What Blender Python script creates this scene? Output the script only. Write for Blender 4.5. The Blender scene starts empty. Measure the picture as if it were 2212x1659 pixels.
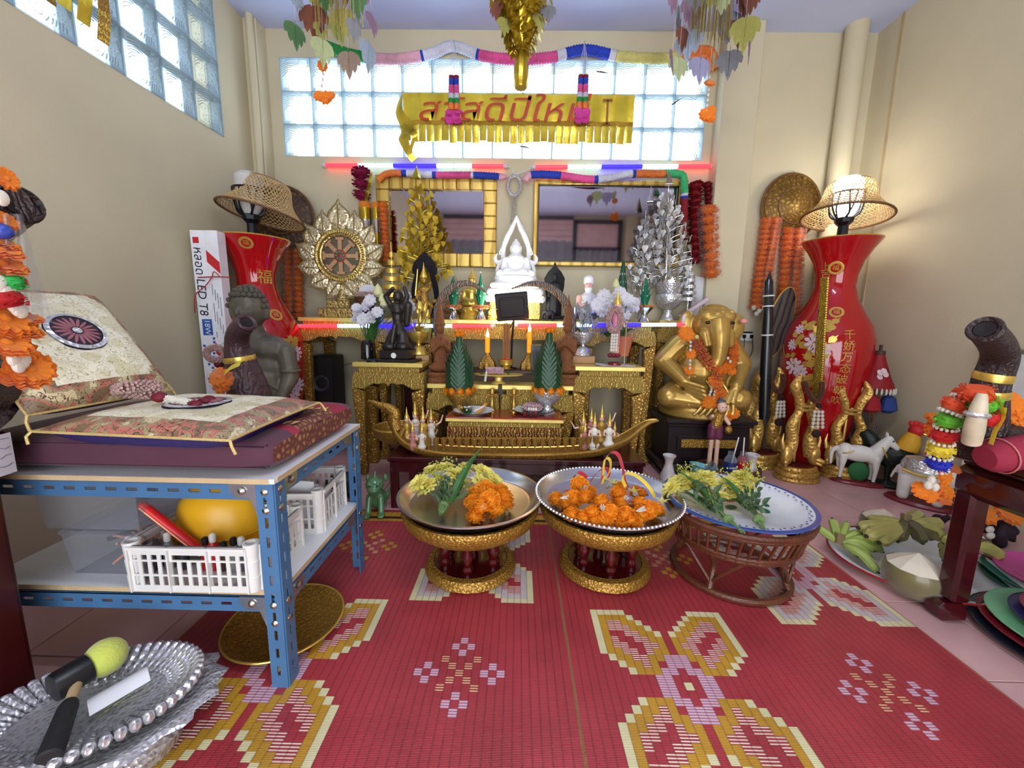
import bpy, math, random
from mathutils import Vector as V, Matrix, Euler, noise
random.seed(7)
pi=math.pi; rad=math.radians; sin=math.sin; cos=math.cos
S=bpy.context.scene; COL=S.collection
F, PW, PH=870.0, 2212, 1659
PITCH, YAW, ROLL, CAMH=8.85, 0.71, 0.93, 0.90
cd=bpy.data.cameras.new('camera'); cam=bpy.data.objects.new('camera', cd); COL.objects.link(cam)
cd.sensor_fit='HORIZONTAL'; cd.sensor_width=36.0; cd.lens=F/PW*36.0; cd.clip_start=.02
CM=Matrix.Rotation(rad(YAW), 3, 'Z')@Matrix.Rotation(rad(90-PITCH), 3, 'X')@Matrix.Rotation(rad(ROLL), 3, 'Z')
CL=V((0, 0, CAMH))
cam.matrix_world=Matrix.Translation(CL)@CM.to_4x4()
S.camera=cam
S.view_settings.view_transform='Standard'; S.view_settings.look='None'
S.view_settings.gamma=1.0; S.view_settings.use_curve_mapping= False
S.view_settings.exposure=0.45
wd=bpy.data.worlds.new('overcast_sky'); S.world=wd; wd.use_nodes= True
wb=wd.node_tree.nodes['Background']; wb.inputs[0].default_value=(.86, .93, 1.0, 1); wb.inputs[1].default_value=4.6
S.cycles.use_denoising= True
S.cycles.max_bounces=10; S.cycles.transparent_max_bounces=24; S.cycles.sample_clamp_indirect=6.0
S.cycles.caustics_reflective= False; S.cycles.caustics_refractive= False
def portal(name, loc, rot, sx, sy):
 l=bpy.data.lights.new(name, 'AREA'); l.shape='RECTANGLE'; l.size=sx; l.size_y=sy
 l.cycles.is_portal= True
 o=bpy.data.objects.new(name, l); COL.objects.link(o); o.location=loc; o.rotation_euler=rot
 return o
def P(x, y, Y= None, Z= None, X= None):
 d=CM@V(((x-PW/2)/F, -(y-PH/2)/F, -1))
 if Y is not None:t=(Y-CL.y)/d.y
 elif Z is not None:t=(Z-CL.z)/d.z
 else:t=(X-CL.x)/d.x
 return CL+d*t
def mpp(p):
 return -(CM.transposed()@(V(p)-CL)).z/F
def lin(c):
 if isinstance(c, str):c=tuple(int(c[i:i+2], 16) for i in (0, 2, 4))
 return tuple(((v/255)/12.92 if v/255<=.04045 else ((v/255+.055)/1.055)**2.4) for v in c[:3])
MATS={}
def mat(name, col, rough=.5, metal=0., bump=0., bs=60., var=.10, vs=9., spec=.5, em= None, es=0., trans=0., alpha=1., coat=0., tex='noise', col2= None, cs= None, sub=0., ior=1.45, trl=0., sheen=0., dist=.004):
 """procedural principled material: colour with noise variation (or a second colour in a texture), bump relief"""
 if name in MATS: return MATS[name]
 m=bpy.data.materials.new(name); MATS[name]=m; m.use_nodes= True
 nt=m.node_tree; N=nt.nodes; L=nt.links; b=N['Principled BSDF']
 tc=N.new('ShaderNodeTexCoord'); c=lin(col)
 b.inputs['Roughness'].default_value=rough; b.inputs['Metallic'].default_value=metal
 b.inputs['Specular IOR Level'].default_value=spec; b.inputs['IOR'].default_value=ior
 b.inputs['Transmission Weight'].default_value=trans; b.inputs['Alpha'].default_value=alpha
 b.inputs['Coat Weight'].default_value=coat; b.inputs['Coat Roughness'].default_value=.08
 if sheen:b.inputs['Sheen Weight'].default_value=sheen
 if sub:b.inputs['Subsurface Weight'].default_value=sub; b.inputs['Subsurface Radius'].default_value=(.01, .006, .004)
 def texture(kind, scale):
  if kind=='voronoi':
   t=N.new('ShaderNodeTexVoronoi'); t.inputs['Scale'].default_value=scale; o=t.outputs['Distance']
  elif kind=='cells':
   t=N.new('ShaderNodeTexVoronoi'); t.feature='DISTANCE_TO_EDGE'; t.inputs['Scale'].default_value=scale; o=t.outputs['Distance']
  elif kind=='wave':
   t=N.new('ShaderNodeTexWave'); t.inputs['Scale'].default_value=scale; t.inputs['Distortion'].default_value=6; t.inputs['Detail'].default_value=2; t.inputs['Detail Scale'].default_value=2.2; o=t.outputs['Fac']
  elif kind=='grain':
   t=N.new('ShaderNodeTexWave'); t.inputs['Scale'].default_value=scale; t.inputs['Distortion'].default_value=3; t.inputs['Detail'].default_value=3; o=t.outputs['Fac']
  elif kind=='rings':
   t=N.new('ShaderNodeTexWave'); t.wave_type='RINGS'; t.inputs['Scale'].default_value=scale; t.inputs['Distortion'].default_value=14; t.inputs['Detail'].default_value=1.5; t.inputs['Detail Scale'].default_value=1.0; o=t.outputs['Fac']
  elif kind=='brickz':
   t=N.new('ShaderNodeTexWave'); t.bands_direction='Z'; t.inputs['Scale'].default_value=scale; o=t.outputs['Fac']
  elif kind=='bandy':
   t=N.new('ShaderNodeTexWave'); t.bands_direction='Y'; t.inputs['Scale'].default_value=scale; o=t.outputs['Fac']
  else:
   t=N.new('ShaderNodeTexNoise'); t.inputs['Scale'].default_value=scale; t.inputs['Detail'].default_value=3; o=t.outputs['Fac']
  L.new(tc.outputs['Object'], t.inputs['Vector']); return o
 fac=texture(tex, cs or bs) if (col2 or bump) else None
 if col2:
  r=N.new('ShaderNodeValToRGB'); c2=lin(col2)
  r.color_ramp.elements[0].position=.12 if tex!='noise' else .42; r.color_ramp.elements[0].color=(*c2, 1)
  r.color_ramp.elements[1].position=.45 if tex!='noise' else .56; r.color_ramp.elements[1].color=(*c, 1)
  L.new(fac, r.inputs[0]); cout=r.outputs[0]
 else:
  n=texture('noise', vs); r=N.new('ShaderNodeValToRGB')
  r.color_ramp.elements[0].position=.3; r.color_ramp.elements[1].position=.7
  r.color_ramp.elements[0].color=(*[max(0, v*(1-var)) for v in c], 1); r.color_ramp.elements[1].color=(*[min(1, v*(1+var)) for v in c], 1)
  L.new(n, r.inputs[0]); cout=r.outputs[0]
 L.new(cout, b.inputs['Base Color'])
 if bump:
  bt=fac if (cs is None or cs==bs) else texture(tex, bs)
  bp=N.new('ShaderNodeBump'); bp.inputs['Strength'].default_value=bump; bp.inputs['Distance'].default_value=dist
  L.new(bt, bp.inputs['Height']); L.new(bp.outputs[0], b.inputs['Normal'])
 if em:
  b.inputs['Emission Color'].default_value=(*lin(em), 1); b.inputs['Emission Strength'].default_value=es
 if trl:
  out=N['Material Output']; t=N.new('ShaderNodeBsdfTranslucent'); mx=N.new('ShaderNodeMixShader')
  L.new(cout, t.inputs[0]); mx.inputs[0].default_value=trl
  L.new(b.outputs[0], mx.inputs[1]); L.new(t.outputs[0], mx.inputs[2]); L.new(mx.outputs[0], out.inputs[0])
 return m
def clear(name, col, op=.2, rough=.05, mul=.5):
 """thin clear plastic or glass: transparent with a glossy skin"""
 if name in MATS: return MATS[name]
 m=bpy.data.materials.new(name); MATS[name]=m; m.use_nodes= True
 nt=m.node_tree; N=nt.nodes; L=nt.links; N.remove(N['Principled BSDF']); out=N['Material Output']
 tr=N.new('ShaderNodeBsdfTransparent'); tr.inputs[0].default_value=(*lin(col), 1)
 gl=N.new('ShaderNodeBsdfPrincipled'); gl.inputs['Base Color'].default_value=(*lin(col), 1); gl.inputs['Roughness'].default_value=rough
 tc=N.new('ShaderNodeTexCoord'); no=N.new('ShaderNodeTexNoise'); no.inputs['Scale'].default_value=35
 bp=N.new('ShaderNodeBump'); bp.inputs['Strength'].default_value=.25; bp.inputs['Distance'].default_value=.004
 L.new(tc.outputs['Object'], no.inputs['Vector']); L.new(no.outputs[0], bp.inputs['Height']); L.new(bp.outputs[0], gl.inputs['Normal'])
 fr=N.new('ShaderNodeLayerWeight'); fr.inputs[0].default_value=.25
 ma=N.new('ShaderNodeMath'); ma.operation='ADD'; ma.inputs[1].default_value=op; ma.use_clamp= True
 L.new(fr.outputs['Facing'], ma.inputs[0]); mu=N.new('ShaderNodeMath'); mu.operation='MULTIPLY'; mu.inputs[1].default_value=mul
 L.new(ma.outputs[0], mu.inputs[0])
 mx=N.new('ShaderNodeMixShader'); L.new(mu.outputs[0], mx.inputs[0]); L.new(tr.outputs[0], mx.inputs[1]); L.new(gl.outputs[0], mx.inputs[2])
 L.new(mx.outputs[0], out.inputs[0]); return m
def rz(a): return Matrix.Rotation(rad(a), 4, 'Z')
def rx(a): return Matrix.Rotation(rad(a), 4, 'X')
def ry(a): return Matrix.Rotation(rad(a), 4, 'Y')
def T(*p): return Matrix.Translation(V(p[0]) if len(p)==1 else V(p))
def SC(x, y= None, z= None): return Matrix.Diagonal((x, x if y is None else y, x if z is None else z, 1))
def aim(p, q):
 d=V(q)-V(p); return Matrix.Translation(V(p))@d.to_track_quat('Z', 'Y').to_matrix().to_4x4()
class MB:
 def __init__(s):s.v=[]; s.f=[]; s.m=[]; s.k=0
 def add(s, vs, fs, M= None, k= None):
  n=len(s.v); s.v+=[tuple(M@V(p)) if M else tuple(p) for p in vs]
  s.f+=[tuple(i+n for i in f) for f in fs]; s.m+=[s.k if k is None else k]*len(fs); return s
 def box(s, c, d, M= None, bev=0., k= None):
  x, y, z=(a/2 for a in d); b=min(bev, .49*min(d)); cx, cy, cz=c
  if b<=0:
   vs=[(cx+i*x, cy+j*y, cz+l*z) for i in (-1, 1) for j in (-1, 1) for l in (-1, 1)]
   return s.add(vs, [(0, 1, 3, 2), (4, 6, 7, 5), (0, 4, 5, 1), (2, 3, 7, 6), (0, 2, 6, 4), (1, 5, 7, 3)], M, k)
  vs=[]; ix={}
  for i in (-1, 1):
   for j in (-1, 1):
    for l in (-1, 1):
     for a in range(3):
      ix[i, j, l, a]=len(vs)
      vs.append((cx+i*(x-(b if a!=0 else 0)), cy+j*(y-(b if a!=1 else 0)), cz+l*(z-(b if a!=2 else 0))))
  fs=[]
  for q in (-1, 1):
   o=[(-1, -1), (1, -1), (1, 1), (-1, 1)]; o=o if q>0 else o[::-1]
   fs.append(tuple(ix[q, j, l, 0] for j, l in o)); fs.append(tuple(ix[j, q, l, 1] for j, l in o[::-1])); fs.append(tuple(ix[j, l, q, 2] for j, l in o))
  for j in (-1, 1):
   for l in (-1, 1):
    fs.append((ix[-1, j, l, 1], ix[1, j, l, 1], ix[1, j, l, 2], ix[-1, j, l, 2]))
    fs.append((ix[j, -1, l, 0], ix[j, 1, l, 0], ix[j, 1, l, 2], ix[j, -1, l, 2]))
    fs.append((ix[j, l, -1, 0], ix[j, l, 1, 0], ix[j, l, 1, 1], ix[j, l, -1, 1]))
  for i in (-1, 1):
   for j in (-1, 1):
    for l in (-1, 1):fs.append(tuple(ix[i, j, l, a] for a in range(3)))
  return s.add(vs, fs, M, k)
 def surf(s, fn, nu, nv, cu= False, cv= False, M= None, k= None):
  vs=[fn(i/nu, j/nv) for j in range(nv if cv else nv+1) for i in range(nu if cu else nu+1)]
  w=nu if cu else nu+1; h=nv if cv else nv+1
  fs=[(j*w+i, j*w+(i+1)%w, ((j+1)%h)*w+(i+1)%w, ((j+1)%h)*w+i) for j in range(nv) for i in range(nu)]
  return s.add(vs, fs, M, k)
 def lathe(s, pr, n=24, M= None, c=(0, 0, 0), sx=1, sy=1, cap= True, k= None, rip= None):
  """profile [(r,z)..] turned about Z; rip(angle, t) scales the radius"""
  vs=[]; cx, cy, cz=c
  for a, (r, z) in enumerate(pr):
   for i in range(n):
    an=2*pi*i/n; q=r*(rip(an, a/max(1, len(pr)-1)) if rip else 1)
    vs.append((cx+q*cos(an)*sx, cy+q*sin(an)*sy, cz+z))
  fs=[(a*n+i, a*n+(i+1)%n, (a+1)*n+(i+1)%n, (a+1)*n+i) for a in range(len(pr)-1) for i in range(n)]
  if cap:fs+=[tuple(range(n))[::-1], tuple((len(pr)-1)*n+i for i in range(n))]
  return s.add(vs, fs, M, k)
 def tube(s, pts, r, n=8, M= None, cap= True, closed= False, k= None, flat=1.):
  pts=[V(p) for p in pts]; m=len(pts); rr=r if isinstance(r, (list, tuple)) else [r]*m
  up= None; vs=[]
  for i, p in enumerate(pts):
   a=pts[(i-1)%m] if (closed or i>0) else p; b=pts[(i+1)%m] if (closed or i<m-1) else p
   d=(b-a).normalized() if (b-a).length>1e-9 else V((0, 0, 1))
   if up is None:up=d.orthogonal().normalized()
   up=(up-d*up.dot(d)); up=up.normalized() if up.length>1e-6 else d.orthogonal().normalized()
   w=d.cross(up)
   for q in range(n):
    an=2*pi*q/n; vs.append(p+(up*cos(an)*flat+w*sin(an))*rr[i])
  e=m if closed else m-1
  fs=[(i*n+q, i*n+(q+1)%n, ((i+1)%m)*n+(q+1)%n, ((i+1)%m)*n+q) for i in range(e) for q in range(n)]
  if cap and not closed:fs+=[tuple(range(n))[::-1], tuple((m-1)*n+q for q in range(n))]
  return s.add(vs, fs, M, k)
 def ball(s, c, r, n=14, m=9, M= None, k= None, R= None):
  r=(r, r, r) if not isinstance(r, (tuple, list)) else r; vs=[(0, 0, -1)]
  for j in range(1, m):
   t=-pi/2+pi*j/m
   vs+=[(cos(t)*cos(2*pi*i/n), cos(t)*sin(2*pi*i/n), sin(t)) for i in range(n)]
  vs.append((0, 0, 1)); L_=len(vs)-1
  fs=[(0, 1+(i+1)%n, 1+i) for i in range(n)]
  fs+=[(1+(j-1)*n+i, 1+(j-1)*n+(i+1)%n, 1+j*n+(i+1)%n, 1+j*n+i) for j in range(1, m-1) for i in range(n)]
  fs+=[(1+(m-2)*n+i, 1+(m-2)*n+(i+1)%n, L_) for i in range(n)]
  Q=T(c)@(R or Matrix())@SC(*r)
  return s.add(vs, fs, (M@Q) if M else Q, k)
 def cap(s, p, q, r0, r1= None, n=10, k= None, M= None):
  r1=r0 if r1 is None else r1; p=V(p); q=V(q); d=q-p; l=max(d.length, 1e-6)
  pr=[(r0*cos(a), -r0*sin(a)) for a in (1.5, 1.0, .5)]+[(r0, 0), (r1, l)]+[(r1*cos(a), l+r1*sin(a)) for a in (.5, 1.0, 1.5)]
  Q=aim(p, q); return s.lathe(pr, n, (M@Q) if M else Q, k=k)
 def prism(s, poly, h, M= None, k= None, bev=0.):
  """polygon in local XZ, thickness h along Y, optional chamfer"""
  n=len(poly)
  if bev:
   cx=sum(p[0] for p in poly)/n; cz=sum(p[1] for p in poly)/n
   inn=[]
   for i in range(n):
    a=V(poly[i-1]); b=V(poly[i]); c=V(poly[(i+1)%n]); e1=(b-a).normalized(); e2=(c-b).normalized()
    nn=V((-(e1.y+e2.y), e1.x+e2.x)); nn=nn.normalized() if nn.length>1e-6 else V((cx-b.x, cz-b.y)).normalized()
    inn.append((b.x+nn.x*bev, b.y+nn.y*bev))
   vs=[(x, -h/2, z) for x, z in inn]+[(x, -h/2+bev, z) for x, z in poly]+[(x, h/2-bev, z) for x, z in poly]+[(x, h/2, z) for x, z in inn]
   fs=[tuple(range(n)), tuple(3*n+i for i in range(n))[::-1]]
   for r_ in range(3):fs+=[(r_*n+i, (r_+1)*n+i, (r_+1)*n+(i+1)%n, r_*n+(i+1)%n) for i in range(n)]
   return s.add(vs, fs, M, k)
  vs=[(x, -h/2, z) for x, z in poly]+[(x, h/2, z) for x, z in poly]
  fs=[tuple(range(n)), tuple(range(n, 2*n))[::-1]]+[(i, n+i, n+(i+1)%n, (i+1)%n) for i in range(n)]
  return s.add(vs, fs, M, k)
 def ribbon(s, pts, w, side=(0, 1, 0), M= None, k= None, th=.0006):
  pts=[V(p) for p in pts]; sd=V(side); ws=w if isinstance(w, (list, tuple)) else [w]*len(pts)
  a=[p+sd*ws[i]/2 for i, p in enumerate(pts)]; b=[p-sd*ws[i]/2 for i, p in enumerate(pts)]
  n=len(pts); return s.add(a+b, [(i, i+1, n+i+1, n+i) for i in range(n-1)], M, k)
 def mesh(s, name, mats, smooth= True, ang=38):
  me=bpy.data.meshes.new(name); me.from_pydata(s.v, [], s.f)
  for m in (mats if isinstance(mats, (list, tuple)) else [mats]):me.materials.append(m)
  if any(s.m):me.polygons.foreach_set('material_index', s.m)
  me.validate(clean_customdata= False)
  if smooth:
   me.polygons.foreach_set('use_smooth', [True]*len(me.polygons)); me.set_sharp_from_angle(angle=rad(ang))
  me.update(); return me
 def build(s, name, mats, parent= None, M= None, smooth= True, ang=38, label= None, vox=0, sm=3, kind= None):
  return obj(name, s.mesh(name, mats, smooth, ang), parent, M, label, vox, sm, kind)
def obj(name, me, parent= None, M= None, label= None, vox=0, sm=3, kind= None):
 o=bpy.data.objects.new(name, me); COL.objects.link(o)
 if parent is not None:o.parent=parent
 if M is not None:o.matrix_local=M
 if label:o['label']=label
 if kind:o['kind']=kind
 if vox:
  r=o.modifiers.new('sculpt', 'REMESH'); r.mode='VOXEL'; r.voxel_size=vox; r.use_smooth_shade= True
  if sm:q=o.modifiers.new('soften', 'SMOOTH'); q.iterations=sm; q.factor=.5
 return o
def thing(name, label, cat, loc=(0, 0, 0), rot=0, group= None, M= None):
 o=bpy.data.objects.new(name, None); COL.objects.link(o); o.empty_display_size=.05
 o.location=loc; o.rotation_euler=(0, 0, rad(rot))
 if M is not None:o.matrix_world=M
 return tag(o, label, cat, group)
def tag(o, label= None, cat= None, group= None, kind= None):
 if label:o['label']=label
 if cat:o['category']=cat
 if group:o['group']=group
 if kind:o['kind']=kind
 return o
def struct(o, label= None):
 o['kind']='structure'
 if label:o['label']=label
 return o
def copy_tree(o, parent= None, label= None):
 c=o.copy(); COL.objects.link(c); c.parent=parent
 if label:c['label']=label
 for ch in list(o.children):copy_tree(ch, c)
 return c
def text(s, size, mt, parent, M, name='lettering', ext=.0006, shear=0., align='CENTER', sx=1., label= None):
 cu=bpy.data.curves.new(name, 'FONT'); cu.body=s; cu.size=size; cu.extrude=ext; cu.shear=shear
 cu.align_x=align; cu.align_y='CENTER'; cu.resolution_u=3
 tmp=bpy.data.objects.new('tmp_text', cu); COL.objects.link(tmp)
 me=bpy.data.meshes.new_from_object(tmp.evaluated_get(bpy.context.evaluated_depsgraph_get()))
 bpy.data.objects.remove(tmp); bpy.data.curves.remove(cu); me.materials.clear(); me.materials.append(mt)
 return obj(name, me, parent, M@SC(sx, 1, 1), label)
def rnd(a, b): return random.uniform(a, b)
def arc(c, r, a0, a1, n, ax='xz', rb= None):
 o=[]; rb=r if rb is None else rb
 for i in range(n+1):
  a=rad(a0+(a1-a0)*i/n); u, w=r*cos(a), rb*sin(a)
  o.append((c[0]+u, c[1], c[2]+w) if ax=='xz' else ((c[0]+u, c[1]+w, c[2]) if ax=='xy' else (c[0], c[1]+u, c[2]+w)))
 return o
def spline(pts, n=6):
 p=[V(q) for q in pts]; p=[p[0]]+p+[p[-1]]; o=[]
 for i in range(1, len(p)-2):
  for j in range(n):
   t=j/n; a, b, c, d=p[i-1], p[i], p[i+1], p[i+2]
   o.append(.5*((2*b)+(c-a)*t+(2*a-5*b+4*c-d)*t*t+(3*b-a-3*c+d)*t**3))
 return o+[p[-2]]
def lerpr(rs, n):
 o=[]
 for i in range(n):
  t=i/(n-1)*(len(rs)-1); a=min(int(t), len(rs)-2); o.append(rs[a]+(rs[a+1]-rs[a])*(t-a))
 return o
# ================================================================ setting
YB, XL, XR, ZC, YF=2.91, -1.76, 2.26, 2.75, -1.75
YR=2.97
wall_m=mat('wall_cream', (204, 193, 162), .75, bump=.35, bs=90, var=.05, vs=2.2, dist=.002)
ceil_m=mat('ceiling_paint', (196, 207, 244), .7, bump=.1, bs=40, var=.03, vs=1.5)
pink_tile=mat('pink_floor_tile', (214, 168, 166), .28, var=.09, vs=5, bump=.03, bs=30)
grout_m=mat('tile_grout', (140, 104, 100), .8)
frame_blue=mat('dark_blue_frame', (40, 46, 62), .45)
grey_cloth=mat('grey_curtain', (150, 150, 158), .8, bump=.4, bs=25, tex='grain')
pink_board=mat('pink_board', (222, 186, 184), .5)
def glassblock():
 m=bpy.data.materials.new('wavy_glass_block'); MATS['glassblock']=m; m.use_nodes= True
 nt=m.node_tree; N=nt.nodes; L=nt.links; N.remove(N['Principled BSDF']); out=N['Material Output']
 tc=N.new('ShaderNodeTexCoord')
 w=N.new('ShaderNodeTexWave'); w.wave_type='RINGS'; w.rings_direction='Y'; w.inputs['Scale'].default_value=26; w.inputs['Distortion'].default_value=5; w.inputs['Detail'].default_value=0; w.inputs['Detail Scale'].default_value=.6
 mp=N.new('ShaderNodeMapping'); mp.inputs['Location'].default_value=(.03, 0, .05); L.new(tc.outputs['Object'], mp.inputs[0]); L.new(mp.outputs[0], w.inputs['Vector'])
 v=N.new('ShaderNodeTexVoronoi'); v.inputs['Scale'].default_value=70; L.new(tc.outputs['Object'], v.inputs['Vector'])
 no=N.new('ShaderNodeTexNoise'); no.inputs['Scale'].default_value=9; no.inputs['Detail'].default_value=0; L.new(tc.outputs['Object'], no.inputs['Vector'])
 st=N.new('ShaderNodeMath'); st.operation='GREATER_THAN'; st.inputs[1].default_value=.53; L.new(no.outputs[0], st.inputs[0])
 mx=N.new('ShaderNodeMix'); L.new(st.outputs[0], mx.inputs[0]); L.new(w.outputs['Fac'], mx.inputs[2]); L.new(v.outputs['Distance'], mx.inputs[3])
 bp=N.new('ShaderNodeBump'); bp.inputs['Strength'].default_value=.9; bp.inputs['Distance'].default_value=.006; L.new(mx.outputs[0], bp.inputs['Height'])
 rp=N.new('ShaderNodeValToRGB'); rp.color_ramp.elements[0].position=.02; rp.color_ramp.elements[0].color=(.06, .085, .10, 1); rp.color_ramp.elements[1].position=.30; rp.color_ramp.elements[1].color=(.88, .94, 1, 1)
 L.new(mx.outputs[0], rp.inputs[0])
 tr=N.new('ShaderNodeBsdfTransparent'); L.new(rp.outputs[0], tr.inputs[0])
 gl=N.new('ShaderNodeBsdfGlossy'); gl.inputs['Roughness'].default_value=.12; gl.inputs[0].default_value=(.9, .95, 1, 1); L.new(bp.outputs[0], gl.inputs['Normal'])
 tl=N.new('ShaderNodeBsdfTranslucent'); tl.inputs[0].default_value=(.8, .9, .97, 1); L.new(bp.outputs[0], tl.inputs['Normal'])
 m1=N.new('ShaderNodeMixShader'); m1.inputs[0].default_value=.18; L.new(tr.outputs[0], m1.inputs[1]); L.new(tl.outputs[0], m1.inputs[2])
 lw=N.new('ShaderNodeFresnel'); lw.inputs[0].default_value=1.35; L.new(bp.outputs[0], lw.inputs['Normal'])
 m2=N.new('ShaderNodeMixShader'); L.new(lw.outputs[0], m2.inputs[0]); L.new(m1.outputs[0], m2.inputs[1]); L.new(gl.outputs[0], m2.inputs[2])
 L.new(m2.outputs[0], out.inputs[0]); return m
block_m=glassblock()
rim_m=clear('glass_block_rim', (214, 225, 231), .25, .1)
def wall_with_hole(name, axis, at, a0, a1, z0, z1, hole, th, side):
 """thick wall in plane x=at or y=at, faces room at `at`, grows away by th*side; hole=(h0,h1,k0,k1) or None"""
 mb=MB()
 def bx(u0, u1, w0, w1):
  if u1-u0<1e-4 or w1-w0<1e-4: return
  c=((u0+u1)/2, at+side*th/2, (w0+w1)/2); d=(u1-u0, th, w1-w0)
  if axis=='x':c=(c[1], c[0], c[2]); d=(th, u1-u0, w1-w0)
  mb.box(c, d)
 if hole:
  h0, h1, k0, k1=hole
  bx(a0, h0, z0, z1); bx(h1, a1, z0, z1); bx(h0, h1, z0, k0); bx(h0, h1, k1, z1)
 else:bx(a0, a1, z0, z1)
 return struct(mb.build(name, wall_m, smooth= False))
p0=P(592, 122, Y=YB); p1=P(1526, 344, Y=YB)
BW=14*.2; bx0=(p0.x+p1.x)/2-BW/2; bz0=P(1060, 342, Y=YB).z; BHt=.6
XCOL=P(1570, 300, Y=YB).x
wall_with_hole('wall_back', 'y', YB, XL-.2, XR+.3, 0, ZC, (bx0, bx0+BW, bz0, bz0+BHt), .16, 1)
pa=P(483, 297, X=XL); lz0=pa.z; ly1=pa.y; LN=9; LROW=4
wall_with_hole('wall_left', 'x', XL, YF-.2, YB+.2, 0, ZC, (ly1-LN*.2, ly1, lz0, min(lz0+LROW*.2, ZC-.03)), .16, -1)
wall_with_hole('wall_right', 'x', XR, YF-.2, YB+.2, 0, ZC, None, .16, 1)
wall_with_hole('wall_front', 'y', YF, XL-.2, XR+.2, 0, ZC, (-1.35, 1.75, 0, 1.95), .12, -1)
struct(MB().box(((XL+XR)/2, (YF+YB)/2, ZC+.06), (XR-XL+.5, YB-YF+.5, .12)).build('ceiling', ceil_m, smooth= False))
fl=struct(MB().box(((XL+XR)/2, (YF+YB)/2, -.055), (XR-XL+.5, YB-YF+.5, .1)).build('floor', grout_m, smooth= False))
tile=MB().box((0, 0, 0), (.297, .297, .01), bev=.0012).mesh('floor_tile', pink_tile, smooth= False)
ty=P(1700, 1060, Z=0).y
for i in range(-7, 9):
 for j in range(-12, 8):
  x=.05+i*.3; y=ty+.15+j*.3
  if XL-.1<x<XR+.1 and YF-.1<y<YB+.1:obj('tile', tile, fl, T(x, y, -.005))
def window(name, nx, nz, M):
 """glass block window: every block a part with a raised rim and a recessed wavy face"""
 w=bpy.data.objects.new(name, None); COL.objects.link(w); w.matrix_world=M; struct(w)
 mb=MB(); a=.0985; b=.082
 for s in (-1, 1):
  vs=[(-a, s*.034, -a), (a, s*.034, -a), (a, s*.034, a), (-a, s*.034, a), (-a+.006, s*.04, -a+.006), (a-.006, s*.04, -a+.006), (a-.006, s*.04, a-.006), (-a+.006, s*.04, a-.006), (-b, s*.036, -b), (b, s*.036, -b), (b, s*.036, b), (-b, s*.036, b)]
  mb.add(vs, [(i, (i+1)%4, 4+(i+1)%4, 4+i) for i in range(4)]+[(4+i, 4+(i+1)%4, 8+(i+1)%4, 8+i) for i in range(4)], k=1)
  if s<0:mb.add(vs[8:], [(0, 1, 2, 3)], k=0)
 mb.box((0, 0, -a), (2*a, .068, .002), k=1); mb.box((0, 0, a), (2*a, .068, .002), k=1); mb.box((-a, 0, 0), (.002, .068, 2*a), k=1); mb.box((a, 0, 0), (.002, .068, 2*a), k=1)
 me=mb.mesh('glass_block', [block_m, rim_m], smooth= False)
 for i in range(nx):
  for j in range(nz):obj('glass_block', me, w, T(.1+i*.2, 0, .1+j*.2))
 g=MB()
 for i in range(nx+1):g.box((i*.2, 0, nz*.1), (.004, .05, nz*.2))
 for j in range(nz+1):g.box((nx*.1, 0, j*.2), (nx*.2, .05, .004))
 g.build('mortar_joint', mat('mortar', (185, 196, 204), .8), w, smooth= False)
 return w
w1=window('window_1', 14, 3, T(bx0, YB+.03, bz0)); tag(w1, 'long band of wavy glass blocks above the altar')
w2=window('window_2', LN, LROW, T(XL-.03, ly1-LN*.2, lz0)@rz(90)); tag(w2, 'high band of grey wavy glass blocks along the side wall')
struct(MB().box((XL-1.1, .5, 1.6), (.1, 7, 3.6)).build('wall_outside_added', mat('added_wall', (205, 206, 204), .8), smooth= False))  # added wall outside, blocks the sky so the side window looks greyer
portal('portal_window', (bx0+BW/2, YB+.12, bz0+.3), (rad(-90), 0, 0), BW, .6)
portal('portal_door', (.2, YF-.1, .98), (rad(90), 0, 0), 3.1, 1.95)
def colbox(name, x0, x1, y0, y1, z0=0, z1=ZC, m=wall_m):
 return struct(MB().box(((x0+x1)/2, (y0+y1)/2, (z0+z1)/2), (x1-x0, y1-y0, z1-z0), bev=.004).build(name, m, smooth= False))
colbox('trim_1', XL, P(553, 65, Y=YB-.1).x, YB-.1, YB)
cy=2.80; colbox('trim_2', P(1575, 60, Y=cy).x, P(1655, 60, Y=cy).x, cy, YB)
xp=P(548, 200, Y=2.78).x
tag(MB().tube([(xp, 2.79, 0), (xp, 2.79, ZC)], .022, 12).build('drain_pipe', wall_m), 'thin cream pipe running up the corner beside the dharma wheel', 'pipe')
xq=P(1822, 300, Y=2.84).x
pp=MB().tube([(xq, 2.845, 0), (xq, 2.845, ZC)], .062, 20)
tag(pp.build('drain_pipe', wall_m), 'thick cream drain pipe standing in the corner behind the lit lamp', 'pipe')
ys=P(1930, 200, X=XR).y
struct(MB().box((XR-.003, ys, ZC/2), (.006, .016, ZC)).build('trim_3', mat('seam_strip', (186, 166, 128), .8), smooth= False))
fz=MB()
for k in range(4):fz.box((-.2, YF+.012, 2.36+k*.098), (2.3, .02, .092), bev=.004)
struct(fz.build('trim_4', pink_board, smooth= False))
fr=MB()
for x in (.98, 1.78):fr.box((x, YF+.02, 2.28), (.07, .04, .8))
fr.box((1.38, YF+.02, 2.66), (.86, .04, .07)); fr.box((1.38, YF+.02, 2.2), (.86, .04, .06))
struct(fr.build('trim_5', frame_blue, smooth= False))
struct(MB().box((-.2, YF+.02, 2.72), (2.3, .05, .07)).build('trim_6', frame_blue, smooth= False))
struct(MB().box((1.38, YF+.008, 2.43), (.74, .012, .4)).build('trim_7', pink_board, smooth= False))
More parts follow.
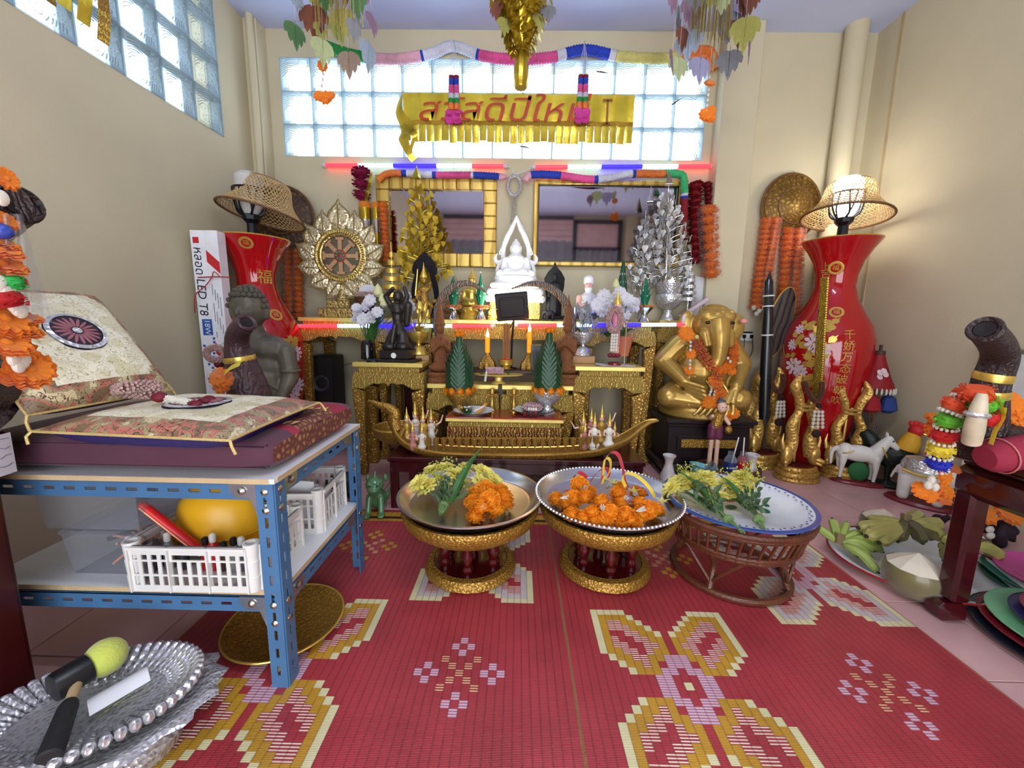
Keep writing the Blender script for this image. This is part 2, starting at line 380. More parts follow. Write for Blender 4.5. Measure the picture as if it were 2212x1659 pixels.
cu=MB().surf(lambda u, v:(-1.35+2.3*u, YF+.03+.015*sin(u*90), 1.93+.40*v), 120, 1)
struct(cu.build('trim_8', grey_cloth))
cu=MB().surf(lambda u, v:(1.0+.75*u, YF+.03+.015*sin(u*40), 1.93+.25*v), 60, 1)
struct(cu.build('trim_9', grey_cloth))
colbox('trim_10', 1.86, 2.06, YF, YF+.12)
tube_white=mat('fluorescent_tube', (255, 255, 255), .4, em=(248, 251, 255), es=80)
met_white=mat('white_enamel', (235, 235, 232), .35)
for i, (x, y) in enumerate(((.1, .35), )):
 t=thing('ceiling_lamp', ('fluorescent ceiling lamp over the mat', 'fluorescent ceiling lamp by the doorway')[i], 'lamp', (x, y, ZC))
 MB().box((0, 0, -.02), (1.24, .06, .04), bev=.006).build('housing', met_white, t, smooth= False)
 MB().tube([(-.6, 0, -.062), (.6, 0, -.062)], .016, 12).build('tube', tube_white, t)
 for s in (-1, 1):MB().box((s*.61, 0, -.055), (.02, .035, .045)).build('end_cap', met_white, t, smooth= False)
# ================================================================ shared materials
gold=mat('bright_gold', (226, 190, 92), .28, .7, bump=.12, bs=40, var=.12)
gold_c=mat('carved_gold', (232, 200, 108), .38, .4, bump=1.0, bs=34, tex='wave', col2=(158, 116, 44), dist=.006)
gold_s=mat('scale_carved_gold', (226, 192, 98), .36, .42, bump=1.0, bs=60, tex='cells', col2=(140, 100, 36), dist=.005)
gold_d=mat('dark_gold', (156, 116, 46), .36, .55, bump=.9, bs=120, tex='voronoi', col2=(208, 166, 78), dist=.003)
silver=mat('polished_silver', (208, 208, 212), .18, 1., bump=.05, bs=30, var=.08)
silver_c=mat('embossed_silver', (216, 216, 220), .28, .7, bump=.8, bs=85, tex='voronoi', col2=(168, 166, 170), dist=.003)
brass=mat('brass', (204, 162, 80), .25, .7, var=.12)
white_p=mat('white_plaster', (240, 240, 240), .4, bump=.15, bs=40, var=.03)
paper_m=mat('white_paper', (236, 236, 242), .7, trl=.2)
black_m=mat('black_plastic', (22, 22, 24), .35)
black_w=mat('black_carved_wood', (38, 30, 28), .4, bump=.3, bs=30, var=.3)
wood_b=mat('brown_carved_wood', (156, 98, 58), .42, bump=.7, bs=70, tex='wave', col2=(74, 36, 18), dist=.004)
redlac=mat('dark_red_lacquer', (62, 12, 18), .22, coat=.4, var=.2)
marig=mat('marigold_orange', (246, 150, 22), .7, trl=.25, var=.16, vs=30)
fabor=mat('fabric_orange', (244, 138, 24), .7, trl=.3, var=.14, vs=22, sheen=.3)
mred=mat('dark_rose', (110, 14, 34), .6, trl=.15, var=.25, vs=30)
leafg=mat('leaf_green', (62, 108, 48), .45, trl=.25, var=.25, vs=20)
dkleaf=mat('banana_leaf_green', (36, 72, 44), .4, trl=.1, var=.2, vs=20)
yel=mat('chrysanthemum_yellow', (252, 238, 132), .6, trl=.25, var=.1, vs=25)
jas=mat('jasmine_white', (240, 234, 222), .6, trl=.3, var=.06)
crown=mat('dried_crown_flower', (188, 152, 146), .8, bump=.6, bs=160, col2=(120, 84, 84), tex='voronoi', cs=110, dist=.004)
foil_g=mat('gold_foil', (206, 176, 58), .22, .8, bump=.5, bs=22, var=.18, trl=.22)
foil_s=mat('silver_foil', (206, 206, 204), .16, .9, bump=.4, bs=22, var=.15, trl=.12)
film=clear('clear_film', (246, 246, 250), .04, .12)
string_m=mat('string', (196, 190, 180), .8)
# ================================================================ shared flower meshes
def marigold_mesh(m, name='marigold_head'):
 mb=MB().ball((0, 0, 0), (.72, .72, .6), 10, 7); random.seed(3)
 for ring, (el, n) in enumerate(((-35, 13), (-12, 15), (10, 15), (32, 13), (54, 10), (75, 6))):
  for i in range(n):
   a=2*pi*(i+.5*(ring%2))/n+rnd(-.1, .1); e=rad(el+rnd(-8, 8)); r1=rnd(.92, 1.06)
   d=V((cos(a)*cos(e), sin(a)*cos(e), sin(e)*.85)); t=V((-sin(a), cos(a), 0)); u=d.cross(t)
   b=d*.62; w=.19
   mb.add([b-t*.06, b+t*.06, d*r1+t*w+u*rnd(-.06, .06), d*(r1*1.04)+u*rnd(.0, .14), d*r1-t*w+u*rnd(-.06, .06)], [(0, 1, 2, 3, 4)])
 return mb.mesh(name, m)
MARI=marigold_mesh(marig)
def disc_mesh(m, name):
 mb=MB()
 for k, (r, z, ph) in enumerate(((1., 0, 0), (.92, .10, .4), (.8, .2, .9))):
  mb.lathe([(.05, z), (r*.55, z+.03), (r, z+.12)], 40, cap= False, rip= lambda a, t, p=ph:1+.09*t*sin(9*a+p)+.05*t*sin(23*a))
  for i, v in enumerate(mb.v[-40:]):mb.v[len(mb.v)-40+i]=(v[0], v[1], v[2]+.07*sin(i*1.9+k))
 mb.ball((0, 0, .2), (.25, .25, .14), 8, 5)
 return mb.mesh(name, m)
FDISC=disc_mesh(fabor, 'cloth_flower'); CLOTH=marigold_mesh(fabor, 'puffed_cloth_flower')
def mum_mesh(name='chrysanthemum_head'):
 mb=MB(); random.seed(5)
 for k, (n, r, el) in enumerate(((17, 1., 8), (15, .88, 26), (11, .65, 48))):
  for i in range(n):
   a=2*pi*(i+.4*k)/n; e=rad(el+rnd(-9, 9)); w=.15; R_=r*rnd(.92, 1.05)
   d=V((cos(a), sin(a), 0)); t=V((-sin(a), cos(a), 0)); z=V((0, 0, 1))
   def q(s, side, cup): return d*(R_*s*cos(e))+z*(R_*s*sin(e)+cup-.12*s*s)+t*side
   mb.add([q(.12, 0, 0), q(.5, -w*.8, .03), q(.5, w*.8, .03), q(.5, 0, 0), q(.85, -w, .03), q(.85, w, .03), q(.85, 0, 0), q(1, 0, .0)], [(0, 3, 1), (0, 2, 3), (1, 3, 6, 4), (3, 2, 5, 6), (4, 6, 7), (6, 5, 7)], k=0)
 mb.ball((0, 0, .14), (.2, .2, .12), 8, 5, k=1)
 return mb.mesh(name, [yel, mat('mum_centre', (196, 176, 60), .7)])
MUM=mum_mesh()
def bead_string(mb, pts, r, gap=2.0, k= None, el=1.25):
 pts=[V(p) for p in pts]
 for a, b in zip(pts[:-1], pts[1:]):
  d=(b-a).length; n=max(1, int(d/(r*gap)))
  for i in range(n):mb.ball(a+(b-a)*((i+.5)/n), (r, r, r*el), 7, 5, k=k)
 return mb
def hang(name, parent, me, pts, r, sc_z=1., jig=12):
 """a row of flower parts along a path, each turned along the path"""
 pts=[V(p) for p in pts]
 for i, p in enumerate(pts):
  a=pts[max(0, i-1)]; b=pts[min(len(pts)-1, i+1)]; d=(b-a)
  q=d.to_track_quat('Z', 'Y').to_matrix().to_4x4() if d.length>1e-6 else Matrix()
  obj(name, me, parent, T(p)@q@rz(rnd(0, 360))@rx(rnd(-jig, jig))@SC(r, r, r*sc_z))
def along(pts, step):
 pts=[V(p) for p in pts]; o=[pts[0]]; acc=0
 for a, b in zip(pts[:-1], pts[1:]):
  d=(b-a).length; t=step-acc
  while t<=d:o.append(a+(b-a)*(t/d)); t+=step
  acc=d-(t-step)
 return o
# ================================================================ paper garlands along the wall
LEI=dict(blue=(36, 62, 176), pink=(226, 86, 150), lpink=(232, 176, 190), white=(214, 214, 226), green=(46, 150, 70), yellow=(214, 204, 120), orange=(240, 128, 60), red=(140, 24, 36), sea=(70, 190, 120))
def leim(c): return mat('paper_garland_'+c, LEI[c], .75, bump=.9, bs=55, tex='voronoi', var=.2, dist=.006, trl=.15)
def lei(label, pts, segs, r):
 o=thing('paper_garland', label, 'garland', pts[0]); o0=V(pts[0])
 sp=along(spline(pts, 10), .0085); n=len(sp); tot=sum(w for c, w in segs); i0=0; acc=0
 for c, w in segs:
  acc+=w; i1=int(round(acc/tot*(n-1)))
  if i1-i0<2:i1=min(n-1, i0+2)
  pp=[p-o0 for p in sp[i0:i1+1]]
  if len(pp)>=2:MB().tube(pp, [r*(1+.09*(-1)**j+rnd(-.03, .03)) for j in range(len(pp))], 14).build('segment', leim(c), o, ang=80)
  i0=i1
 return o
Yw=2.875
W_= lambda *a, Y=Yw:[P(x, y, Y=Y) for x, y in a]
lei('long paper garland of pink, white and blue rings along the top of the glass blocks', W_((705, 100), (760, 118), (840, 128), (925, 118), (978, 100), (1040, 120), (1110, 128), (1190, 124), (1262, 108), (1340, 122), (1440, 126), (1500, 112), (1535, 115), (1542, 150)), [('green', 9), ('lpink', 12), ('blue', .8), ('white', 12), ('blue', .8), ('pink', 17), ('white', 2), ('blue', 9.5), ('white', 1.5), ('yellow', 14), ('orange', 10)], .030)
lei('thin paper garland over the plank-framed mirror, orange to blue', W_((818, 390), (835, 376), (870, 374), (940, 378), (1020, 378), (1083, 382), (1090, 388), Y=2.835), [('orange', 6), ('blue', 1), ('white', 6), ('blue', 1), ('pink', 8), ('white', .6), ('blue', 6), ('lpink', 1.4)], .021)
lei('paper garland over the thin gold mirror hanging down its side', W_((1135, 392), (1146, 378), (1200, 378), (1285, 388), (1360, 376), (1420, 376), (1465, 376), (1477, 388), (1478, 440), (1476, 520), Y=2.83), [('lpink', 2), ('blue', 7), ('pink', 8), ('blue', 1), ('white', 8), ('blue', .8), ('orange', 7), ('sea', 8), ('white', .7), ('blue', .7), ('red', 9)], .024)
# ================================================================ colour tube lights
led_red=mat('led_red', (255, 60, 70), .4, em=(255, 42, 52), es=2.6)
led_white=mat('led_white', (225, 245, 255), .4, em=(170, 225, 255), es=2.6)
led_blue=mat('led_blue', (40, 40, 255), .4, em=(24, 14, 255), es=6.0)
cap_m=mat('tube_cap', (214, 208, 204), .4)
def led(label, p, q, segs, r=.013):
 p=V(p); q=V(q); t=thing('led_tube_light', label, 'light', p, group='colour-changing tube lights'); d=q-p
 tot=sum(w for c, w in segs); a=0
 for c, w in segs:
  b=a+w/tot; MB().tube([d*a, d*b], r, 14, cap= False).build('glowing_section', c, t); a=b
 u=d.normalized()
 for s, e in ((-1, 0.), (1, 1.)):MB().lathe([(r*1.15, 0), (r*1.15, .022), (r*.8, .026), (.003, .026), (.003, .034)], 14, aim(d*e, d*e+u*s)).build('end_cap', cap_m, t)
 for e in (.28, .72):MB().lathe([(r*1.2, -.004), (r*1.2, .004)], 14, aim(d*e, d*e+u), cap= False).build('clip', clear('clip_clear', (220, 220, 230), .3), t)
 return t
Yt=2.88
R_, Wt, B_=led_red, led_white, led_blue
led('tube light glowing red, white and blue on the wall above the plank-framed mirror', P(704, 357, Y=Yt), P(1088, 359, Y=Yt), [(R_, 72), (Wt, 78), (B_, 96), (Wt, 78), (R_, 70)])
led('tube light glowing red, white and blue on the wall above the thin gold mirror', P(1156, 361, Y=Yt), P(1535, 359, Y=Yt), [(R_, 70), (Wt, 72), (B_, 88), (Wt, 76), (R_, 70)])
Ye=2.485
led('tube light glowing red and blue along the altar edge before the dharma wheel', P(648, 704, Y=Ye), P(1060, 704, Y=Ye), [(R_, 80), (Wt, 85), (B_, 80), (Wt, 75), (R_, 80)], .011)
led('tube light glowing red and blue along the altar edge before the hermit figure', P(1118, 703, Y=Ye), P(1492, 701, Y=Ye), [(R_, 80), (Wt, 70), (B_, 100), (Wt, 70), (R_, 30)], .011)
wire=MB().tube(spline([P(1088, 360, Y=Yt), P(1103, 362, Y=2.87), P(1112, 375, Y=2.87), P(1128, 372, Y=2.87), P(1150, 362, Y=Yt)], 6), .003, 6)
tag(wire.build('cable', mat('white_cable', (225, 225, 225), .5)), 'short white cable joining the two wall tube lights', 'cable')
# ================================================================ mirrors
mir=mat('old_mirror', (176, 168, 172), .04, 1., var=.05, vs=6, bump=.0)
plank_gold=mat('gold_plank', (216, 184, 96), .35, .4, bump=.3, bs=4, tex='grain', col2=(182, 144, 62), dist=.003)
def mirror(label, x0, x1, y0, y1, fw, planks):
 a=P(x0, y1, Y=2.86); b=P(x1, y0, Y=2.86); w=b.x-a.x; h=b.z-a.z
 t=thing('wall_mirror', label, 'mirror', ((a.x+b.x)/2, 2.885, a.z))
 MB().box((0, .006, h/2), (w-fw, .008, h-fw)).build('glass', mir, t, smooth= False)
 MB().box((0, .014, h/2), (w, .01, h)).build('back_board', wood_b, t, smooth= False)
 if planks:
  for s in (-1, 1):
   for j in range(planks):
    MB().box((s*(w-fw)/2, -.012+rnd(0, .006), fw+(h-2*fw)*(j+.5)/planks), (fw, .025, (h-2*fw)/planks-.003), bev=.005).build('plank', plank_gold, t)
  nx=planks+2; lw=w-2*fw
  for z in (fw/2, h-fw/2):
   for i in range(nx):MB().box((-lw/2+lw*(i+.5)/nx, -.012+rnd(0, .006), z), (lw/nx-.003, .025, fw), bev=.005).build('plank', plank_gold, t)
   for s in (-1, 1):
    for d in (0, 1):
     o=1 if z>fw else -1; ox=s*w/2; oz=h if z>fw else 0
     tri=[(ox, oz), (ox-s*fw, oz), (ox-s*fw, oz-o*fw)] if d else [(ox, oz), (ox-s*fw, oz-o*fw), (ox, oz-o*fw)]
     if (s*o>0)==bool(d): pass
     MB().prism(tri if s*o*(1 if d else -1)<0 else tri[::-1], .024, T(0, -.012, 0)).build('plank', plank_gold, t, smooth= False)
 else:
  for s in (-1, 1):
   MB().box((s*(w-fw)/2, -.008, h/2), (fw, .026, h), bev=.006).build('frame_bar', plank_gold, t)
   MB().box((0, -.008, h/2+s*(h-fw)/2), (w, .025, fw), bev=.006).build('frame_bar', plank_gold, t)
   MB().box((s*(w/2-fw-.004), .0, h/2), (.008, .012, h-2*fw)).build('inner_edge', black_m, t, smooth= False)
   MB().box((0, .0, h/2+s*(h/2-fw-.004)), (w-2*fw, .012, .008)).build('inner_edge', black_m, t, smooth= False)
 return t
mirror('mirror in a wide frame of short gold planks', 817, 1073, 380, 573, .088, 5)
mirror('mirror in a thin plain gold frame', 1150, 1480, 390, 573, .030, 0)
# ================================================================ gold new-year banner
by=2.80; c00=P(872, 268, Y=by); c11=P(1371, 205, Y=by); c0b=P(890, 306, Y=by)
bw=c11.x-c00.x; bh=c11.z-c00.z; fr_h=c00.z-c0b.z
t=thing('banner', 'gold foil banner with red lettering hung across the glass blocks', 'banner', (c00.x, by, c00.z))
MB().surf(lambda u, v:(bw*u, .006*sin(u*60)*(1-v*.5), bh*v), 80, 4).build('sheet', foil_g, t)
foil_b=mat('banner_border_print', (150, 106, 30), .3, .7, bump=.4, bs=60, tex='wave', col2=(206, 170, 60))
MB().surf(lambda u, v:(bw*u, -.003+.006*sin(u*60), -.005+.03*v), 80, 1).build('printed_border', foil_b, t)
ns=30
for i in range(ns):
 x0=bw*i/ns; w=bw/ns*rnd(.86, .98); l=fr_h*rnd(.94, 1.04); sw=rnd(-.012, .012)
 MB().surf(lambda u, v:(x0+w*u, sw*v*v-.004*sin(u*pi), -l*v), 2, 3).build('fringe_strip', foil_g, t)
red_ink=mat('red_ink', (178, 62, 28), .5)
text('สวัสดีปีใหม่', .19, red_ink, t, T(bw*.43, -.014, bh*.42)@rx(90), shear=.2, sx=1.32)
MB().box((bw*.885, -.01, bh*.42), (.012, .002, bh*.75)).box((bw*.885, -.01, bh*.8), (.06, .002, .014)).box((bw*.885, -.01, bh*.06), (.05, .002, .012)).build('printed_candle', mat('brown_ink', (140, 84, 24), .5), t, smooth= False)
tw=[P(868, 205, Y=by), P(862, 240, Y=by-.03), P(880, 275, Y=by-.05), P(872, 300, Y=by-.04), P(890, 345, Y=by-.03)]
MB().ribbon([p-V((c00.x, by, c00.z)) for p in spline(tw, 5)], lerpr([.02, .07, .13, .10, .03], 21), (.8, -.6, .0)).build('twisted_end', foil_g, t)
MB().ribbon([p-V((c00.x, by, c00.z)) for p in spline([P(868, 270, Y=by-.06), P(895, 290, Y=by-.07), P(885, 330, Y=by-.06), P(895, 346, Y=by-.05)], 5)], .045, (.7, .2, .6)).build('twisted_end', foil_g, t)
q0=P(150, 20, X=XL+.06); q1=P(245, 95, X=XL+.06)
t=thing('banner', 'gold foil banner end hung over the grey glass blocks of the side wall', 'banner', (XL+.06, q1.y, q1.z))
MB().surf(lambda u, v:(.01*sin(u*20), -.75*u, .22+.33*v-.02*u), 30, 3).build('sheet', foil_g, t)
for i in range(12):
 y0=-.062*i; w=.05; l=rnd(.18, .25)
 MB().surf(lambda u, v:(.012*sin(v*3+i)-.02*v, y0-w*u, .22-l*v), 1, 4).build('fringe_strip', foil_g if i%3 else foil_b, t)
# ================================================================ foil leaf mobiles
def leaf_mesh(m, name='foil_leaf'):
 half=[(0, 0), (.10, -.06), (.26, -.02), (.42, .06), (.50, .26), (.47, .48), (.36, .44), (.33, .62), (.24, .78), (.15, .66), (.10, .86), (0, 1.08)]
 pts=[(x, .10*abs(x)**1.2, -z) for x, z in half]+[(-x, .10*abs(x)**1.2, -z) for x, z in half[-2:0:-1]]
 mb=MB().add(pts, [tuple(range(12)), (0, )+tuple(range(11, 22))])
 mb.tube([(0, -.004, .16), (0, -.006, -.9)], .012, 5)
 return mb.mesh(name, m, smooth= True, ang=60)
LM={k:mat('foil_leaf_'+k, c, .3, .45, bump=.5, bs=14, tex='wave', trl=.35, var=.1) for k, c in dict(brown=(132, 78, 60), green=(96, 134, 84), olive=(180, 178, 96), pale=(196, 204, 150), tan=(176, 150, 132), blue=(176, 190, 206), grey=(150, 150, 154), mauve=(176, 140, 160), lav=(168, 164, 196)).items()}
LMESH={k:leaf_mesh(m) for k, m in LM.items()}
tinsel=mat('tinsel', (186, 162, 84), .25, .8, trl=.2)
def mobile(label, cx, Y, leaves, x0, x1, ylow, dens):
 top=P(cx, 60, Y=Y); top.z=ZC
 t=thing('foil_leaf_mobile', label, 'mobile', top, group='foil leaf mobiles hanging from the ceiling')
 MB().lathe([(.01, 0), (.14, -.01), (.14, -.025), (.01, -.02)], 20).build('hanging_ring', gold, t)
 mb=MB()
 for i in range(dens):
  x=rnd(x0, x1); yy=ylow-abs(rnd(-50, 50))-30*abs((x-cx)/(x1-x0)); dy=rnd(-.12, .12)
  p=P(x, yy, Y=Y+dy)-top; r=rnd(.0006, .0016)
  mb.tube([(p.x*.6, p.y*.8, -.015), (p.x, p.y, p.z*.5), tuple(p)], r, 3)
 mb.build('tinsel_strand', tinsel, t, kind='stuff')
 for x, y, s, c, rot in leaves:
  dy=rnd(-.12, .12); p=P(x, y-s*.5, Y=Y+dy); sc=mpp(p)*s
  obj('foil_leaf', LMESH[c], t, T(p-top)@rz(rot)@rx(rnd(-8, 8))@SC(sc))
  MB().tube([tuple(V((p.x-top.x)*.7, ) if False else ((p.x-top.x)*.8, (p.y-top.y)*.8, -.01)), tuple(p-top+V((0, 0, .12*sc)))], .0007, 3).build('thread', string_m, t)
 return t
mo=mobile('foil leaf mobile with brown and green leaves hanging near the side window', 728, 2.0, [(675, 45, 62, 'brown', 10), (637, 78, 50, 'green', 60), (733, 55, 66, 'olive', -10), (697, 112, 52, 'pale', 50), (752, 138, 50, 'tan', 5), (797, 122, 56, 'blue', 70), (772, 14, 46, 'green', -20), (765, 66, 40, 'grey', 60), (690, 12, 44, 'olive', 40), (640, 2, 40, 'blue', 70), (803, 55, 44, 'mauve', 75), (700, -10, 50, 'green', 20), (745, -20, 60, 'brown', 0), (780, -14, 50, 'mauve', 20), (692, 70, 34, 'olive', 60)], 680, 785, 95, 90)
m2=mobile('foil leaf mobile with mauve and grey leaves hanging above the silver tree', 1535, 2.0, [(1497, 30, 58, 'mauve', 20), (1468, 45, 50, 'grey', 60), (1470, 72, 46, 'grey', 70), (1478, 84, 44, 'brown', 30), (1490, 100, 62, 'blue', -30), (1575, 58, 60, 'grey', -10), (1592, 78, 56, 'brown', 40), (1612, 70, 62, 'olive', -20), (1560, 8, 40, 'pale', 0), (1608, 16, 52, 'brown', 30), (1622, 112, 52, 'mauve', 60), (1577, 138, 54, 'grey', -20), (1513, 152, 52, 'lav', 10), (1466, 150, 50, 'pale', 15), (1452, 138, 48, 'mauve', 60), (1545, 140, 40, 'pale', 60), (1585, 30, 56, 'lav', 10), (1505, 0, 50, 'grey', 0), (1625, 0, 50, 'brown', 10), (1455, 0, 50, 'mauve', 40), (1535, -15, 60, 'olive', 0)], 1490, 1580, 110, 110)
def flowerfall(parent, pts, flowers):
 top=V(parent.location); pp=[P(x, y, Y=2.0)-top for x, y in pts]
 MB().tube([tuple(V((pp[0].x, pp[0].y, -.01)))]+[tuple(p) for p in pp], .0008, 4).build('thread', string_m, parent)
 bead_string(MB(), pp, .006, 3.5).build('jasmine_string', jas, parent)
 for x, y, s in flowers:p=P(x, y, Y=2.0); obj('cloth_flower', FDISC, parent, T(p-top)@rx(rnd(50, 120))@rz(rnd(0, 90))@SC(mpp(p)*s))
flowerfall(mo, [(700, 130), (698, 165), (692, 205), (706, 215)], [(697, 142, 11), (690, 208, 12), (704, 212, 14), (714, 208, 11)])
flowerfall(m2, [(1533, 160), (1530, 200), (1526, 245)], [(1532, 182, 12), (1524, 250, 15), (1532, 256, 13), (1536, 240, 10)])
gy=1.95; g0=P(1128, 20, Y=gy); t=thing('foil_bouquet', 'upside-down bouquet of crinkled gold foil hanging from the ceiling', 'bouquet', (g0.x, gy, ZC))
def gz(y): return P(1128, y, Y=gy).z-ZC
s_=mpp(g0)
random.seed(11); mb=MB()
for i in range(520):
 f=rnd(0, 1); y=-20+130*f; r=s_*(66-44*f)*rnd(.7, 1.08); a=rnd(0, 2*pi); z=gz(y); w=rnd(.006, .017)
 d=V((cos(a), sin(a), rnd(-.3, .3))); q=V((r*cos(a), r*sin(a), z)); tt=V((-sin(a), cos(a), rnd(-.5, .5)))
 mb.add([q, q+tt*w+d*w*.5, q+V((0, 0, -w*1.8))+d*w, q-tt*w-V((0, 0, w*.6))], [(0, 1, 2, 3)])
mb.build('foil_flakes', foil_g, t, kind='stuff')
MB().lathe([(.02*s_/.0022, gz(-60)), (s_*50, gz(-20)), (s_*46, gz(20)), (s_*31, gz(60)), (s_*15, gz(100)), (s_*9, gz(112))], 22, rip= lambda a, q:1+.10*sin(7*a)+.06*sin(17*a+q*9)).build('foil_cone', foil_g, t)
MB().lathe([(s_*7, gz(108)), (s_*12, gz(120)), (s_*16, gz(140)), (s_*16.5, gz(175)), (s_*13, gz(190)), (s_*4, gz(191))], 20, rip= lambda a, q:1+.08*sin(9*a)).build('tail', foil_g, t)
MB().lathe([(s_*8, gz(105)), (s_*9, gz(109)), (s_*8, gz(113))], 14).build('tie', gold_d, t)
MB().tube([(0, 0, 0), (0, 0, gz(-40))], .002, 5).build('cord', string_m, t)
for x, y, c in ((1072, 5, 'brown'), (1185, 12, 'grey'), (1165, 30, 'olive'), (1090, 40, 'olive')):
 p=P(x, y, Y=gy-.05)-V(t.location); obj('foil_leaf', LMESH[c], t, T(p)@rz(rnd(-40, 40))@SC(s_*34))
def sleeve_garland(label, x, y0, y1):
 Yg=2.78; a=P(x, y0, Y=Yg); s=mpp(a)
 t=thing('hanging_garland', label, 'garland', a, group='short garlands in clear sleeves')
 H_=(y1-y0)*s
 for dx in (-.35, .35):
  bands=[('pinkg', 'red', .42), ('b', 'blue', .5), ('r', 'pink', .6), ('w', 'white', .66), ('g', 'green', .72), ('o', 'orange', .8)]
  pz=-H_*.40;
  for nm, c, f in bands:
   q=-H_*(f+.02); MB().lathe([(s*5*(1+.12*(i%2))*(1+.25*f), pz+(q-pz)*i/6) for i in range(7)], 10, c=(dx*s*20*(.6+.4*f), 0, 0)).build('flower_band', leim(c), t); pz=q
  for i in range(3):
   obj('pink_flower', PDISC, t, T(dx*s*22+rnd(-.012, .012), rnd(-.01, .0), -H_*(.86+.05*i))@rx(70+rnd(-20, 20))@SC(s*10))
 MB().lathe([(.002, 0), (s*8, -H_*.2), (s*9, -H_*.42)], 12, cap= False).build('clear_sleeve', film, t)
 MB().tube([(0, 0, H_*.02), (0, 0, -H_*.4)], .0012, 5).build('cord', string_m, t)
 MB().tube([(0, .11, .006), (0, -.005, .006), (0, -.008, .0)], .0015, 5).build('hook', black_m, t)
 return t
PDISC=disc_mesh(mat('pink_cloth_flower', (226, 80, 170), .7, trl=.3), 'pink_cloth_flower')
sleeve_garland('small rainbow garland in a clear sleeve hanging beside the banner lettering start', 980, 92, 255)
sleeve_garland('small rainbow garland in a clear sleeve hanging over the banner lettering end', 1263, 92, 252)
gk=mat('gecko_grey', (70, 66, 64), .6, bump=.3, bs=120)
def gecko(label, x, y, rot, L_):
 p=P(x, y, Y=YB-.015); s=mpp(p)*L_
 mb=MB().tube([(-.5*s, 0, 0), (-.36*s, 0, 0), (-.3*s, 0, 0), (-.15*s, 0, .01*s), (.08*s, 0, 0), (.3*s, 0, -.03*s), (.55*s, 0, .03*s)], [.02*s, .055*s, .04*s, .055*s, .045*s, .022*s, .003*s], 7)
 for dx, dz in ((-.22, .14), (-.22, -.14), (.06, .14), (.06, -.14)):mb.tube([(dx*s, 0, 0), ((dx+.03)*s, 0, dz*.6*s), ((dx-.03)*s, 0, dz*s)], [.016*s, .012*s, .016*s], 5)
 tag(mb.build('gecko', gk, None, T(p)@ry(rot)), label, 'gecko')
gecko('small grey gecko clinging to the glass below the banner', 1136, 318, 8, 26)
gecko('small grey gecko clinging to the glass above the banner', 1302, 156, 6, 28)
gecko('thin grey gecko clinging to the glass past the banner end', 1462, 219, -35, 26)
# ================================================================ woven mats
def reed(name, col, col2= None, period=.0213):
 if name in MATS: return MATS[name]
 m=bpy.data.materials.new(name); MATS[name]=m; m.use_nodes= True
 nt=m.node_tree; N=nt.nodes; L=nt.links; b=N['Principled BSDF']; b.inputs['Roughness'].default_value=.33
 tc=N.new('ShaderNodeTexCoord')
 def wave(d, per):
  w=N.new('ShaderNodeTexWave'); w.bands_direction=d; w.inputs['Scale'].default_value=.31416/per; L.new(tc.outputs['Object'], w.inputs['Vector']); return w.outputs['Fac']
 sx=wave('X', period); sy=wave('Y', .0034)
 no=N.new('ShaderNodeTexNoise'); no.inputs['Scale'].default_value=6; no.inputs['Detail'].default_value=5; L.new(tc.outputs['Object'], no.inputs['Vector'])
 r=N.new('ShaderNodeValToRGB'); c=lin(col); r.color_ramp.elements[0].position=.3; r.color_ramp.elements[1].position=.72
 r.color_ramp.elements[0].color=(*[v*.82 for v in c], 1); r.color_ramp.elements[1].color=(*[min(1, v*1.15) for v in c], 1); L.new(no.outputs[0], r.inputs[0]); co=r.outputs[0]
 if col2:
  mx=N.new('ShaderNodeMix'); mx.data_type='RGBA'; g=N.new('ShaderNodeMath'); g.operation='GREATER_THAN'; g.inputs[1].default_value=.62
  L.new(wave('Y', .0071), g.inputs[0]); L.new(g.outputs[0], mx.inputs[0]); mx.inputs[6].default_value=(*lin(col2), 1); L.new(co, mx.inputs[7]); co=mx.outputs[2]
 dk=N.new('ShaderNodeValToRGB'); dk.color_ramp.elements[0].color=(.62, .62, .62, 1); dk.color_ramp.elements[1].position=.10; dk.color_ramp.elements[1].color=(1, 1, 1, 1); L.new(sx, dk.inputs[0])
 mu=N.new('ShaderNodeMix'); mu.data_type='RGBA'; mu.blend_type='MULTIPLY'; mu.inputs[0].default_value=1; L.new(co, mu.inputs[6]); L.new(dk.outputs[0], mu.inputs[7]); L.new(mu.outputs[2], b.inputs['Base Color'])
 ad=N.new('ShaderNodeMath'); ad.operation='MULTIPLY_ADD'; ad.inputs[1].default_value=.35; L.new(sy, ad.inputs[0]); L.new(dk.outputs[0], ad.inputs[2])
 bp=N.new('ShaderNodeBump'); bp.inputs['Strength'].default_value=.55; bp.inputs['Distance'].default_value=.002; L.new(ad.outputs[0], bp.inputs['Height']); L.new(bp.outputs[0], b.inputs['Normal'])
 return m
RD=(170, 56, 64)
mat_cols=[reed('reed_red', RD), reed('reed_cream', (226, 216, 168)), reed('reed_gold', (196, 146, 48)), reed('reed_striped', (240, 226, 206), RD), reed('reed_lilac', (214, 200, 216), (196, 120, 140)), reed('reed_pale', (204, 190, 190)), reed('reed_sand', (232, 206, 150), RD), reed('reed_black', (60, 36, 30))]
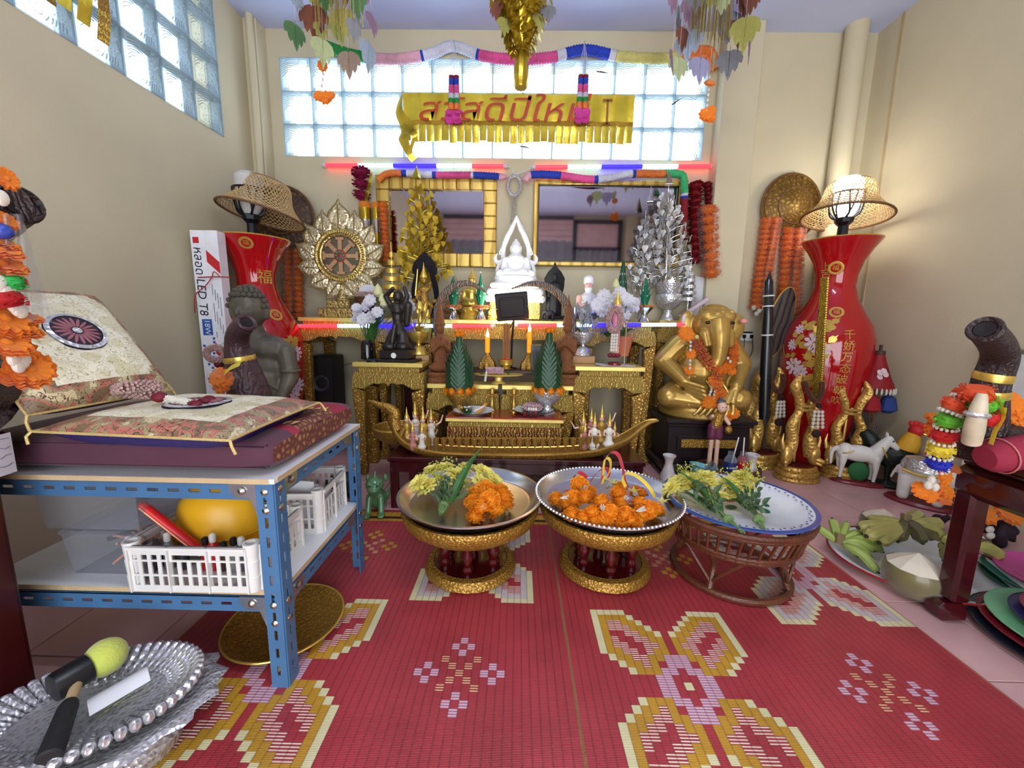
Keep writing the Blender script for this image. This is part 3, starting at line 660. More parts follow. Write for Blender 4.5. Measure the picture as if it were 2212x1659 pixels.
def petal_code():
 def inside(i, j):
  if i<1 or j<2 or i>9 or j>12: return False
  if j>12-max(0, 5-i): return False
  if i>9-max(0, 5-j): return False
  return i/4.2+j/6.2>=1.02
 code={}
 for i in range(0, 11):
  for j in range(0, 14):
   if not inside(i, j): continue
   core= lambda p, q:inside(p, q) and inside(p+1, q) and inside(p, q+1)
   if not core(i, j):code[i, j]=1; continue
   d=min(max(abs(a), abs(b)/1.6) for a in range(-4, 5) for b in range(-6, 7) if not core(i+a, j+b))
   code[i, j]=2 if d<=1.01 else (3 if d<=1.9 else 0)
 return code
PET=petal_code()
def flower(cells, ci, cj, faded):
 for (i, j), c in PET.items():
  if faded:c={1:1, 2:5, 3:3, 0:0}[c]
  for a in (-1, 1):
   for b in (-1, 1):cells[ci+a*i, cj+b*j]=c
 for i in range(-3, 4):
  for j in range(-4, 5):
   s=abs(i)/3+abs(j)/4
   if .62<s<=1.35 and abs(i)+abs(j)*.8<5.2 and not (abs(i)==3 and abs(j)>2):cells[ci+i, cj+j]=4
   if i==0 and abs(j)<1:cells[ci, cj]=1
def cross(cells, ci, cj, faded):
 for a, b in ((4, 0), (-4, 0), (0, 4), (0, -4)):
  for u, w in ((1, 0), (-1, 0), (0, 1), (0, -1)):cells[ci+a+u, cj+b+w]=2 if faded else 4
 for k in (-2, -1, 0, 1, 2):
  cells[ci+k, cj+k]=6; cells[ci+k, cj-k]=6
CW=.0213
def woven(label, x0, x1, y0, y1, motifs):
 nx=int(round((x1-x0)/CW)); ny=int(round((y1-y0)/CW)); cells={}
 for kind, px_, py_, fd in motifs:
  p=P(px_, py_, Z=.005); ci=int(round((p.x-x0)/CW-.5)); cj=int(round((p.y-y0)/CW-.5))
  (flower if kind=='f' else cross)(cells, ci, cj, fd)
 mb=MB(); vs=[(i*CW, j*CW, .004+.0022*noise.noise(V((i*.09, j*.11, x0*7)))+.0012) for j in range(ny+1) for i in range(nx+1)]
 fs=[]; mi=[]
 for j in range(ny):
  for i in range(nx):
   fs.append((j*(nx+1)+i, j*(nx+1)+i+1, (j+1)*(nx+1)+i+1, (j+1)*(nx+1)+i))
   c=cells.get((i, j), 0)
   if j>=ny-5:c=(2, 7, 2, 7, 0)[ny-1-j] if False else {0:0, 1:2, 2:2, 3:7, 4:2}[ny-1-j]
   mi.append(c)
 mb.v=vs; mb.f=fs; mb.m=mi
 n=len(mb.v); mb.add([(0, 0, .0005), (nx*CW, 0, .0005), (nx*CW, ny*CW, .0005), (0, ny*CW, .0005)], [(3, 2, 1, 0)], k=0)
 o=mb.build('woven_mat', mat_cols, None, T(x0, y0, 0)); tag(o, label, 'mat')
 for x in (0, nx*CW):MB().tube([(x, 0, .0035), (x, ny*CW, .0035)], .0035, 6).build('hem', mat('mat_hem', (150, 96, 70), .8, bump=.5, bs=200), o)
 return o
XS=P(1225, 1400, Z=.005).x
woven('red reed mat with gold flower motifs reaching under the blue rack', XS-51*CW, XS, .15, 1.79, [('f', 590, 1450, 0), ('x', 1000, 1447, 0), ('f', 1035, 1195, 1), ('x', 800, 1178, 1)])
woven('red reed mat with gold flower motifs beside the fruit tray', XS+.004, XS+.004+50*CW, .15, 1.79, [('f', 1482, 1478, 0), ('x', 1908, 1490, 0), ('f', 1700, 1232, 1), ('x', 1428, 1205, 1)])
# ================================================================ pedestal trays
darkred=mat('glossy_dark_red_wood', (74, 10, 16), .12, coat=.6, var=.2)
steel=mat('stainless_steel', (216, 216, 220), .22, 1., var=.05, vs=20)
alum=mat('brushed_aluminium', (212, 214, 220), .26, 1., var=.06, vs=14)
ZT=.275
def pedestal(label, px_, py_, r):
 c=P(px_, py_, Z=ZT); t=thing('pedestal_stand', label, 'stand', (c.x, c.y, .005))
 MB().lathe([(r*.64, 0), (r*.68, .006), (r*.67, .02), (r*.63, .034), (r*.55, .038), (r*.53, .026)], 48).build('base_ring', gold_d, t)
 MB().lathe([(.0, .026), (r*.56, .026), (r*.54, .036), (.0, .035)], 40, cap= False).build('base_plate', darkred, t)
 for a in (30, 90, 150, 210, 270, 330):
  MB().lathe([(.016, .036), (.020, .05), (.013, .06), (.020, .085), (.022, .10), (.014, .12), (.018, .135), (.018, .17)], 14, T(r*.40*cos(rad(a)), r*.40*sin(rad(a)), 0)).build('pillar', darkred, t)
 MB().lathe([(r*.5, .148), (r*.62, .155), (r*.8, .175), (r*.96, .205), (r*1.0, .235), (r*.98, .25), (r*.94, .25), (r*.94, .235), (r*.6, .17), (0, .165)], 56, cap= False).build('basin', gold_d, t)
 return t, c
def dish(name, label, c, r, z, m, rim=.022, beaded= False, name2='tray'):
 t=thing(name, label, name2, (c.x, c.y, z))
 MB().lathe([(0, 0), (r*.82, 0), (r*.86, .004), (r*.97, rim), (r, rim+.002), (r, rim+.006), (r*.965, rim+.006), (r*.85, .009), (r*.8, .005), (0, .005)], 64, cap= False).build('dish', m, t)
 if beaded:
  mb=MB()
  for i in range(110):a=2*pi*i/110; mb.ball((r*.985*cos(a), r*.985*sin(a), rim+.006), .0055, 6, 4)
  mb.build('beaded_rim', m, t)
 return t
LCEN, MCEN= None, None
_, LCEN=pedestal('gold lacquered pedestal stand under the steel tray with chrysanthemums', 1017, 1072, .245)
dish('steel_tray', 'polished steel tray holding a chrysanthemum bunch and marigolds', LCEN, .258, .256, steel, .03)
_, MCEN=pedestal('gold lacquered pedestal stand under the beaded tray heaped with marigolds', 1312, 1074, .245)
dish('beaded_tray', 'aluminium tray with a beaded rim heaped with marigold garlands', MCEN, .262, .256, alum, .03, True)
rat=mat('dark_rattan', (92, 50, 32), .35, bump=.5, bs=120, var=.25, vs=30)
EC=P(1588, 1086, Z=.27); t=thing('rattan_stand', 'dark rattan stand under the white enamel tray', 'stand', (EC.x, EC.y, .005))
MB().tube(arc((0, 0, .014), .19, 0, 360, 40, 'xy')[:-1], .012, 8, closed= True).build('foot_ring', rat, t)
for z, r, q in ((.255, .235, .011), (.243, .234, .008), (.165, .205, .009), (.152, .2, .008)):MB().tube(arc((0, 0, z), r, 0, 360, 48, 'xy')[:-1], q, 8, closed= True).build('hoop', rat, t)
for i in range(44):
 a=2*pi*i/44; MB().tube([(.203*cos(a), .203*sin(a), .155), (.232*cos(a+.05), .232*sin(a+.05), .25)], .0055, 6).build('slat', rat, t)
for i in range(4):
 a=rad(45+90*i)
 MB().tube(spline([(.2*cos(a), .2*sin(a), .16), (.165*cos(a), .165*sin(a), .10), (.175*cos(a), .175*sin(a), .05), (.19*cos(a), .19*sin(a), .012)], 5), .011, 8).build('leg', rat, t)
 for s in (-1, 1):MB().tube(spline([(.18*cos(a), .18*sin(a), .04), (.19*cos(a+s*.25), .19*sin(a+s*.25), .1), (.2*cos(a+s*.5), .2*sin(a+s*.5), .15)], 6), .006, 6).build('brace', rat, t)
enam=mat('white_enamel_tray', (232, 236, 240), .12, coat=.3); enb=mat('blue_enamel', (52, 84, 156), .15, coat=.3)
t=thing('enamel_tray', 'white enamel tray with a blue rim and painted roses', 'tray', (EC.x, EC.y, .264)); r=.245
MB().lathe([(0, 0), (r*.8, 0), (r*.96, .018), (r, .022), (r, .026), (r*.93, .025), (r*.8, .007), (0, .007)], 64, cap= False).build('dish', enam, t)
MB().lathe([(r*.94, .0256), (r*1.002, .0262), (r*1.002, .0215)], 64, cap= False).build('blue_rim', enb, t)
mb=MB()
for i in range(72):
 a=2*pi*i/72; rr=r*(.90 if i%2 else .875); mb.lathe([(.0, .0), (.0042, .0002)], 7, T(rr*cos(a), rr*sin(a), .0246-(.91-rr/r)*.06))
mb.build('lace_print', enb, t)
prn=MB(); random.seed(4)
for x, y, s, k in ((-.01, .02, .026, 0), (.02, .03, .02, 0), (.0, .05, .018, 0), (-.06, .01, .022, 1), (.05, -.02, .02, 1), (-.035, -.04, .024, 1), (.07, -.06, .022, 1), (-.075, .045, .016, 1), (.09, .02, .016, 2), (.03, -.09, .014, 3), (.1, -.02, .013, 1)):
 prn.lathe([(0, .0075), (s, .0075)], 10, T(x, y, 0)@rz(rnd(0, 90))@SC(1, .7, 1), k=k, cap= False)
prn.build('painted_flowers', [mat('print_rose', (196, 66, 92), .2), mat('print_green', (20, 104, 72), .2), mat('print_blue', (90, 130, 196), .2), mat('print_orange', (224, 120, 84), .2)], t)
stemg=mat('flower_stem', (104, 130, 78), .6, var=.2, vs=30)
sprig=mat('goldenrod_sprig', (186, 190, 84), .7, trl=.2, var=.2, vs=40)
foliage_m=mat('mum_foliage', (74, 98, 66), .6, trl=.2, var=.3, vs=30)
def blade(mb, p, q, w, bow=.02, k= None, n=8):
 p=V(p); q=V(q); d=(q-p); sd=d.cross(V((0, 0, 1))); sd=sd.normalized() if sd.length>1e-6 else V((1, 0, 0)); up=sd.cross(d).normalized()
 def f(u, v):
  ww=w*(sin(pi*min(1, .12+.88*v)**.8))*(1-.25*v); e=(u-.5)*2
  return p+d*v+sd*ww*e+up*(bow*sin(pi*v)+abs(e)*ww*.35)
 mb.surf(f, 4, n, k=k); return mb
def bouquet(label, base, head, heads, blades, hr, seed, z0):
 random.seed(seed); b=P(*base, Z=z0+.012); h=P(*head, Z=z0+.06); t=thing('chrysanthemum_bouquet', label, 'bouquet', (b.x, b.y, z0)); o=V((b.x, b.y, z0))
 for x, y, dz in heads:
  p=P(x, y, Z=z0+dz)-o; mid=(h-o)*.35+V((rnd(-.006, .006), rnd(-.006, .006), rnd(0, .012)))
  MB().tube(spline([(rnd(-.01, .01), rnd(-.006, .006), .010+rnd(0, .012)), mid, p-V((0, 0, .01))], 5), .0028, 6).build('stem', stemg, t)
  out=(p-(h-o)*.6).normalized()*.7+(CL-p-o).normalized()*.7+V((0, 0, .35))
  obj('flower_head', MUM, t, T(p)@out.to_track_quat('Z', 'Y').to_matrix().to_4x4()@rz(rnd(0, 360))@SC(hr*rnd(.85, 1.12)))
 for (x0, y0, za), (x1, y1, zb), w in blades:
  blade(MB(), P(x0, y0, Z=z0+za)-o, P(x1, y1, Z=z0+zb)-o, w, .018).build('long_leaf', leafg, t)
 mb=MB()
 for i in range(26):
  f=rnd(.35, .95); p=(h-o)*f+V((rnd(-.05, .05)*f, rnd(-.03, .03), rnd(.0, .035))); q=p+V((rnd(-.04, .04), rnd(-.02, .04), rnd(-.005, .03)))
  blade(mb, p, q, rnd(.006, .012), .006, n=4)
 mb.build('small_leaves', foliage_m, t, kind='stuff')
 mb=MB()
 for k in range(5):
  f=(h-o)*1.12+V((rnd(-.09, .09), rnd(.0, .05), rnd(.02, .06)))
  for i in range(26):mb.ball(f+V((rnd(-.02, .02), rnd(-.012, .012), rnd(-.03, .035))), rnd(.002, .0036), 5, 4)
  mb.tube([(h-o)*.5, f], .0012, 4)
 mb.build('sprig', sprig, t, kind='stuff')
 u=(h-o).normalized(); c=(h-o)*.26+V((0, 0, .01)); MB().lathe([(.017, -.006), (.019, 0), (.017, .006)], 14, aim(c, c+u)).build('tie', stemg, t)
 return t
bouquet('pale yellow chrysanthemum bunch with a long upright leaf on the steel tray', (952, 1112), (975, 1045), [(905, 1043, .06), (935, 1015, .075), (962, 1010, .085), (985, 1025, .08), (945, 1040, .05), (922, 1052, .045), (1010, 1012, .08), (1045, 1022, .075), (1040, 1045, .055), (1070, 1040, .05), (990, 1040, .06)], [((975, 1085, .03), (1042, 965, .16), .017), ((962, 1085, .02), (955, 1035, .05), .016), ((985, 1078, .02), (1010, 1040, .06), .012)], .046, 21, .262)
bouquet('yellow chrysanthemum bunch with two long leaves lying along the enamel tray', (1600, 1150), (1505, 1060), [(1450, 1055, .05), (1475, 1050, .06), (1490, 1035, .085), (1510, 1050, .07), (1530, 1045, .08), (1462, 1042, .06), (1550, 1070, .05), (1525, 1030, .09)], [((1555, 1110, .02), (1450, 1008, .13), .013), ((1545, 1110, .02), (1460, 1062, .05), .015), ((1560, 1115, .02), (1540, 1050, .07), .008)], .043, 22, .268)
bouquet('yellow chrysanthemum bunch with a bent broad leaf on the enamel tray', (1655, 1148), (1600, 1060), [(1592, 1040, .075), (1600, 1028, .09), (1570, 1045, .07), (1610, 1055, .06), (1620, 1040, .07), (1585, 1065, .05)], [((1612, 1100, .02), (1545, 1022, .10), .016), ((1620, 1100, .02), (1628, 1045, .07), .006), ((1605, 1098, .02), (1560, 1085, .03), .014)], .043, 23, .268)
def mari_bundle(label, heads, z0, white=(), rib=(), group= None, star=()):
 xs=[P(x, y, Z=z0+dz) for x, y, s, dz in heads]; o=V((xs[0].x, xs[0].y, z0)); t=thing('marigold_garland', label, 'garland', o, group=group)
 for (x, y, s, dz), p in zip(heads, xs):
  r_=mpp(p)*s; obj('marigold_head', MARI, t, T(p-o)@Euler((rnd(-.9, .3), rnd(-.5, .5), rnd(0, 6))).to_matrix().to_4x4()@SC(r_, r_, r_*.9))
 pts=[p-o for p in xs]
 if len(pts)>1:MB().tube(pts, .0015, 5).build('thread', string_m, t)
 for x, y, ang in white:
  p=P(x, y, Z=z0+.045)-o; mb=MB()
  for k in range(7):mb.tube([(rnd(-.003, .003), 0, 0), (.004*cos(k), .004*sin(k), .012), (.007*cos(k), .007*sin(k), .03)], [.001, .0028, .0016], 5)
  mb.build('jasmine_bud', jas, t, T(p)@rx(30)@ry(ang))
 for x, y, ang in star:
  p=P(x, y, Z=z0+.05)-o; mb=MB()
  for k in range(5):blade(mb, (0, 0, 0), (.03*cos(k*1.26), .03*sin(k*1.26), .016), .006, .004, n=4)
  mb.build('star_flower', mat('pale_yellow_petal', (240, 232, 140), .6, trl=.3), t, T(p)@ry(ang))
 for pts_, w, c in rib:
  MB().ribbon([P(x, y, Z=z0+dz)-o for x, y, dz in pts_] if len(pts_)>8 else spline([P(x, y, Z=z0+dz)-o for x, y, dz in pts_], 7), w, (.7, .6, .38)).build('ribbon', c, t)
 return t
ribr=mat('red_ribbon', (206, 52, 74), .3, trl=.2, sheen=.2); riby=mat('yellow_ribbon', (240, 214, 80), .3, trl=.2)
mari_bundle('orange marigold garland coiled beside the chrysanthemum bunch', [(1028, 1068, 22, .03), (1050, 1060, 24, .05), (1078, 1065, 24, .045), (1090, 1085, 22, .03), (1070, 1098, 24, .03), (1040, 1095, 24, .045), (1028, 1115, 22, .02), (1058, 1080, 24, .06), (1088, 1072, 20, .05), (1022, 1085, 20, .03)], .262, [(1030, 1098, 60)])
G='marigold garlands heaped on the beaded tray'
mari_bundle('small marigold garland with a sideways white bud at the tray edge', [(1202, 1078, 19, .022), (1225, 1090, 20, .022), (1238, 1078, 22, .04)], .262, [(1210, 1076, 80)], group=G)
mari_bundle('marigold garland with crimson ribbon curls at the heap top', [(1252, 1048, 20, .06), (1265, 1075, 22, .05), (1270, 1065, 20, .04)], .262, [(1258, 1062, 20)], [([(1240, 1060, .03), (1238, 1035, .06), (1250, 1020, .09), (1268, 1032, .07)], .018, ribr), ([(1215, 1062, .03), (1228, 1060, .05), (1240, 1066, .04)], .016, ribr)], group=G, star=[(1255, 1035, 0)])
mari_bundle('plain marigold trio at the front of the heap', [(1235, 1112, 21, .03), (1258, 1118, 20, .03), (1280, 1108, 22, .04)], .262, [], group=G)
mari_bundle('marigold garland carrying the tall crimson ribbon loop', [(1300, 1085, 23, .06), (1315, 1105, 21, .045), (1305, 1122, 22, .025), (1285, 1124, 18, .025)], .262, [(1302, 1105, -10)], [([(1290, 1050, .06), (1300, 1035, .10), (1305, 1000, .15), (1318, 978, .20), (1335, 982, .20), (1345, 1010, .14), (1350, 1040, .08), (1357, 1055, .05)], .016, ribr)], group=G, star=[(1305, 1040, 10)])
mari_bundle('marigold garland carrying the narrow yellow ribbon loop', [(1335, 1066, 20, .06), (1340, 1090, 22, .04), (1330, 1112, 20, .03)], .262, [(1345, 1085, 15), (1308, 1055, 30)], [([(1302, 1045, .08), (1304, 1010, .14), (1308, 990, .17), (1318, 995, .16), (1318, 1015, .12), (1308, 1035, .09)], .014, riby)], group=G, star=[(1325, 1048, 0)])
mari_bundle('marigold cluster with a slanting white bud at the heap front', [(1360, 1122, 21, .03), (1345, 1128, 18, .02), (1372, 1130, 17, .02), (1352, 1110, 20, .045)], .262, [(1375, 1105, 50)], group=G)
mari_bundle('marigold garland with a long yellow ribbon reaching the rim', [(1382, 1088, 20, .05), (1400, 1100, 23, .045), (1415, 1102, 22, .03), (1388, 1108, 20, .035)], .262, [(1380, 1075, -40)], [([(1352, 1052, .08), (1345, 1035, .11), (1352, 1022, .13), (1375, 1028, .12), (1400, 1050, .09), (1415, 1075, .05)], .015, riby)], group=G, star=[(1430, 1088, 0), (1368, 1066, 0)])
mari_bundle('small half-hidden marigolds behind the heap with a crimson ribbon', [(1385, 1066, 16, .03), (1372, 1062, 14, .03), (1340, 1052, 14, .03)], .262, [], [([(1275, 1042, .04), (1290, 1020, .08), (1310, 1012, .09), (1315, 1030, .06), (1295, 1050, .05)], .02, ribr)], group=G)
# ================================================================ blue slotted rack
blue=mat('blue_painted_steel', (74, 116, 158), .38, .1, var=.08, vs=12, bump=.03)
galv=mat('galvanised_plate', (176, 182, 190), .3, .9, var=.1, vs=30)
bolt_m=mat('bolt_steel', (196, 190, 178), .25, 1.)
slot_m=mat('slot_shadow', (24, 28, 34), .9)
board=mat('white_laminate', (222, 224, 228), .3, var=.04); board_e=mat('particle_board_edge', (196, 170, 130), .8, bump=.4, bs=150)
RX0, RX1, RY0, RY1, RH=-1.30, -.545, .854, 1.34, .525
rk=thing('slotted_steel_rack', 'blue slotted steel rack carrying the cushions', 'rack', (RX1, RY0, .005)); th=.003; aw=.04
def slotted(mb, a, b, u, n, sl=.026, sw=.0078, w=aw, off=.0):
 """flat steel strip from a to b, width along u, face normal n, with real oblong holes"""
 a=V(a); b=V(b); d=b-a; L_=d.length; d.normalize(); u=V(u); n=V(n); p=.048; k=int((L_-.02)/p); s0=(L_-k*p)/2
 def q(t, s, e): return a+d*t+u*s+n*e
 def bx(t0, t1, s0_, s1_):
  vs=[q(t, s, e) for t in (t0, t1) for s in (s0_, s1_) for e in (0, th)]
  mb.add(vs, [(0, 1, 3, 2), (4, 6, 7, 5), (0, 4, 5, 1), (2, 3, 7, 6), (0, 2, 6, 4), (1, 5, 7, 3)])
 c=w/2+off; bx(0, L_, 0, c-sw/2); bx(0, L_, c+sw/2, w)
 t=0
 for i in range(k):bx(t, s0+i*p+(p-sl)/2, c-sw/2, c+sw/2); t=s0+i*p+(p+sl)/2
 bx(t, L_, c-sw/2, c+sw/2)
LXn, LYd=RX0-RX1, RY1-RY0
for ix, sx in ((0, -1), (LXn, 1)):
 for iy, sy in ((0, 1), (LYd, -1)):
  mb=MB(); slotted(mb, (ix, iy, 0), (ix, iy, RH), (sx, 0, 0), (0, -sy, 0)); slotted(mb, (ix, iy, 0), (ix, iy, RH), (0, sy, 0), (-sx, 0, 0)); mb.build('post', blue, rk, smooth= False)
for z in (RH-.042, .20):
 for iy, sy in ((0, -1), (LYd, 1)):
  mb=MB(); slotted(mb, (-.004, iy-sy*.004, z), (LXn+.004, iy-sy*.004, z), (0, 0, 1), (0, sy*.0, 1) if False else (0, -sy, 0)); mb.box((LXn/2, iy-sy*.022, z+.038), (abs(LXn)-.01, .036, .003)); mb.build('beam', blue, rk, smooth= False)
 for ix, sx in ((0, 1), (LXn, -1)):
  mb=MB(); slotted(mb, (ix-sx*.004, .004, z), (ix-sx*.004, LYd-.004, z), (0, 0, 1), (-sx, 0, 0)); mb.box((ix-sx*.022, LYd/2, z+.038), (.036, LYd-.01, .003)); mb.build('beam', blue, rk, smooth= False)
for z, top in ((RH, 1), (.243, 0)):
 s=MB().box((LXn/2, LYd/2, z+.006), (abs(LXn)+(.012 if top else -.012), LYd+(.012 if top else -.012), .012), bev=.001).build('shelf_board', board, rk, smooth= False)
 MB().box((LXn/2, -(.0065 if top else -.0055), z+.006), (abs(LXn)-.012, .0012, .0118)).box(((.0065 if top else -.0055), LYd/2, z+.006), (.0012, LYd-.012, .0118)).build('edge_band', board_e, s, smooth= False)
def bolt(x, y, z, nx, ny):
 MB().lathe([(.009, 0), (.0085, .003), (.005, .006), (0, .007)], 14, aim((x, y, z), (x+nx, y+ny, z)), cap= False).build('bolt', bolt_m, rk)
for z in (RH-.02, RH-.065, .222, .175):bolt(-.02, -.001, z, 0, -1); bolt(.001, .02, z, 1, 0); bolt(.001, LYd-.02, z, 1, 0)
for z in (RH-.02, .222):bolt(-.075, .003, z, 0, -1); bolt(-.001, .075, z, 1, 0)
for z in (RH-.02, .222):
 s=1
 MB().prism([(-.04, .016), (-.105, .016), (-.105, -.004), (-.09, -.018), (-.06, -.018), (-.04, -.075)], .0015, T(0, .0045, z)).build('corner_plate', galv, rk, smooth= False)
 MB().prism([(.04, .016), (.105, .016), (.105, -.004), (.09, -.018), (.06, -.018), (.04, -.075)], .0015, T(-.0045, 0, z)@rz(90)).build('corner_plate', galv, rk, smooth= False)
 MB().prism([(-.04, .016), (-.105, .016), (-.105, -.004), (-.09, -.018), (-.06, -.018), (-.04, -.075)], .0015, T(-.0045, LYd, z)@rz(90)).build('corner_plate', galv, rk, smooth= False)
ZS=RH+.018
purp=mat('plum_cotton', (84, 46, 62), .85, bump=.15, bs=14, var=.12, vs=6, sheen=.1)
crim=mat('crimson_band', (150, 40, 62), .85, var=.1); mon=mat('gold_ikat_band', (186, 138, 84), .8, bump=.2, bs=55, tex='cells', col2=(104, 56, 50), cs=55)
def pad(w, d, h, nx=36, ny=22, nz=8, edge=.3):
 """closed puffy box surface with material column by x fraction"""
 mb=MB()
 def f(u, v):
  a=2*pi*v; e=.42
  cy_=math.copysign(abs(cos(a))**e, cos(a)); cz_=math.copysign(abs(sin(a))**.38, sin(a))
  x=(u-.5)*2; k=(1-abs(x)**14)**.5 if abs(x)<1 else 0
  return V((x*w/2, cy_*d/2*(.94+.06*k), h/2+cz_*h/2*(.55+.45*k)))
 mb.surf(f, nx, 44, cv= True)
 mb.f+=[tuple(j*(nx+1) for j in range(44)), tuple(j*(nx+1)+nx for j in range(44))[::-1]]; mb.m+=[0, 0]
 return mb
m_w, m_d, m_h=.70, .47, .088
t=thing('floor_mattress', 'plum mattress with crimson and gold woven end bands on the rack', 'mattress', (RX1-.01-m_w/2, RY0+.008+m_d/2, ZS))
mb=pad(m_w, m_d, m_h, 60)
for i, fc in enumerate(mb.f):
 x=sum(mb.v[q][0] for q in fc)/len(fc); e=m_w/2-x; yv=sum(mb.v[q][1] for q in fc)/len(fc)
 mb.m[i]=0
 if yv>-m_d/2+.10 and e<.2:mb.m[i]=1
 if yv>-m_d/2+.17 and yv<m_d/2-.14 and e<.2:mb.m[i]=2
 if yv>m_d/2-.05:mb.m[i]=0
mb.build('body', [purp, crim, mon], t)
seam=mat('dark_seam', (40, 20, 34), .9)
for z in (.02, m_h-.02):MB().tube([(m_w/2-.012, -m_d/2+.012, z), (m_w/2-.002, 0, z), (m_w/2-.012, m_d/2-.012, z)], .0025, 6).tube([(-m_w/2, -m_d/2+.004, z), (m_w/2-.012, -m_d/2+.004, z)], .0018, 6).build('piping', seam, t)
ik=MB()
for i in range(7):
 for yy in (-.075, .075):
  s=1 if yy>0 else -1; x=m_w/2-.02-.022*i; ik.prism([(x-.008, yy), (x+.008, yy), (x, yy+s*.028)], .001, T(0, 0, m_h+.0005)@rx(-90)@SC(1, 1, -1))
ik.build('woven_triangle', mat('gold_thread', (206, 164, 104), .7), t, smooth= False)
def brocade(name, stops, sc, line, ls):
 m=bpy.data.materials.new(name); MATS[name]=m; m.use_nodes= True; nt=m.node_tree; N=nt.nodes; L=nt.links; b=N['Principled BSDF']; b.inputs['Roughness'].default_value=.45
 tc=N.new('ShaderNodeTexCoord'); no=N.new('ShaderNodeTexNoise'); no.inputs['Scale'].default_value=sc; no.inputs['Detail'].default_value=1; L.new(tc.outputs['Object'], no.inputs['Vector'])
 r=N.new('ShaderNodeValToRGB'); r.color_ramp.interpolation='CONSTANT'
 for k, c in enumerate(stops):
  e=r.color_ramp.elements[k] if k<2 else r.color_ramp.elements.new(.5)
  e.position=.30+.40*k/len(stops); e.color=(*lin(c), 1)
 L.new(no.outputs[0], r.inputs[0]); w=N.new('ShaderNodeTexNoise'); w.inputs['Scale'].default_value=ls; w.inputs['Detail'].default_value=1.5; w.inputs['Distortion'].default_value=1.5; L.new(tc.outputs['Object'], w.inputs['Vector'])
 mm=N.new('ShaderNodeMath'); mm.operation='SUBTRACT'; mm.inputs[1].default_value=.5; L.new(w.outputs[0], mm.inputs[0]); ab=N.new('ShaderNodeMath'); ab.operation='ABSOLUTE'; L.new(mm.outputs[0], ab.inputs[0])
 st=N.new('ShaderNodeMath'); st.operation='LESS_THAN'; st.inputs[1].default_value=.018; L.new(ab.outputs[0], st.inputs[0])
 mx=N.new('ShaderNodeMix'); mx.data_type='RGBA'; L.new(st.outputs[0], mx.inputs[0]); L.new(r.outputs[0], mx.inputs[6]); mx.inputs[7].default_value=(*lin(line), 1); L.new(mx.outputs[2], b.inputs['Base Color'])
 bp=N.new('ShaderNodeBump'); bp.inputs['Strength'].default_value=.4; bp.inputs['Distance'].default_value=.003; L.new(ab.outputs[0], bp.inputs['Height']); L.new(bp.outputs[0], b.inputs['Normal']); return m
broc=brocade('cream_brocade', [(222, 214, 184), (232, 226, 202), (214, 206, 170)], 14, (178, 166, 122), 55)
brocr=brocade('rose_brocade', [(120, 100, 74), (176, 108, 92), (156, 140, 104), (206, 190, 150)], 26, (84, 46, 40), 48)
satin=mat('navy_satin', (40, 28, 110), .35); cord=mat('gold_cord', (214, 186, 120), .5, .3, bump=.6, bs=250)
purp_ap=mat('plum_applique', (150, 92, 100), .5, bump=.3, bs=120); darkthr=mat('dark_thread', (44, 30, 46), .7)
def cushion(label, c, rib, th_, inner=.62, med= True, sag=0.):
 """c: 4 corners (A,B,C,D) in the world, puffed by th_; front face is A-B-C-D counter-clockwise normal"""
 A, B, C, D=(V(q) for q in c); o=(A+B+C+D)/4; n=(B-A).cross(D-A).normalized(); t=thing('brocade_cushion', label, 'cushion', o)
 def pt(u, v, s):
  p=A*(1-u)*(1-v)+B*u*(1-v)+C*u*v+D*(1-u)*v-o
  e=(max(0, 1-(2*u-1)**4)*max(0, 1-(2*v-1)**4))**.55
  pin=.05*((2*u-1)**2*(1-(2*v-1)**2)); p=p*(1-pin*.6)
  return p+n*(s*th_*e+(.004*noise.noise(V((u*7, v*7, s)))*e))
 N_=28; top=MB().surf(lambda u, v:pt(u, v, 1), N_, N_)
 for i in range(N_*N_):
  u, v=abs((i%N_+.5)/N_-.5)*2, abs((i//N_+.5)/N_-.5)*2
  top.m[i]=0 if (u<inner+.12 and v<inner+.12 and u+v<inner+.75) else 1
 top.build('brocade_face', [broc, brocr], t)
 MB().surf(lambda u, v:pt(1-u, v, -1.5), 14, 14).build('satin_back', satin, t)
 rimp=[pt(i/16, 0, 0) for i in range(16)]+[pt(1, i/16, 0) for i in range(16)]+[pt(1-i/16, 1, 0) for i in range(16)]+[pt(0, 1-i/16, 0) for i in range(16)]
 MB().tube(rimp, .003, 6, closed= True).build('cord_edge', cord, t)
 for u, v in ((0, 0), (1, 0), (1, 1), (0, 1)):
  p=pt(u, v, 0); MB().tube([p, p*1.03+V((0, 0, -.01)), p*1.04+V((.006, 0, -.026))], .003, 6).build('tassel', cord, t)
 if med:
  ctr=pt(.5, .5, 1)+n*.002; fr=Matrix((((B-A).normalized()), (n.cross((B-A).normalized())), n)).transposed().to_4x4(); Q=T(ctr)@fr
  R0=min((B-A).length, (D-A).length)*.19
  m_=MB().lathe([(0, .003), (R0*.8, .002), (R0, -.004)], 40, Q, cap= False).build('medallion', darkthr, t)
  for i in range(18):
   a=2*pi*i/18; MB().lathe([(0, .004), (.8, .003), (1, .001)], 10, Q@rz(360*i/18)@T(R0*.46, 0, .001)@SC(R0*.3, R0*.062, 1), cap= False).build('petal', purp_ap, m_)
  MB().lathe([(R0*.82, .0035), (R0*.98, .001)], 40, Q, cap= False).build('silver_band', silver_c, m_)
  MB().lathe([(0, .007), (R0*.16, .004)], 14, Q, cap= False).build('silver_heart', silver_c, m_)
 return t
zc=ZS+m_h
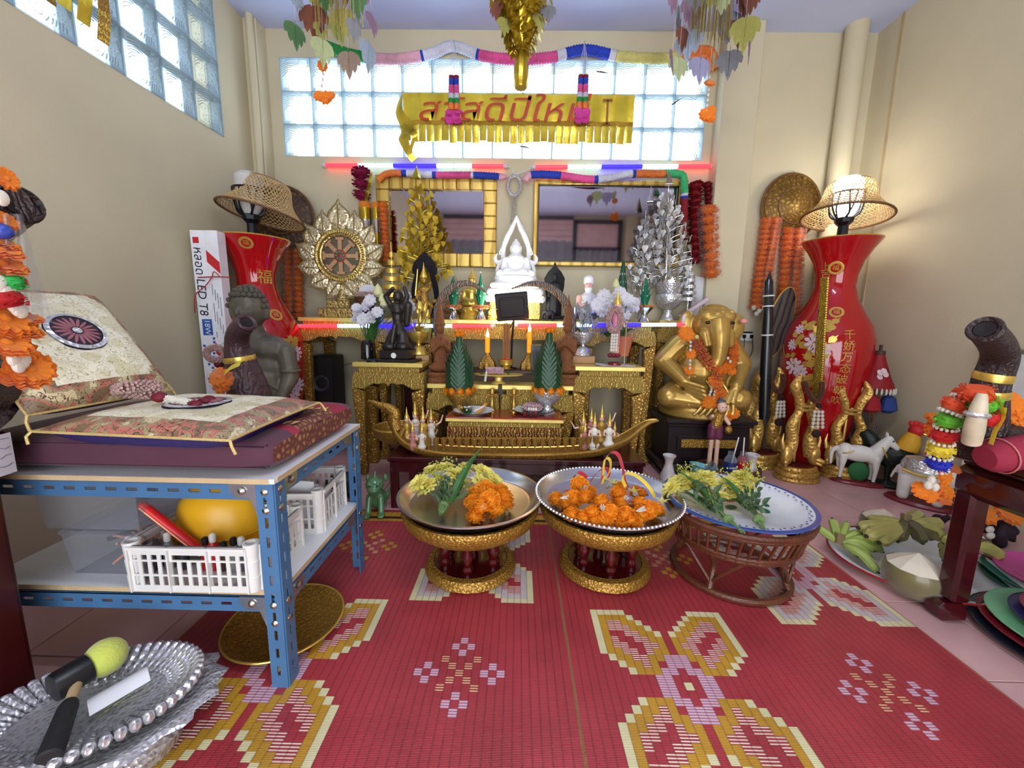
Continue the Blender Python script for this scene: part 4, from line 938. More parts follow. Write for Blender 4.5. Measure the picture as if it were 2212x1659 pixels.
FL_, FR_, RR_=P(68, 932, Z=zc+.026), P(497, 952, Z=zc+.022), P(690, 870, Z=zc+.024); RL_=FL_+RR_-FR_
cushion('flat cream and rose brocade seat cushion with navy satin edge', (FL_, FR_, RR_, RL_), 0, .030)
B2=P(372, 842, Z=zc+.06); C2=P(58, 898, Z=zc+.055); A2=P(205, 640, Y=B2.y+.05); A2.x-=.0
cushion('cream brocade cushion with a plum wheel medallion leaning upright', (C2, B2, A2, C2+A2-B2), 0, .055, inner=.66)
def fuzzy(mb, pts, r, k= None, dens=1.0):
 """thick rope of small crown-flower buds"""
 sp=along(pts, r*.42)
 for i, p in enumerate(sp):
  a=sp[max(0, i-1)]; b=sp[min(len(sp)-1, i+1)]; d=(b-a).normalized(); u=d.orthogonal().normalized(); w=d.cross(u)
  for j in range(int(8*dens)):
   an=2*pi*j/int(8*dens)+i*.5; mb.ball(p+(u*cos(an)+w*sin(an))*r*.82, r*rnd(.24, .34), 5, 4, k=k)
 return mb
zq=zc+.074
gp=[P(240, 845, Z=zq), P(270, 848, Z=zq), P(320, 850, Z=zq), P(340, 838, Z=zq+.01), P(320, 832, Z=zq+.02), P(270, 838, Z=zq+.02), P(240, 845, Z=zq)]
o=gp[0]; t=thing('dried_garland', 'dried pink crown-flower garland with white and crimson tail on the brocade seat', 'garland', o)
fuzzy(MB(), [p-o for p in spline(gp, 5)], .014).build('flower_rope', crown, t)
ob=P(345, 858, Z=zq); MB().ball(ob-o, (.018, .016, .013), 10, 7).build('rose', mred, t)
fuzzy(MB(), [p-o for p in spline([P(358, 862, Z=zq-.005), P(385, 866, Z=zq-.008), P(412, 872, Z=zq-.012)], 4)], .010).build('white_rope', jas, t)
for x, y in ((422, 873), (440, 868), (452, 862)):MB().ball(P(x, y, Z=zq-.012)-o, (.016, .010, .010), 9, 6).build('rosebud', mred, t)
crw=mat('white_crate_plastic', (222, 220, 216), .45, var=.05)
def crate(label, M, w, d, h, handle= True):
 t=thing('plastic_crate', label, 'crate', M=M)
 def side(L_, inv= False):
  mb=MB(); n=int(L_/.075); cw=L_/n; bt=.003
  for z0, z1 in ((0, .016), (h*.34, h*.38), (h*.66, h*.70), (h-.022, h)):mb.box((0, 0, (z0+z1)/2), (L_, bt, z1-z0))
  for r_, (z0, z1) in enumerate(((.016, h*.34), (h*.38, h*.66), (h*.70, h-.022))):
   for i in range(n):
    if r_==2 and handle and abs(i-(n-1)/2)<.9: continue
    for j in range(5):mb.box((-L_/2+cw*i+cw*(j/4.), 0, (z0+z1)/2), (cw*(.10 if j not in (0, 4) else .16), bt, z1-z0))
  for i in range(n+1):mb.box((-L_/2+cw*i, -.003, h/2), (.003, .008, h))
  mb.box((0, -.004, h-.003), (L_, .012, .006)); return mb
 for s, M2, L_ in ((0, T(0, -d/2, 0), w), (1, T(0, d/2, 0)@rz(180), w), (2, T(w/2, 0, 0)@rz(90), d), (3, T(-w/2, 0, 0)@rz(-90), d)):side(L_-.03).build('side', crw, t, M2, smooth= False)
 for sx in (-1, 1):
  for sy in (-1, 1):MB().lathe([(.014, 0), (.016, h*.33), (.0145, h*.34), (.0165, h*.67), (.015, h*.68), (.018, h+.006), (.012, h+.006), (.010, .004)], 14, T(sx*(w/2-.012), sy*(d/2-.012), 0)).build('corner_post', crw, t)
 MB().box((0, 0, .003), (w-.02, d-.02, .005)).build('floor', crw, t, smooth= False)
 return t
ZL=.26
ca=P(262, 1285, Z=ZL); cb=P(545, 1290, Z=ZL); cwid=(cb-ca).length
crate('white slatted crate filled with odds and ends on the lower shelf front', T((ca+cb)/2+V((0, .125, 0)))@rz(math.degrees(math.atan2(cb.y-ca.y, cb.x-ca.x))), cwid, .22, .115)
crate('white slatted crate standing behind the first crate on the lower shelf', T(-.72, 1.215, ZL)@rz(4), .27, .21, .13)
cc=(ca+cb)/2+V((0, .125, 0))
ylw=mat('yellow_plastic', (226, 168, 30), .35, var=.05)
yp=P(478, 1095, Y=1.05); t=thing('yellow_hard_hat', 'round yellow plastic hat lying in the crate', 'hat', (yp.x, yp.y, ZL+.04))
MB().lathe([(.14, 0), (.135, .01), (.118, .012), (.115, .05), (.10, .10), (.07, .135), (.03, .15), (0, .152)], 32, sx=1.0, sy=.8, cap= False).build('shell', ylw, t)
MB().tube(arc((0, 0, .02), .118, 0, 360, 32, 'xy', .095)[:-1], .004, 6, closed= True).build('brim_ridge', ylw, t)
r0, r1=P(302, 1088, Y=.93), P(440, 1195, Y=.93); d=r1-r0
t=thing('red_club', 'long red rounded stick leaning out of the crate', 'stick', r1)
MB().tube([r0-r1, (r0-r1)*.97, (0, 0, 0)], [.006, .011, .012], 12).build('shaft', mat('red_plastic', (206, 32, 36), .3), t)
MB().tube([(r0-r1)*.95+V((0, -.011, 0)), V((0, -.012, 0))], .0018, 6).build('stripe', mat('pale_stripe', (236, 200, 150), .4), t)
random.seed(9)
grp='bottles and tools inside the front crate'
for i, (x, col) in enumerate(((290, (40, 42, 46)), (318, (60, 62, 70)), (345, (26, 26, 30)), (372, (120, 124, 130)), (402, (50, 50, 56)), (452, (180, 30, 36)), (468, (196, 36, 40)), (490, (70, 50, 40)), (512, (150, 150, 150)), (528, (90, 90, 96)))):
 p=P(x, 1250, Y=cc.y-.03); nm='spray_bottle' if i%2 else 'torch'
 lab=['charcoal', 'slate', 'black', 'silver grey', 'dark grey', 'crimson', 'bright red', 'brown', 'light grey', 'mid grey'][i]+(' bottle' if i%2 else ' torch')+' standing inside the front white crate'
 t=thing(nm, lab, 'bottle' if i%2 else 'torch', (p.x, p.y, ZL+.006), group=grp); h_=rnd(.07, .095)
 MB().lathe([(.011, 0), (.012, .004), (.012, h_*.7), (.009, h_*.8)], 12).build('body', mat('crate_item_%d'%i, col, .3), t)
 MB().lathe([(.007, h_*.8), (.008, h_*.84), (.008, h_), (.004, h_+.004)], 10).build('cap', black_m if i%3 else met_white, t)
cbx=clear('frosted_box', (232, 234, 240), .10, .25, .4)
def storage(label, c, w, d, h, lid= True):
 t=thing('storage_box', label, 'box', c)
 mb=MB(); s=.92
 lo=[(-w/2*s, -d/2*s, 0), (w/2*s, -d/2*s, 0), (w/2*s, d/2*s, 0), (-w/2*s, d/2*s, 0)]; hi=[(-w/2, -d/2, h), (w/2, -d/2, h), (w/2, d/2, h), (-w/2, d/2, h)]
 mb.add(lo+hi, [(0, 3, 2, 1)]+[(i, (i+1)%4, 4+(i+1)%4, 4+i) for i in range(4)]); mb.build('tub', cbx, t, smooth= False)
 if lid:MB().box((0, 0, h+.007), (w+.012, d+.012, .014), bev=.005).build('lid', cbx, t)
 return t
s1=P(170, 1275, Z=ZL); lb=storage('clear lidded box of orange sticks on the lower shelf', (-1.0, 1.0, ZL), .215, .20, .105)
storage('clear storage box stacked on the box of orange sticks', (-1.03, 1.0, ZL+.121), .25, .21, .12, False)
ora=mat('orange_stick', (226, 140, 80), .7)
t=thing('incense_bundle', 'bundle of orange incense sticks in the clear lidded box', 'incense', (-.975, .985, ZL+.004))
random.seed(2)
for i in range(26):MB().tube([(rnd(-.06, .07), rnd(-.05, .05), .003), (rnd(-.05, .08), rnd(-.06, .06), rnd(.05, .09))], .003, 6).build('stick', ora, t)
t0=P(255, 1140, Y=1.04); t1=P(400, 1085, Y=1.1)
tag(MB().tube([t0, t0+(t1-t0)*.04, t1], [.008, .0095, .0095], 12).build('clear_tube', clear('clear_tube', (232, 232, 240), .3)), 'clear plastic tube lying across the crate and boxes', 'tube')
t0=P(232, 1165, Y=.97); t1=P(380, 1120, Y=1.1)
tag(MB().tube([t0, t0+(t1-t0)*.1, t1], [.006, .007, .004], 10).build('umbrella', black_w), 'folded black stick lying across the crate top', 'stick')
t=thing('paper_stack', 'white paper sheets standing in the rear crate', 'paper', (-.70, 1.2, ZL+.007))
for i in range(4):MB().surf(lambda u, v:(-.1+.19*u, -.05+.03*i+.008*sin(u*3), .003+(.14-.02*i)*v), 6, 2).build('sheet', paper_m, t)
# ================================================================ silver tray with mallet
sc=P(195, 1530, Z=.13); ang=28
M0=T(sc.x, sc.y, .005)@rz(ang)
t=thing('silver_pedestal_tray', 'ornate silver pedestal tray with a lobed rim beside the dark cabinet', 'tray', M=M0@SC(.80, .80, 1))
mb=MB().lathe([(.10, 0), (.135, .004), (.14, .03), (.12, .05), (.07, .08), (.11, .10)], 40, sx=1.25, sy=.95); mb.build('pedestal', silver_c, t)
MB().lathe([(.03, .095), (.14, .10), (.20, .112), (.215, .106)], 60, sx=1.25, sy=.9, cap= False, rip= lambda a, q:1+.05*q*sin(16*a)).build('skirt', silver_c, t)
MB().lathe([(0, .125), (.12, .125), (.135, .13)], 48, sx=1.3, sy=.85, cap= False).build('dish', silver_c, t)
nl=52
for i in range(nl):
 a=2*pi*i/nl; q=T(.135*1.3*cos(a), .135*.85*sin(a), .128)@rz(math.degrees(math.atan2(sin(a)*1.0, cos(a)*1.0)))
 MB().tube([(-.028, 0, 0), (.0, 0, .003), (.025, 0, .008), (.045, 0, .015), (.054, 0, .017)], [.003, .008, .0115, .0125, .006], 8).build('lobe', silver_c, t, q)
md0, md1=P(110, 1490, Z=.19), P(190, 1442, Z=.19); he=P(270, 1400, Z=.19)
t=thing('rubber_mallet', 'black mallet with a tennis ball end lying on the silver tray', 'mallet', md0)
MB().lathe([(.001, 0), (.026, .002), (.028, .01), (.028, (md1-md0).length)], 24, aim((0, 0, 0), md1-md0)).build('mallet_head', black_m, t)
tb=MB().ball(md1-md0+(md1-md0).normalized()*.028, .036, 24, 16).build('tennis_ball', mat('tennis_felt', (186, 194, 84), .95, bump=.5, bs=220, sheen=.4), t)
h0=P(165, 1480, Z=.185)-md0; h1=P(105, 1640, Z=.16)-md0; hm=h0+(h1-h0)*.25
MB().tube([h0, hm], .009, 12).build('wooden_neck', mat('pale_wood', (176, 150, 110), .6), t)
MB().tube([hm, hm+(h1-hm)*.1, h1*.97+hm*.03, h1], [.011, .015, .018, .014], 16).build('grip', mat('rubber_grip', (28, 28, 30), .7, bump=.3, bs=300), t)
c0, c1=P(190, 1530, Z=.155), P(320, 1455, Z=.165); dd=c1-c0
t=thing('rolled_card', 'folded white paper sleeve lying on the silver tray', 'paper', c0)
MB().surf(lambda u, v:dd*v+V((dd.y, -dd.x, 0)).normalized()*((u-.5)*.05)+V((0, 0, .012*sin(pi*u))), 8, 4).build('sleeve', paper_m, t)
for i in range(6):MB().ribbon([V((0, 0, .004))-dd*.12+V((.004*i-.012, .003*i-.008, 0)), dd*.4+V((.004*i-.012, .003*i-.008, .003))], .008, (.5, .8, 0)).build('note', mat('banknote_grey', (130, 124, 104), .7), t)
for k in range(2):MB().ribbon([dd*(.45+.2*k)+V((.01-.012*k, -.01, .0135)), dd*(.6+.25*k)+V((.01-.012*k, -.01, .0135))], .0016, (.5, .8, 0)).build('print_line', darkthr, t)
gt=P(590, 1375, Z=.03); t=thing('gold_tray', 'shallow gold tray on the mat under the rack', 'tray', (gt.x, gt.y+.06, .006))
MB().lathe([(0, 0), (.12, 0), (.152, .022), (.157, .03), (.152, .03), (.12, .006), (0, .006)], 48, cap= False).build('dish', gold_d, t)
MB().tube(arc((0, 0, .03), .156, 0, 360, 48, 'xy')[:-1], .003, 6, closed= True).build('rim', gold, t)
# ================================================================ floor vases with lamps
vred=mat('red_glazed_porcelain', (176, 16, 22), .07, coat=.6, var=.06, vs=3)
vgold=mat('gilt_print', (216, 176, 84), .3, .5); vwhite=mat('peony_print', (228, 200, 206), .3, var=.1, vs=40); vpink=mat('peony_shade', (170, 60, 80), .3)
lampblk=mat('black_lamp_metal', (28, 30, 36), .4, .5)
rattan=mat('pale_rattan', (196, 164, 112), .6, var=.15, vs=40); rattan_d=mat('brown_rattan', (110, 76, 44), .6, var=.2, vs=40)
frost=mat('frosted_shade', (236, 234, 232), .5, trl=.4); frost_on=mat('lit_shade', (255, 255, 255), .5, em=(255, 250, 240), es=16)
def vase_lamp(label, lab2, xc, Y, ytop, ks, lit, decor):
 s=mpp(P(xc, 700, Y=Y)); zz= lambda y:P(xc, y, Y=Y).z; cx=P(xc, 720, Y=Y).x
 off=ytop-525
 prof=[(72, 522), (70, 527), (58, 545), (46, 568), (38, 598), (37, 622), (45, 650), (60, 678), (76, 704), (85, 735), (87, 775), (83, 835), (72, 895), (58, 950)]
 prof=[(r*s*ks, zz(y+off)) for r, y in prof]+[(.135, .10), (.135, .03), (.145, .005), (.145, 0)]
 t=thing('floor_vase', label, 'vase', (cx, Y, 0))
 pr=prof[::-1]; MB().lathe(pr+[(pr[-1][0]-.012, pr[-1][1]-.012), (.1, pr[-1][1]-.1), (.06, pr[-1][1]-.3)], 56, cap= False).build('body', vred, t)
 MB().tube(arc((0, 0, pr[-1][1]), pr[-1][0]-.003, 0, 360, 48, 'xy')[:-1], .004, 6, closed= True).build('rim', vgold, t)
 def on(an, y, lift=.0015):
  z=zz(y);
  for (r0, z0), (r1, z1) in zip(pr[:-1], pr[1:]):
   if z0<=z<=z1:f=(z-z0)/max(1e-6, z1-z0); r=r0+(r1-r0)*f; sl=math.atan2(r1-r0, z1-z0); break
  else:r, sl=pr[-1][0], 0
  a=rad(-90+an)-math.atan2(cx, Y); n=V((cos(a)*cos(sl), sin(a)*cos(sl), -sin(sl))); tx=V((-sin(a), cos(a), 0)); tz=n.cross(tx)
  M=Matrix((tx, tz, n)).transposed().to_4x4(); M.translation=V((r*cos(a), r*sin(a), z))+n*lift; return M
 for an, y, sc in decor.get('medal', ()):
  g=MB().lathe([(0, 0), (.021*sc, 0), (.026*sc, .0008), (.030*sc, 0)], 20, on(an, y), cap= False).build('gilt_medallion', vgold, t)
  MB().lathe([(0, 0.001), (.019*sc, .001)], 16, on(an, y, .0022), cap= False).build('medallion_field', vred, g)
  text('福', .028*sc, vgold, g, on(an, y, .0032), 'medallion_character')
 for an, y, sc in decor.get('leaf', ()):
  for k in range(3):
   mb=MB(); sc_=sc; Q=on(an+rnd(-3, 3), y, .002)@rz(120*k+rnd(-25, 25)+60)
   mb.add([(0, 0, 0), (.016*sc, .018*sc, 0), (.012*sc, .034*sc, -.001), (.004*sc, .036*sc, -.001), (0, .05*sc, -.002), (-.004*sc, .036*sc, -.001), (-.012*sc, .034*sc, -.001), (-.016*sc, .018*sc, 0)], [tuple(range(8))], Q); mb.build('gilt_leaf', vgold, t)
 for an, y, sc in decor.get('peony', ()):
  f=MB().lathe([(0, 0), (.012*sc, 0)], 12, on(an, y, .003), cap= False).build('painted_peony', vpink, t)
  sc*=.62
  for rr, n in ((.034, 9), (.018, 6)):
   for k in range(n):MB().lathe([(0, .0), (.011*sc, -.001)], 9, on(an, y, .0036 if rr>.03 else .0044)@rz(360*k/n)@T(rr*sc*rnd(.85, 1.1), 0, 0)@SC(1.2, .85, 1), cap= False).build('petal', vwhite, f)
 for an, y, sz, ch in decor.get('text', ()):text(ch, sz, vgold, t, on(an, y, .003), 'gilt_character')
 for an, pts in decor.get('vine', ()):MB().tube([on(a, y, .001).translation for a, y in pts], .0025, 5).build('gilt_vine', vgold, t)
 zt=pr[-1][1]; l=thing('lamp', lab2, 'lamp', (cx, Y, zt-.1))
 b=.1; MB().lathe([(.06, b-.1), (.03, b-.05), (.028, b), (.026, b+.085), (.045, b+.105), (.05, b+.13), (.03, b+.14)], 8).build('neck', lampblk, l, smooth= False)
 MB().lathe([(.036, b+.135), (.06, b+.18), (.072, b+.25), (.072, b+.34), (.05, b+.36)], 24).build('glass_shade', frost_on if lit else frost, l)
 for i in range(6):
  a=2*pi*i/6; q= lambda r, z, da=0:(r*cos(a+da), r*sin(a+da), b+z)
  MB().tube(spline([q(.036, .125), q(.07, .15, .15), q(.086, .21, .05), q(.082, .27)], 5), .0055, 6).build('cage_bar', lampblk, l)
  MB().tube(spline([q(.04, .13), q(.075, .18, .3), q(.083, .265, .5)], 5), .0045, 6).build('cage_bar', lampblk, l)
 MB().tube(arc((0, 0, b+.27), .083, 0, 360, 30, 'xy')[:-1], .005, 6, closed= True).build('cage_ring', lampblk, l)
 hp=[(.0, .345), (.08, .35), (.118, .335), (.128, .30), (.138, .25), (.16, .215), (.186, .185), (.214, .158), (.226, .145)]
 tl=ry(decor['tilt'][0])@rx(decor['tilt'][1])
 def hat(u, v):
  k=v*(len(hp)-1); i=min(int(k), len(hp)-2); r=hp[i][0]+(hp[i+1][0]-hp[i][0])*(k-i); z=hp[i][1]+(hp[i+1][1]-hp[i][1])*(k-i)
  return tl@V((r*cos(2*pi*u), r*sin(2*pi*u), b+z))
 mb=MB(); n=46
 for i in range(n):
  for d in (-1, 1):mb.tube([hat(i/n+d*.22*v/18, .14+.86*v/18) for v in range(19)], .0021, 4)
 for v in (.2, .3, .4, .5, .6, .68, .76, .84, .92):mb.tube([hat(i/40, v) for i in range(40)], .0017, 4, closed= True)
 for i in range(16):mb.tube([hat(i/16, .02), hat(i/16, .14)], .002, 4)
 mb.build('woven_lattice', rattan, l, kind='stuff')
 MB().tube([hat(i/60, 1) for i in range(60)], .0065, 7, closed= True).build('brim_edge', rattan_d, l)
 MB().tube([hat(i/40, .22) for i in range(40)], .004, 6, closed= True).build('crown_edge', rattan_d, l)
 return t
random.seed(31)
leafs=[(-38, 730, 1.2), (-30, 700, 1.), (-18, 712, 1.6), (-8, 718, 1.6), (-2, 738, 1.3), (-24, 752, 1.4), (-16, 772, 1.4), (-6, 768, 1.2), (-30, 790, 1.2), (-22, 810, 1.2), (-44, 770, 1.), (2, 700, 1.2), (-12, 815, 1.2)]
peon=[(-14, 738, 2.0), (-6, 752, 1.6), (-40, 712, 1.2), (-38, 790, 2.0), (-28, 800, 1.5), (-46, 745, 1.3)]
vase_lamp('tall red porcelain vase with white peonies and gilt characters beside the gilded naga stands', 'lamp glowing under a woven hat shade in the peony vase', 1790, 2.58, 523, .95, True, dict(medal=[(-4, 583, 1.3), (8, 676, 1.25)], leaf=leafs, peony=peon, tilt=(6, -6), text=[(25, 722, .062, '千'), (25, 744, .062, '娇'), (24, 766, .062, '万'), (24, 788, .062, '态'), (22, 810, .062, '破'), (21, 832, .06, '朝'), (20, 852, .055, '吹'), (-28, 580, .06, '上'), (-28, 600, .06, '百')], vine=[(0, [(-35, 870), (-25, 850), (-15, 835), (-8, 812)]), (0, [(-45, 850), (-36, 830), (-30, 800)])]))
vase_lamp('tall red porcelain vase with a gilt character standing behind the bronze figure', 'unlit lamp with a woven hat shade in the vase by the tube-box bundle', 563, 2.42, 520, .97, False, dict(medal=[(-12, 535, 1.2), (28, 680, 1.25), (-30, 680, 1.2)], leaf=[(40, 745, 1.5), (46, 780, 1.4), (38, 800, 1.2), (44, 735, 1.2)], peony=[(48, 760, 1.6), (50, 830, 1.8), (44, 850, 1.6)], tilt=(10, -8), text=[(24, 602, .085, '福')], vine=[(0, [(40, 760), (44, 800), (46, 850)])]))
# ================================================================ hats and garlands on the wall
straw=mat('gilt_straw', (176, 140, 62), .4, .45, bump=.8, bs=40, tex='cells', col2=(110, 80, 30), dist=.004)
straw_b=mat('brown_wicker', (120, 84, 48), .55, bump=.9, bs=32, tex='cells', col2=(60, 38, 20), dist=.004)
def wall_hat(label, x, y, Y, r, yaw, m, tilt=0):
 p=P(x, y, Y=Y); t=thing('woven_hat', label, 'hat', M=T(p)@rz(yaw)@rx(90+tilt))
 MB().lathe([(r, 0), (r*.98, .012), (r*.55, r*.18), (r*.5, r*.21), (r*.12, r*.34), (0, r*.36)], 40, cap= False).build('crown', m, t)
 MB().tube(arc((0, 0, .003), r, 0, 360, 48, 'xy')[:-1], .007, 8, closed= True).build('brim', rattan_d, t)
 MB().tube(arc((0, 0, .017), r*.93, 0, 360, 48, 'xy')[:-1], .004, 6, closed= True).build('brim', m, t)
 MB().tube(arc((0, 0, r*.19), r*.55, 0, 360, 36, 'xy')[:-1], .005, 6, closed= True).build('band', rattan_d, t)
 for i in range(24):a=2*pi*i/24; MB().tube([(r*.96*cos(a), r*.96*sin(a), .016), (r*.56*cos(a), r*.56*sin(a), r*.18)], .002, 4).build('rib', rattan_d, t)
 MB().tube([(0, r*.9, .0), (0, r*1.12, -.01), (.01, r*.95, .01)], .0015, 5).build('string_loop', string_m, t)
 return t
wall_hat('conical gilt straw hat hanging on the wall behind the lit lamp', 1708, 447, 2.89, .21, 6, straw)
wall_hat('round brown wicker hat hanging on the wall behind the unlit lamp', 612, 470, 2.80, .20, 6, straw_b)
yb=P(612, 400, Y=2.86); t=thing('yellow_ribbon', 'yellow ribbon tied on a nail above the wicker hat', 'ribbon', yb)
MB().ribbon(spline([(0, 0, 0), (.02, -.03, -.03), (.05, -.03, -.12), (.09, -.02, -.24)], 5), [.01, .03, .035]+[.05]*13, (.7, -.7, 0)).build('tail', mat('mustard_cloth', (188, 160, 60), .7), t)
MB().tube([(0, .05, .01), (0, -.01, 0), (.0, -.012, -.1)], .003, 6).build('nail_cord', black_m, t)
packw=clear('plastic_wrap', (252, 250, 248), .0, .1, .35)
def packed_garland(label, cols, y0, y1, Y, slant, r, dn='cloth_flower', me= None, film_= True, tail= None):
 a=P(cols[0], y0, Y=Y); t=thing('flower_garland', label, 'garland', a); s=mpp(a)
 for c in cols:
  n=int((y1-y0)/(r*.85)); hang('flower', t, me or CLOTH, [P(c+slant*(i/n), y0+(y1-y0)*i/n, Y=Y-.01*(i%2))-a for i in range(n+1)], s*r, .66 if me in (None, CLOTH) else .7, 14)
 if film_:
  w=(cols[-1]-cols[0])+2.4*r
  def f(u, v):
   p=P(cols[0]-1.2*r+w*u+slant*v, y0-6+(y1-y0+14)*v, Y=Y-.02)-a; return p+V((0, -s*r*1.1*sin(pi*u)**.6+.006*sin(u*19+v*7), 0))
  MB().surf(f, 16, 16).build('plastic_sleeve', packw, t)
 MB().tube([P((cols[0]+cols[-1])/2, y0, Y=Y)-a, P((cols[0]+cols[-1])/2, y0-14, Y=Y+.03)-a], .002, 5).build('cord', string_m, t)
 if tail:
  for x, y in tail:MB().ball(P(x, y, Y=Y-.03)-a, (s*5, s*5, s*6), 8, 6).build('white_bud', jas, t)
 return t
random.seed(41)
packed_garland('two strings of orange cloth flowers in plastic beside the pier, ending in white buds', (1655, 1674), 478, 660, 2.86, -24, 13, tail=[(1628, 665), (1640, 672), (1650, 668), (1634, 678)])
packed_garland('two strings of orange cloth flowers in plastic behind the dark oval board', (1700, 1726), 500, 672, 2.86, -10, 14, tail=[(1690, 672), (1702, 676)])
packed_garland('two faded strings of orange cloth flowers under the wicker hat', (620, 642), 520, 680, 2.84, 4, 13)
redd=marigold_mesh(mat('dark_red_cloth', (138, 18, 30), .7, trl=.15), 'red_cloth_flower')
packed_garland('dark red cloth garland on the wall at the end of the mirror', (1503, ), 402, 560, 2.85, -2, 17, me=redd, film_= False)
packed_garland('second strand of dark red cloth flowers hooked beside a gold ribbon', (1529, ), 400, 470, 2.86, 6, 10, me=redd, film_= False)
packed_garland('orange and coral cloth garland in plastic over the dark red garland', (1530, ), 455, 590, 2.80, 6, 20)
purd=marigold_mesh(mat('crimson_cloth', (150, 22, 72), .7, trl=.15), 'crimson_cloth_flower')
packed_garland('thick crimson cloth garland hanging from a nail by the plank-framed mirror', (779, ), 372, 420, 2.85, 2, 20, me=purd, film_= False)
packed_garland('string of marigold-orange cloth flowers hanging over the plank mirror frame', (827, ), 444, 560, 2.80, 8, 11, film_= False)
a=P(785, 440, Y=2.83); t=thing('ribbon_garland', 'silver and gold ribbon garland in a clear sleeve below the crimson garland', 'garland', a); s=mpp(a)
for x, w in ((788, 13), (812, 9)):
 for y0, y1, m in ((438, 450, fabor), (450, 475, foil_g), (475, 505, foil_s), (505, 545, foil_g), (545, 600, gold_d)):
  MB().lathe([(s*w, (P(x, y0, Y=2.83)-a).z), (s*w*.95, (P(x, (y0+y1)/2, Y=2.83)-a).z), (s*w, (P(x, y1, Y=2.83)-a).z)], 12, c=((P(x, 450, Y=2.83)-a).x, 0, 0)).build('ribbon_band', m, t)
MB().ribbon([P(x, y, Y=2.82)-a for x, y in ((802, 372), (799, 395), (792, 420), (789, 438))], [.02, .035, .04, .03], (.9, -.4, 0)).build('gold_ribbon', foil_g, t)
a=P(1111, 402, Y=2.86); s=mpp(a); t=thing('bead_wreath', 'oval wreath of silver beads hanging above the white seated figure', 'wreath', a); random.seed(5)
beadm=mat('silver_bead', (206, 208, 214), .2, .9)
for k in range(2):
 for i in range(40):
  an=2*pi*(i+.5*k)/40; rr=1+.16*k-.08; obj('bead', BEAD if 'BEAD' in globals() else globals().setdefault('BEAD', MB().ball((0, 0, 0), 1, 8, 6).mesh('bead', beadm)), t, T(s*14*rr*cos(an), -.01, s*20*rr*sin(an))@SC(s*2.4))
for dx in (-4, 0, 4):
 for i in range(14):obj('bead', BEAD, t, T(s*dx*(1+i*.02), -.01, -s*(22+4.2*i))@SC(s*1.8))
a=P(1612, 728, Y=2.895); t=thing('power_strip', 'white wall socket block with black plugs beside the gold elephant figure', 'socket', a)
MB().box((0, 0, 0), (.085, .03, .055), bev=.006).build('body', met_white, t)
for i in range(3):MB().box((-.026+.026*i, -.02, .005), (.02, .018, .026), bev=.004).build('plug', black_m if i!=1 else met_white, t)
MB().box((.0, 0, .032), (.07, .025, .01)).build('switch_top', black_m, t)
MB().tube(spline([(.026, -.03, -.01), (.03, -.04, -.1), (-.02, -.05, -.22), (-.01, -.06, -.36), (.08, -.08, -.42)], 8), .0025, 6).build('cord', black_m, t)
MB().tube(spline([(-.026, -.03, -.01), (-.03, -.04, -.1), (-.028, -.045, -.2)], 6), .0025, 6).build('cord', black_m, t)
# ================================================================ gold elephant-headed statue on a black stand
ebony=mat('black_lacquer', (30, 20, 24), .3, coat=.2, var=.2); bronze=mat('gold_paint', (186, 150, 76), .32, .5, bump=.08, bs=30, var=.18, vs=6)
tf=P(1440, 907, Z=.345); x1=P(1640, 908, Y=tf.y).x; dpt=.34
t=thing('black_stand', 'black lacquered stand with a gold inlaid panel under the gold elephant-headed statue', 'stand', ((tf.x+x1)/2, tf.y+dpt/2, 0)); w=x1-tf.x
MB().box((0, 0, .333), (w, dpt, .025), bev=.006).box((0, 0, .31), (w-.03, dpt-.03, .025), bev=.006).build('top', ebony, t)
MB().box((0, 0, .18), (w-.06, dpt-.06, .24)).build('body', ebony, t, smooth= False)
MB().box((0, 0, .045), (w, dpt, .05), bev=.012).box((0, 0, .012), (w+.02, dpt+.02, .024), bev=.006).build('plinth', ebony, t)
MB().box((0, -dpt/2+.028, .2), (w-.16, .012, .09), bev=.004).build('panel_frame', ebony, t)
MB().box((0, -dpt/2+.020, .2), (w-.21, .006, .05)).build('gold_inlay', gold_d, t, smooth= False)
gc=P(1508, 895, Y=2.48); gx=gc.x
t=thing('elephant_headed_statue', 'gold seated elephant-headed statue wreathed in orange flowers', 'statue', (gx, 2.485, .346), -6)
MB().lathe([(.215, 0), (.225, .01), (.225, .035), (.205, .05), (.2, .07), (.0, .075)], 44, sx=1.05, sy=.85, cap= False).build('plinth', bronze, t)
mb=MB()
mb.ball((0, .0, .20), (.17, .14, .13)); mb.ball((0, -.03, .28), (.155, .13, .14)); mb.ball((0, 0, .40), (.15, .10, .11))
mb.cap((-.12, .0, .15), (-.21, -.10, .12), .085, .07); mb.cap((-.21, -.10, .12), (.02, -.155, .095), .062, .045)
mb.cap((.12, .0, .15), (.20, -.08, .12), .085, .07); mb.cap((.20, -.08, .12), (-.02, -.13, .085), .055, .04)
mb.cap((-.14, 0, .43), (-.235, -.01, .33), .068, .062); mb.cap((-.235, -.01, .33), (-.14, -.13, .225), .056, .042)
mb.cap((.14, 0, .43), (.22, -.01, .32), .068, .06); mb.cap((.22, -.01, .32), (.16, -.12, .20), .054, .04)
for k in range(4):
 mb.cap((-.15+.012*k, -.15, .225-.022*k), (-.05+.010*k, -.20, .20-.026*k), .015, .011)
 mb.cap((.16-.018*k, -.14, .19-.008*k), (.13-.030*k, -.18, .11-.002*k), .015, .011)
mb.cap((-.14, -.13, .25), (-.09, -.17, .255), .013, .010)
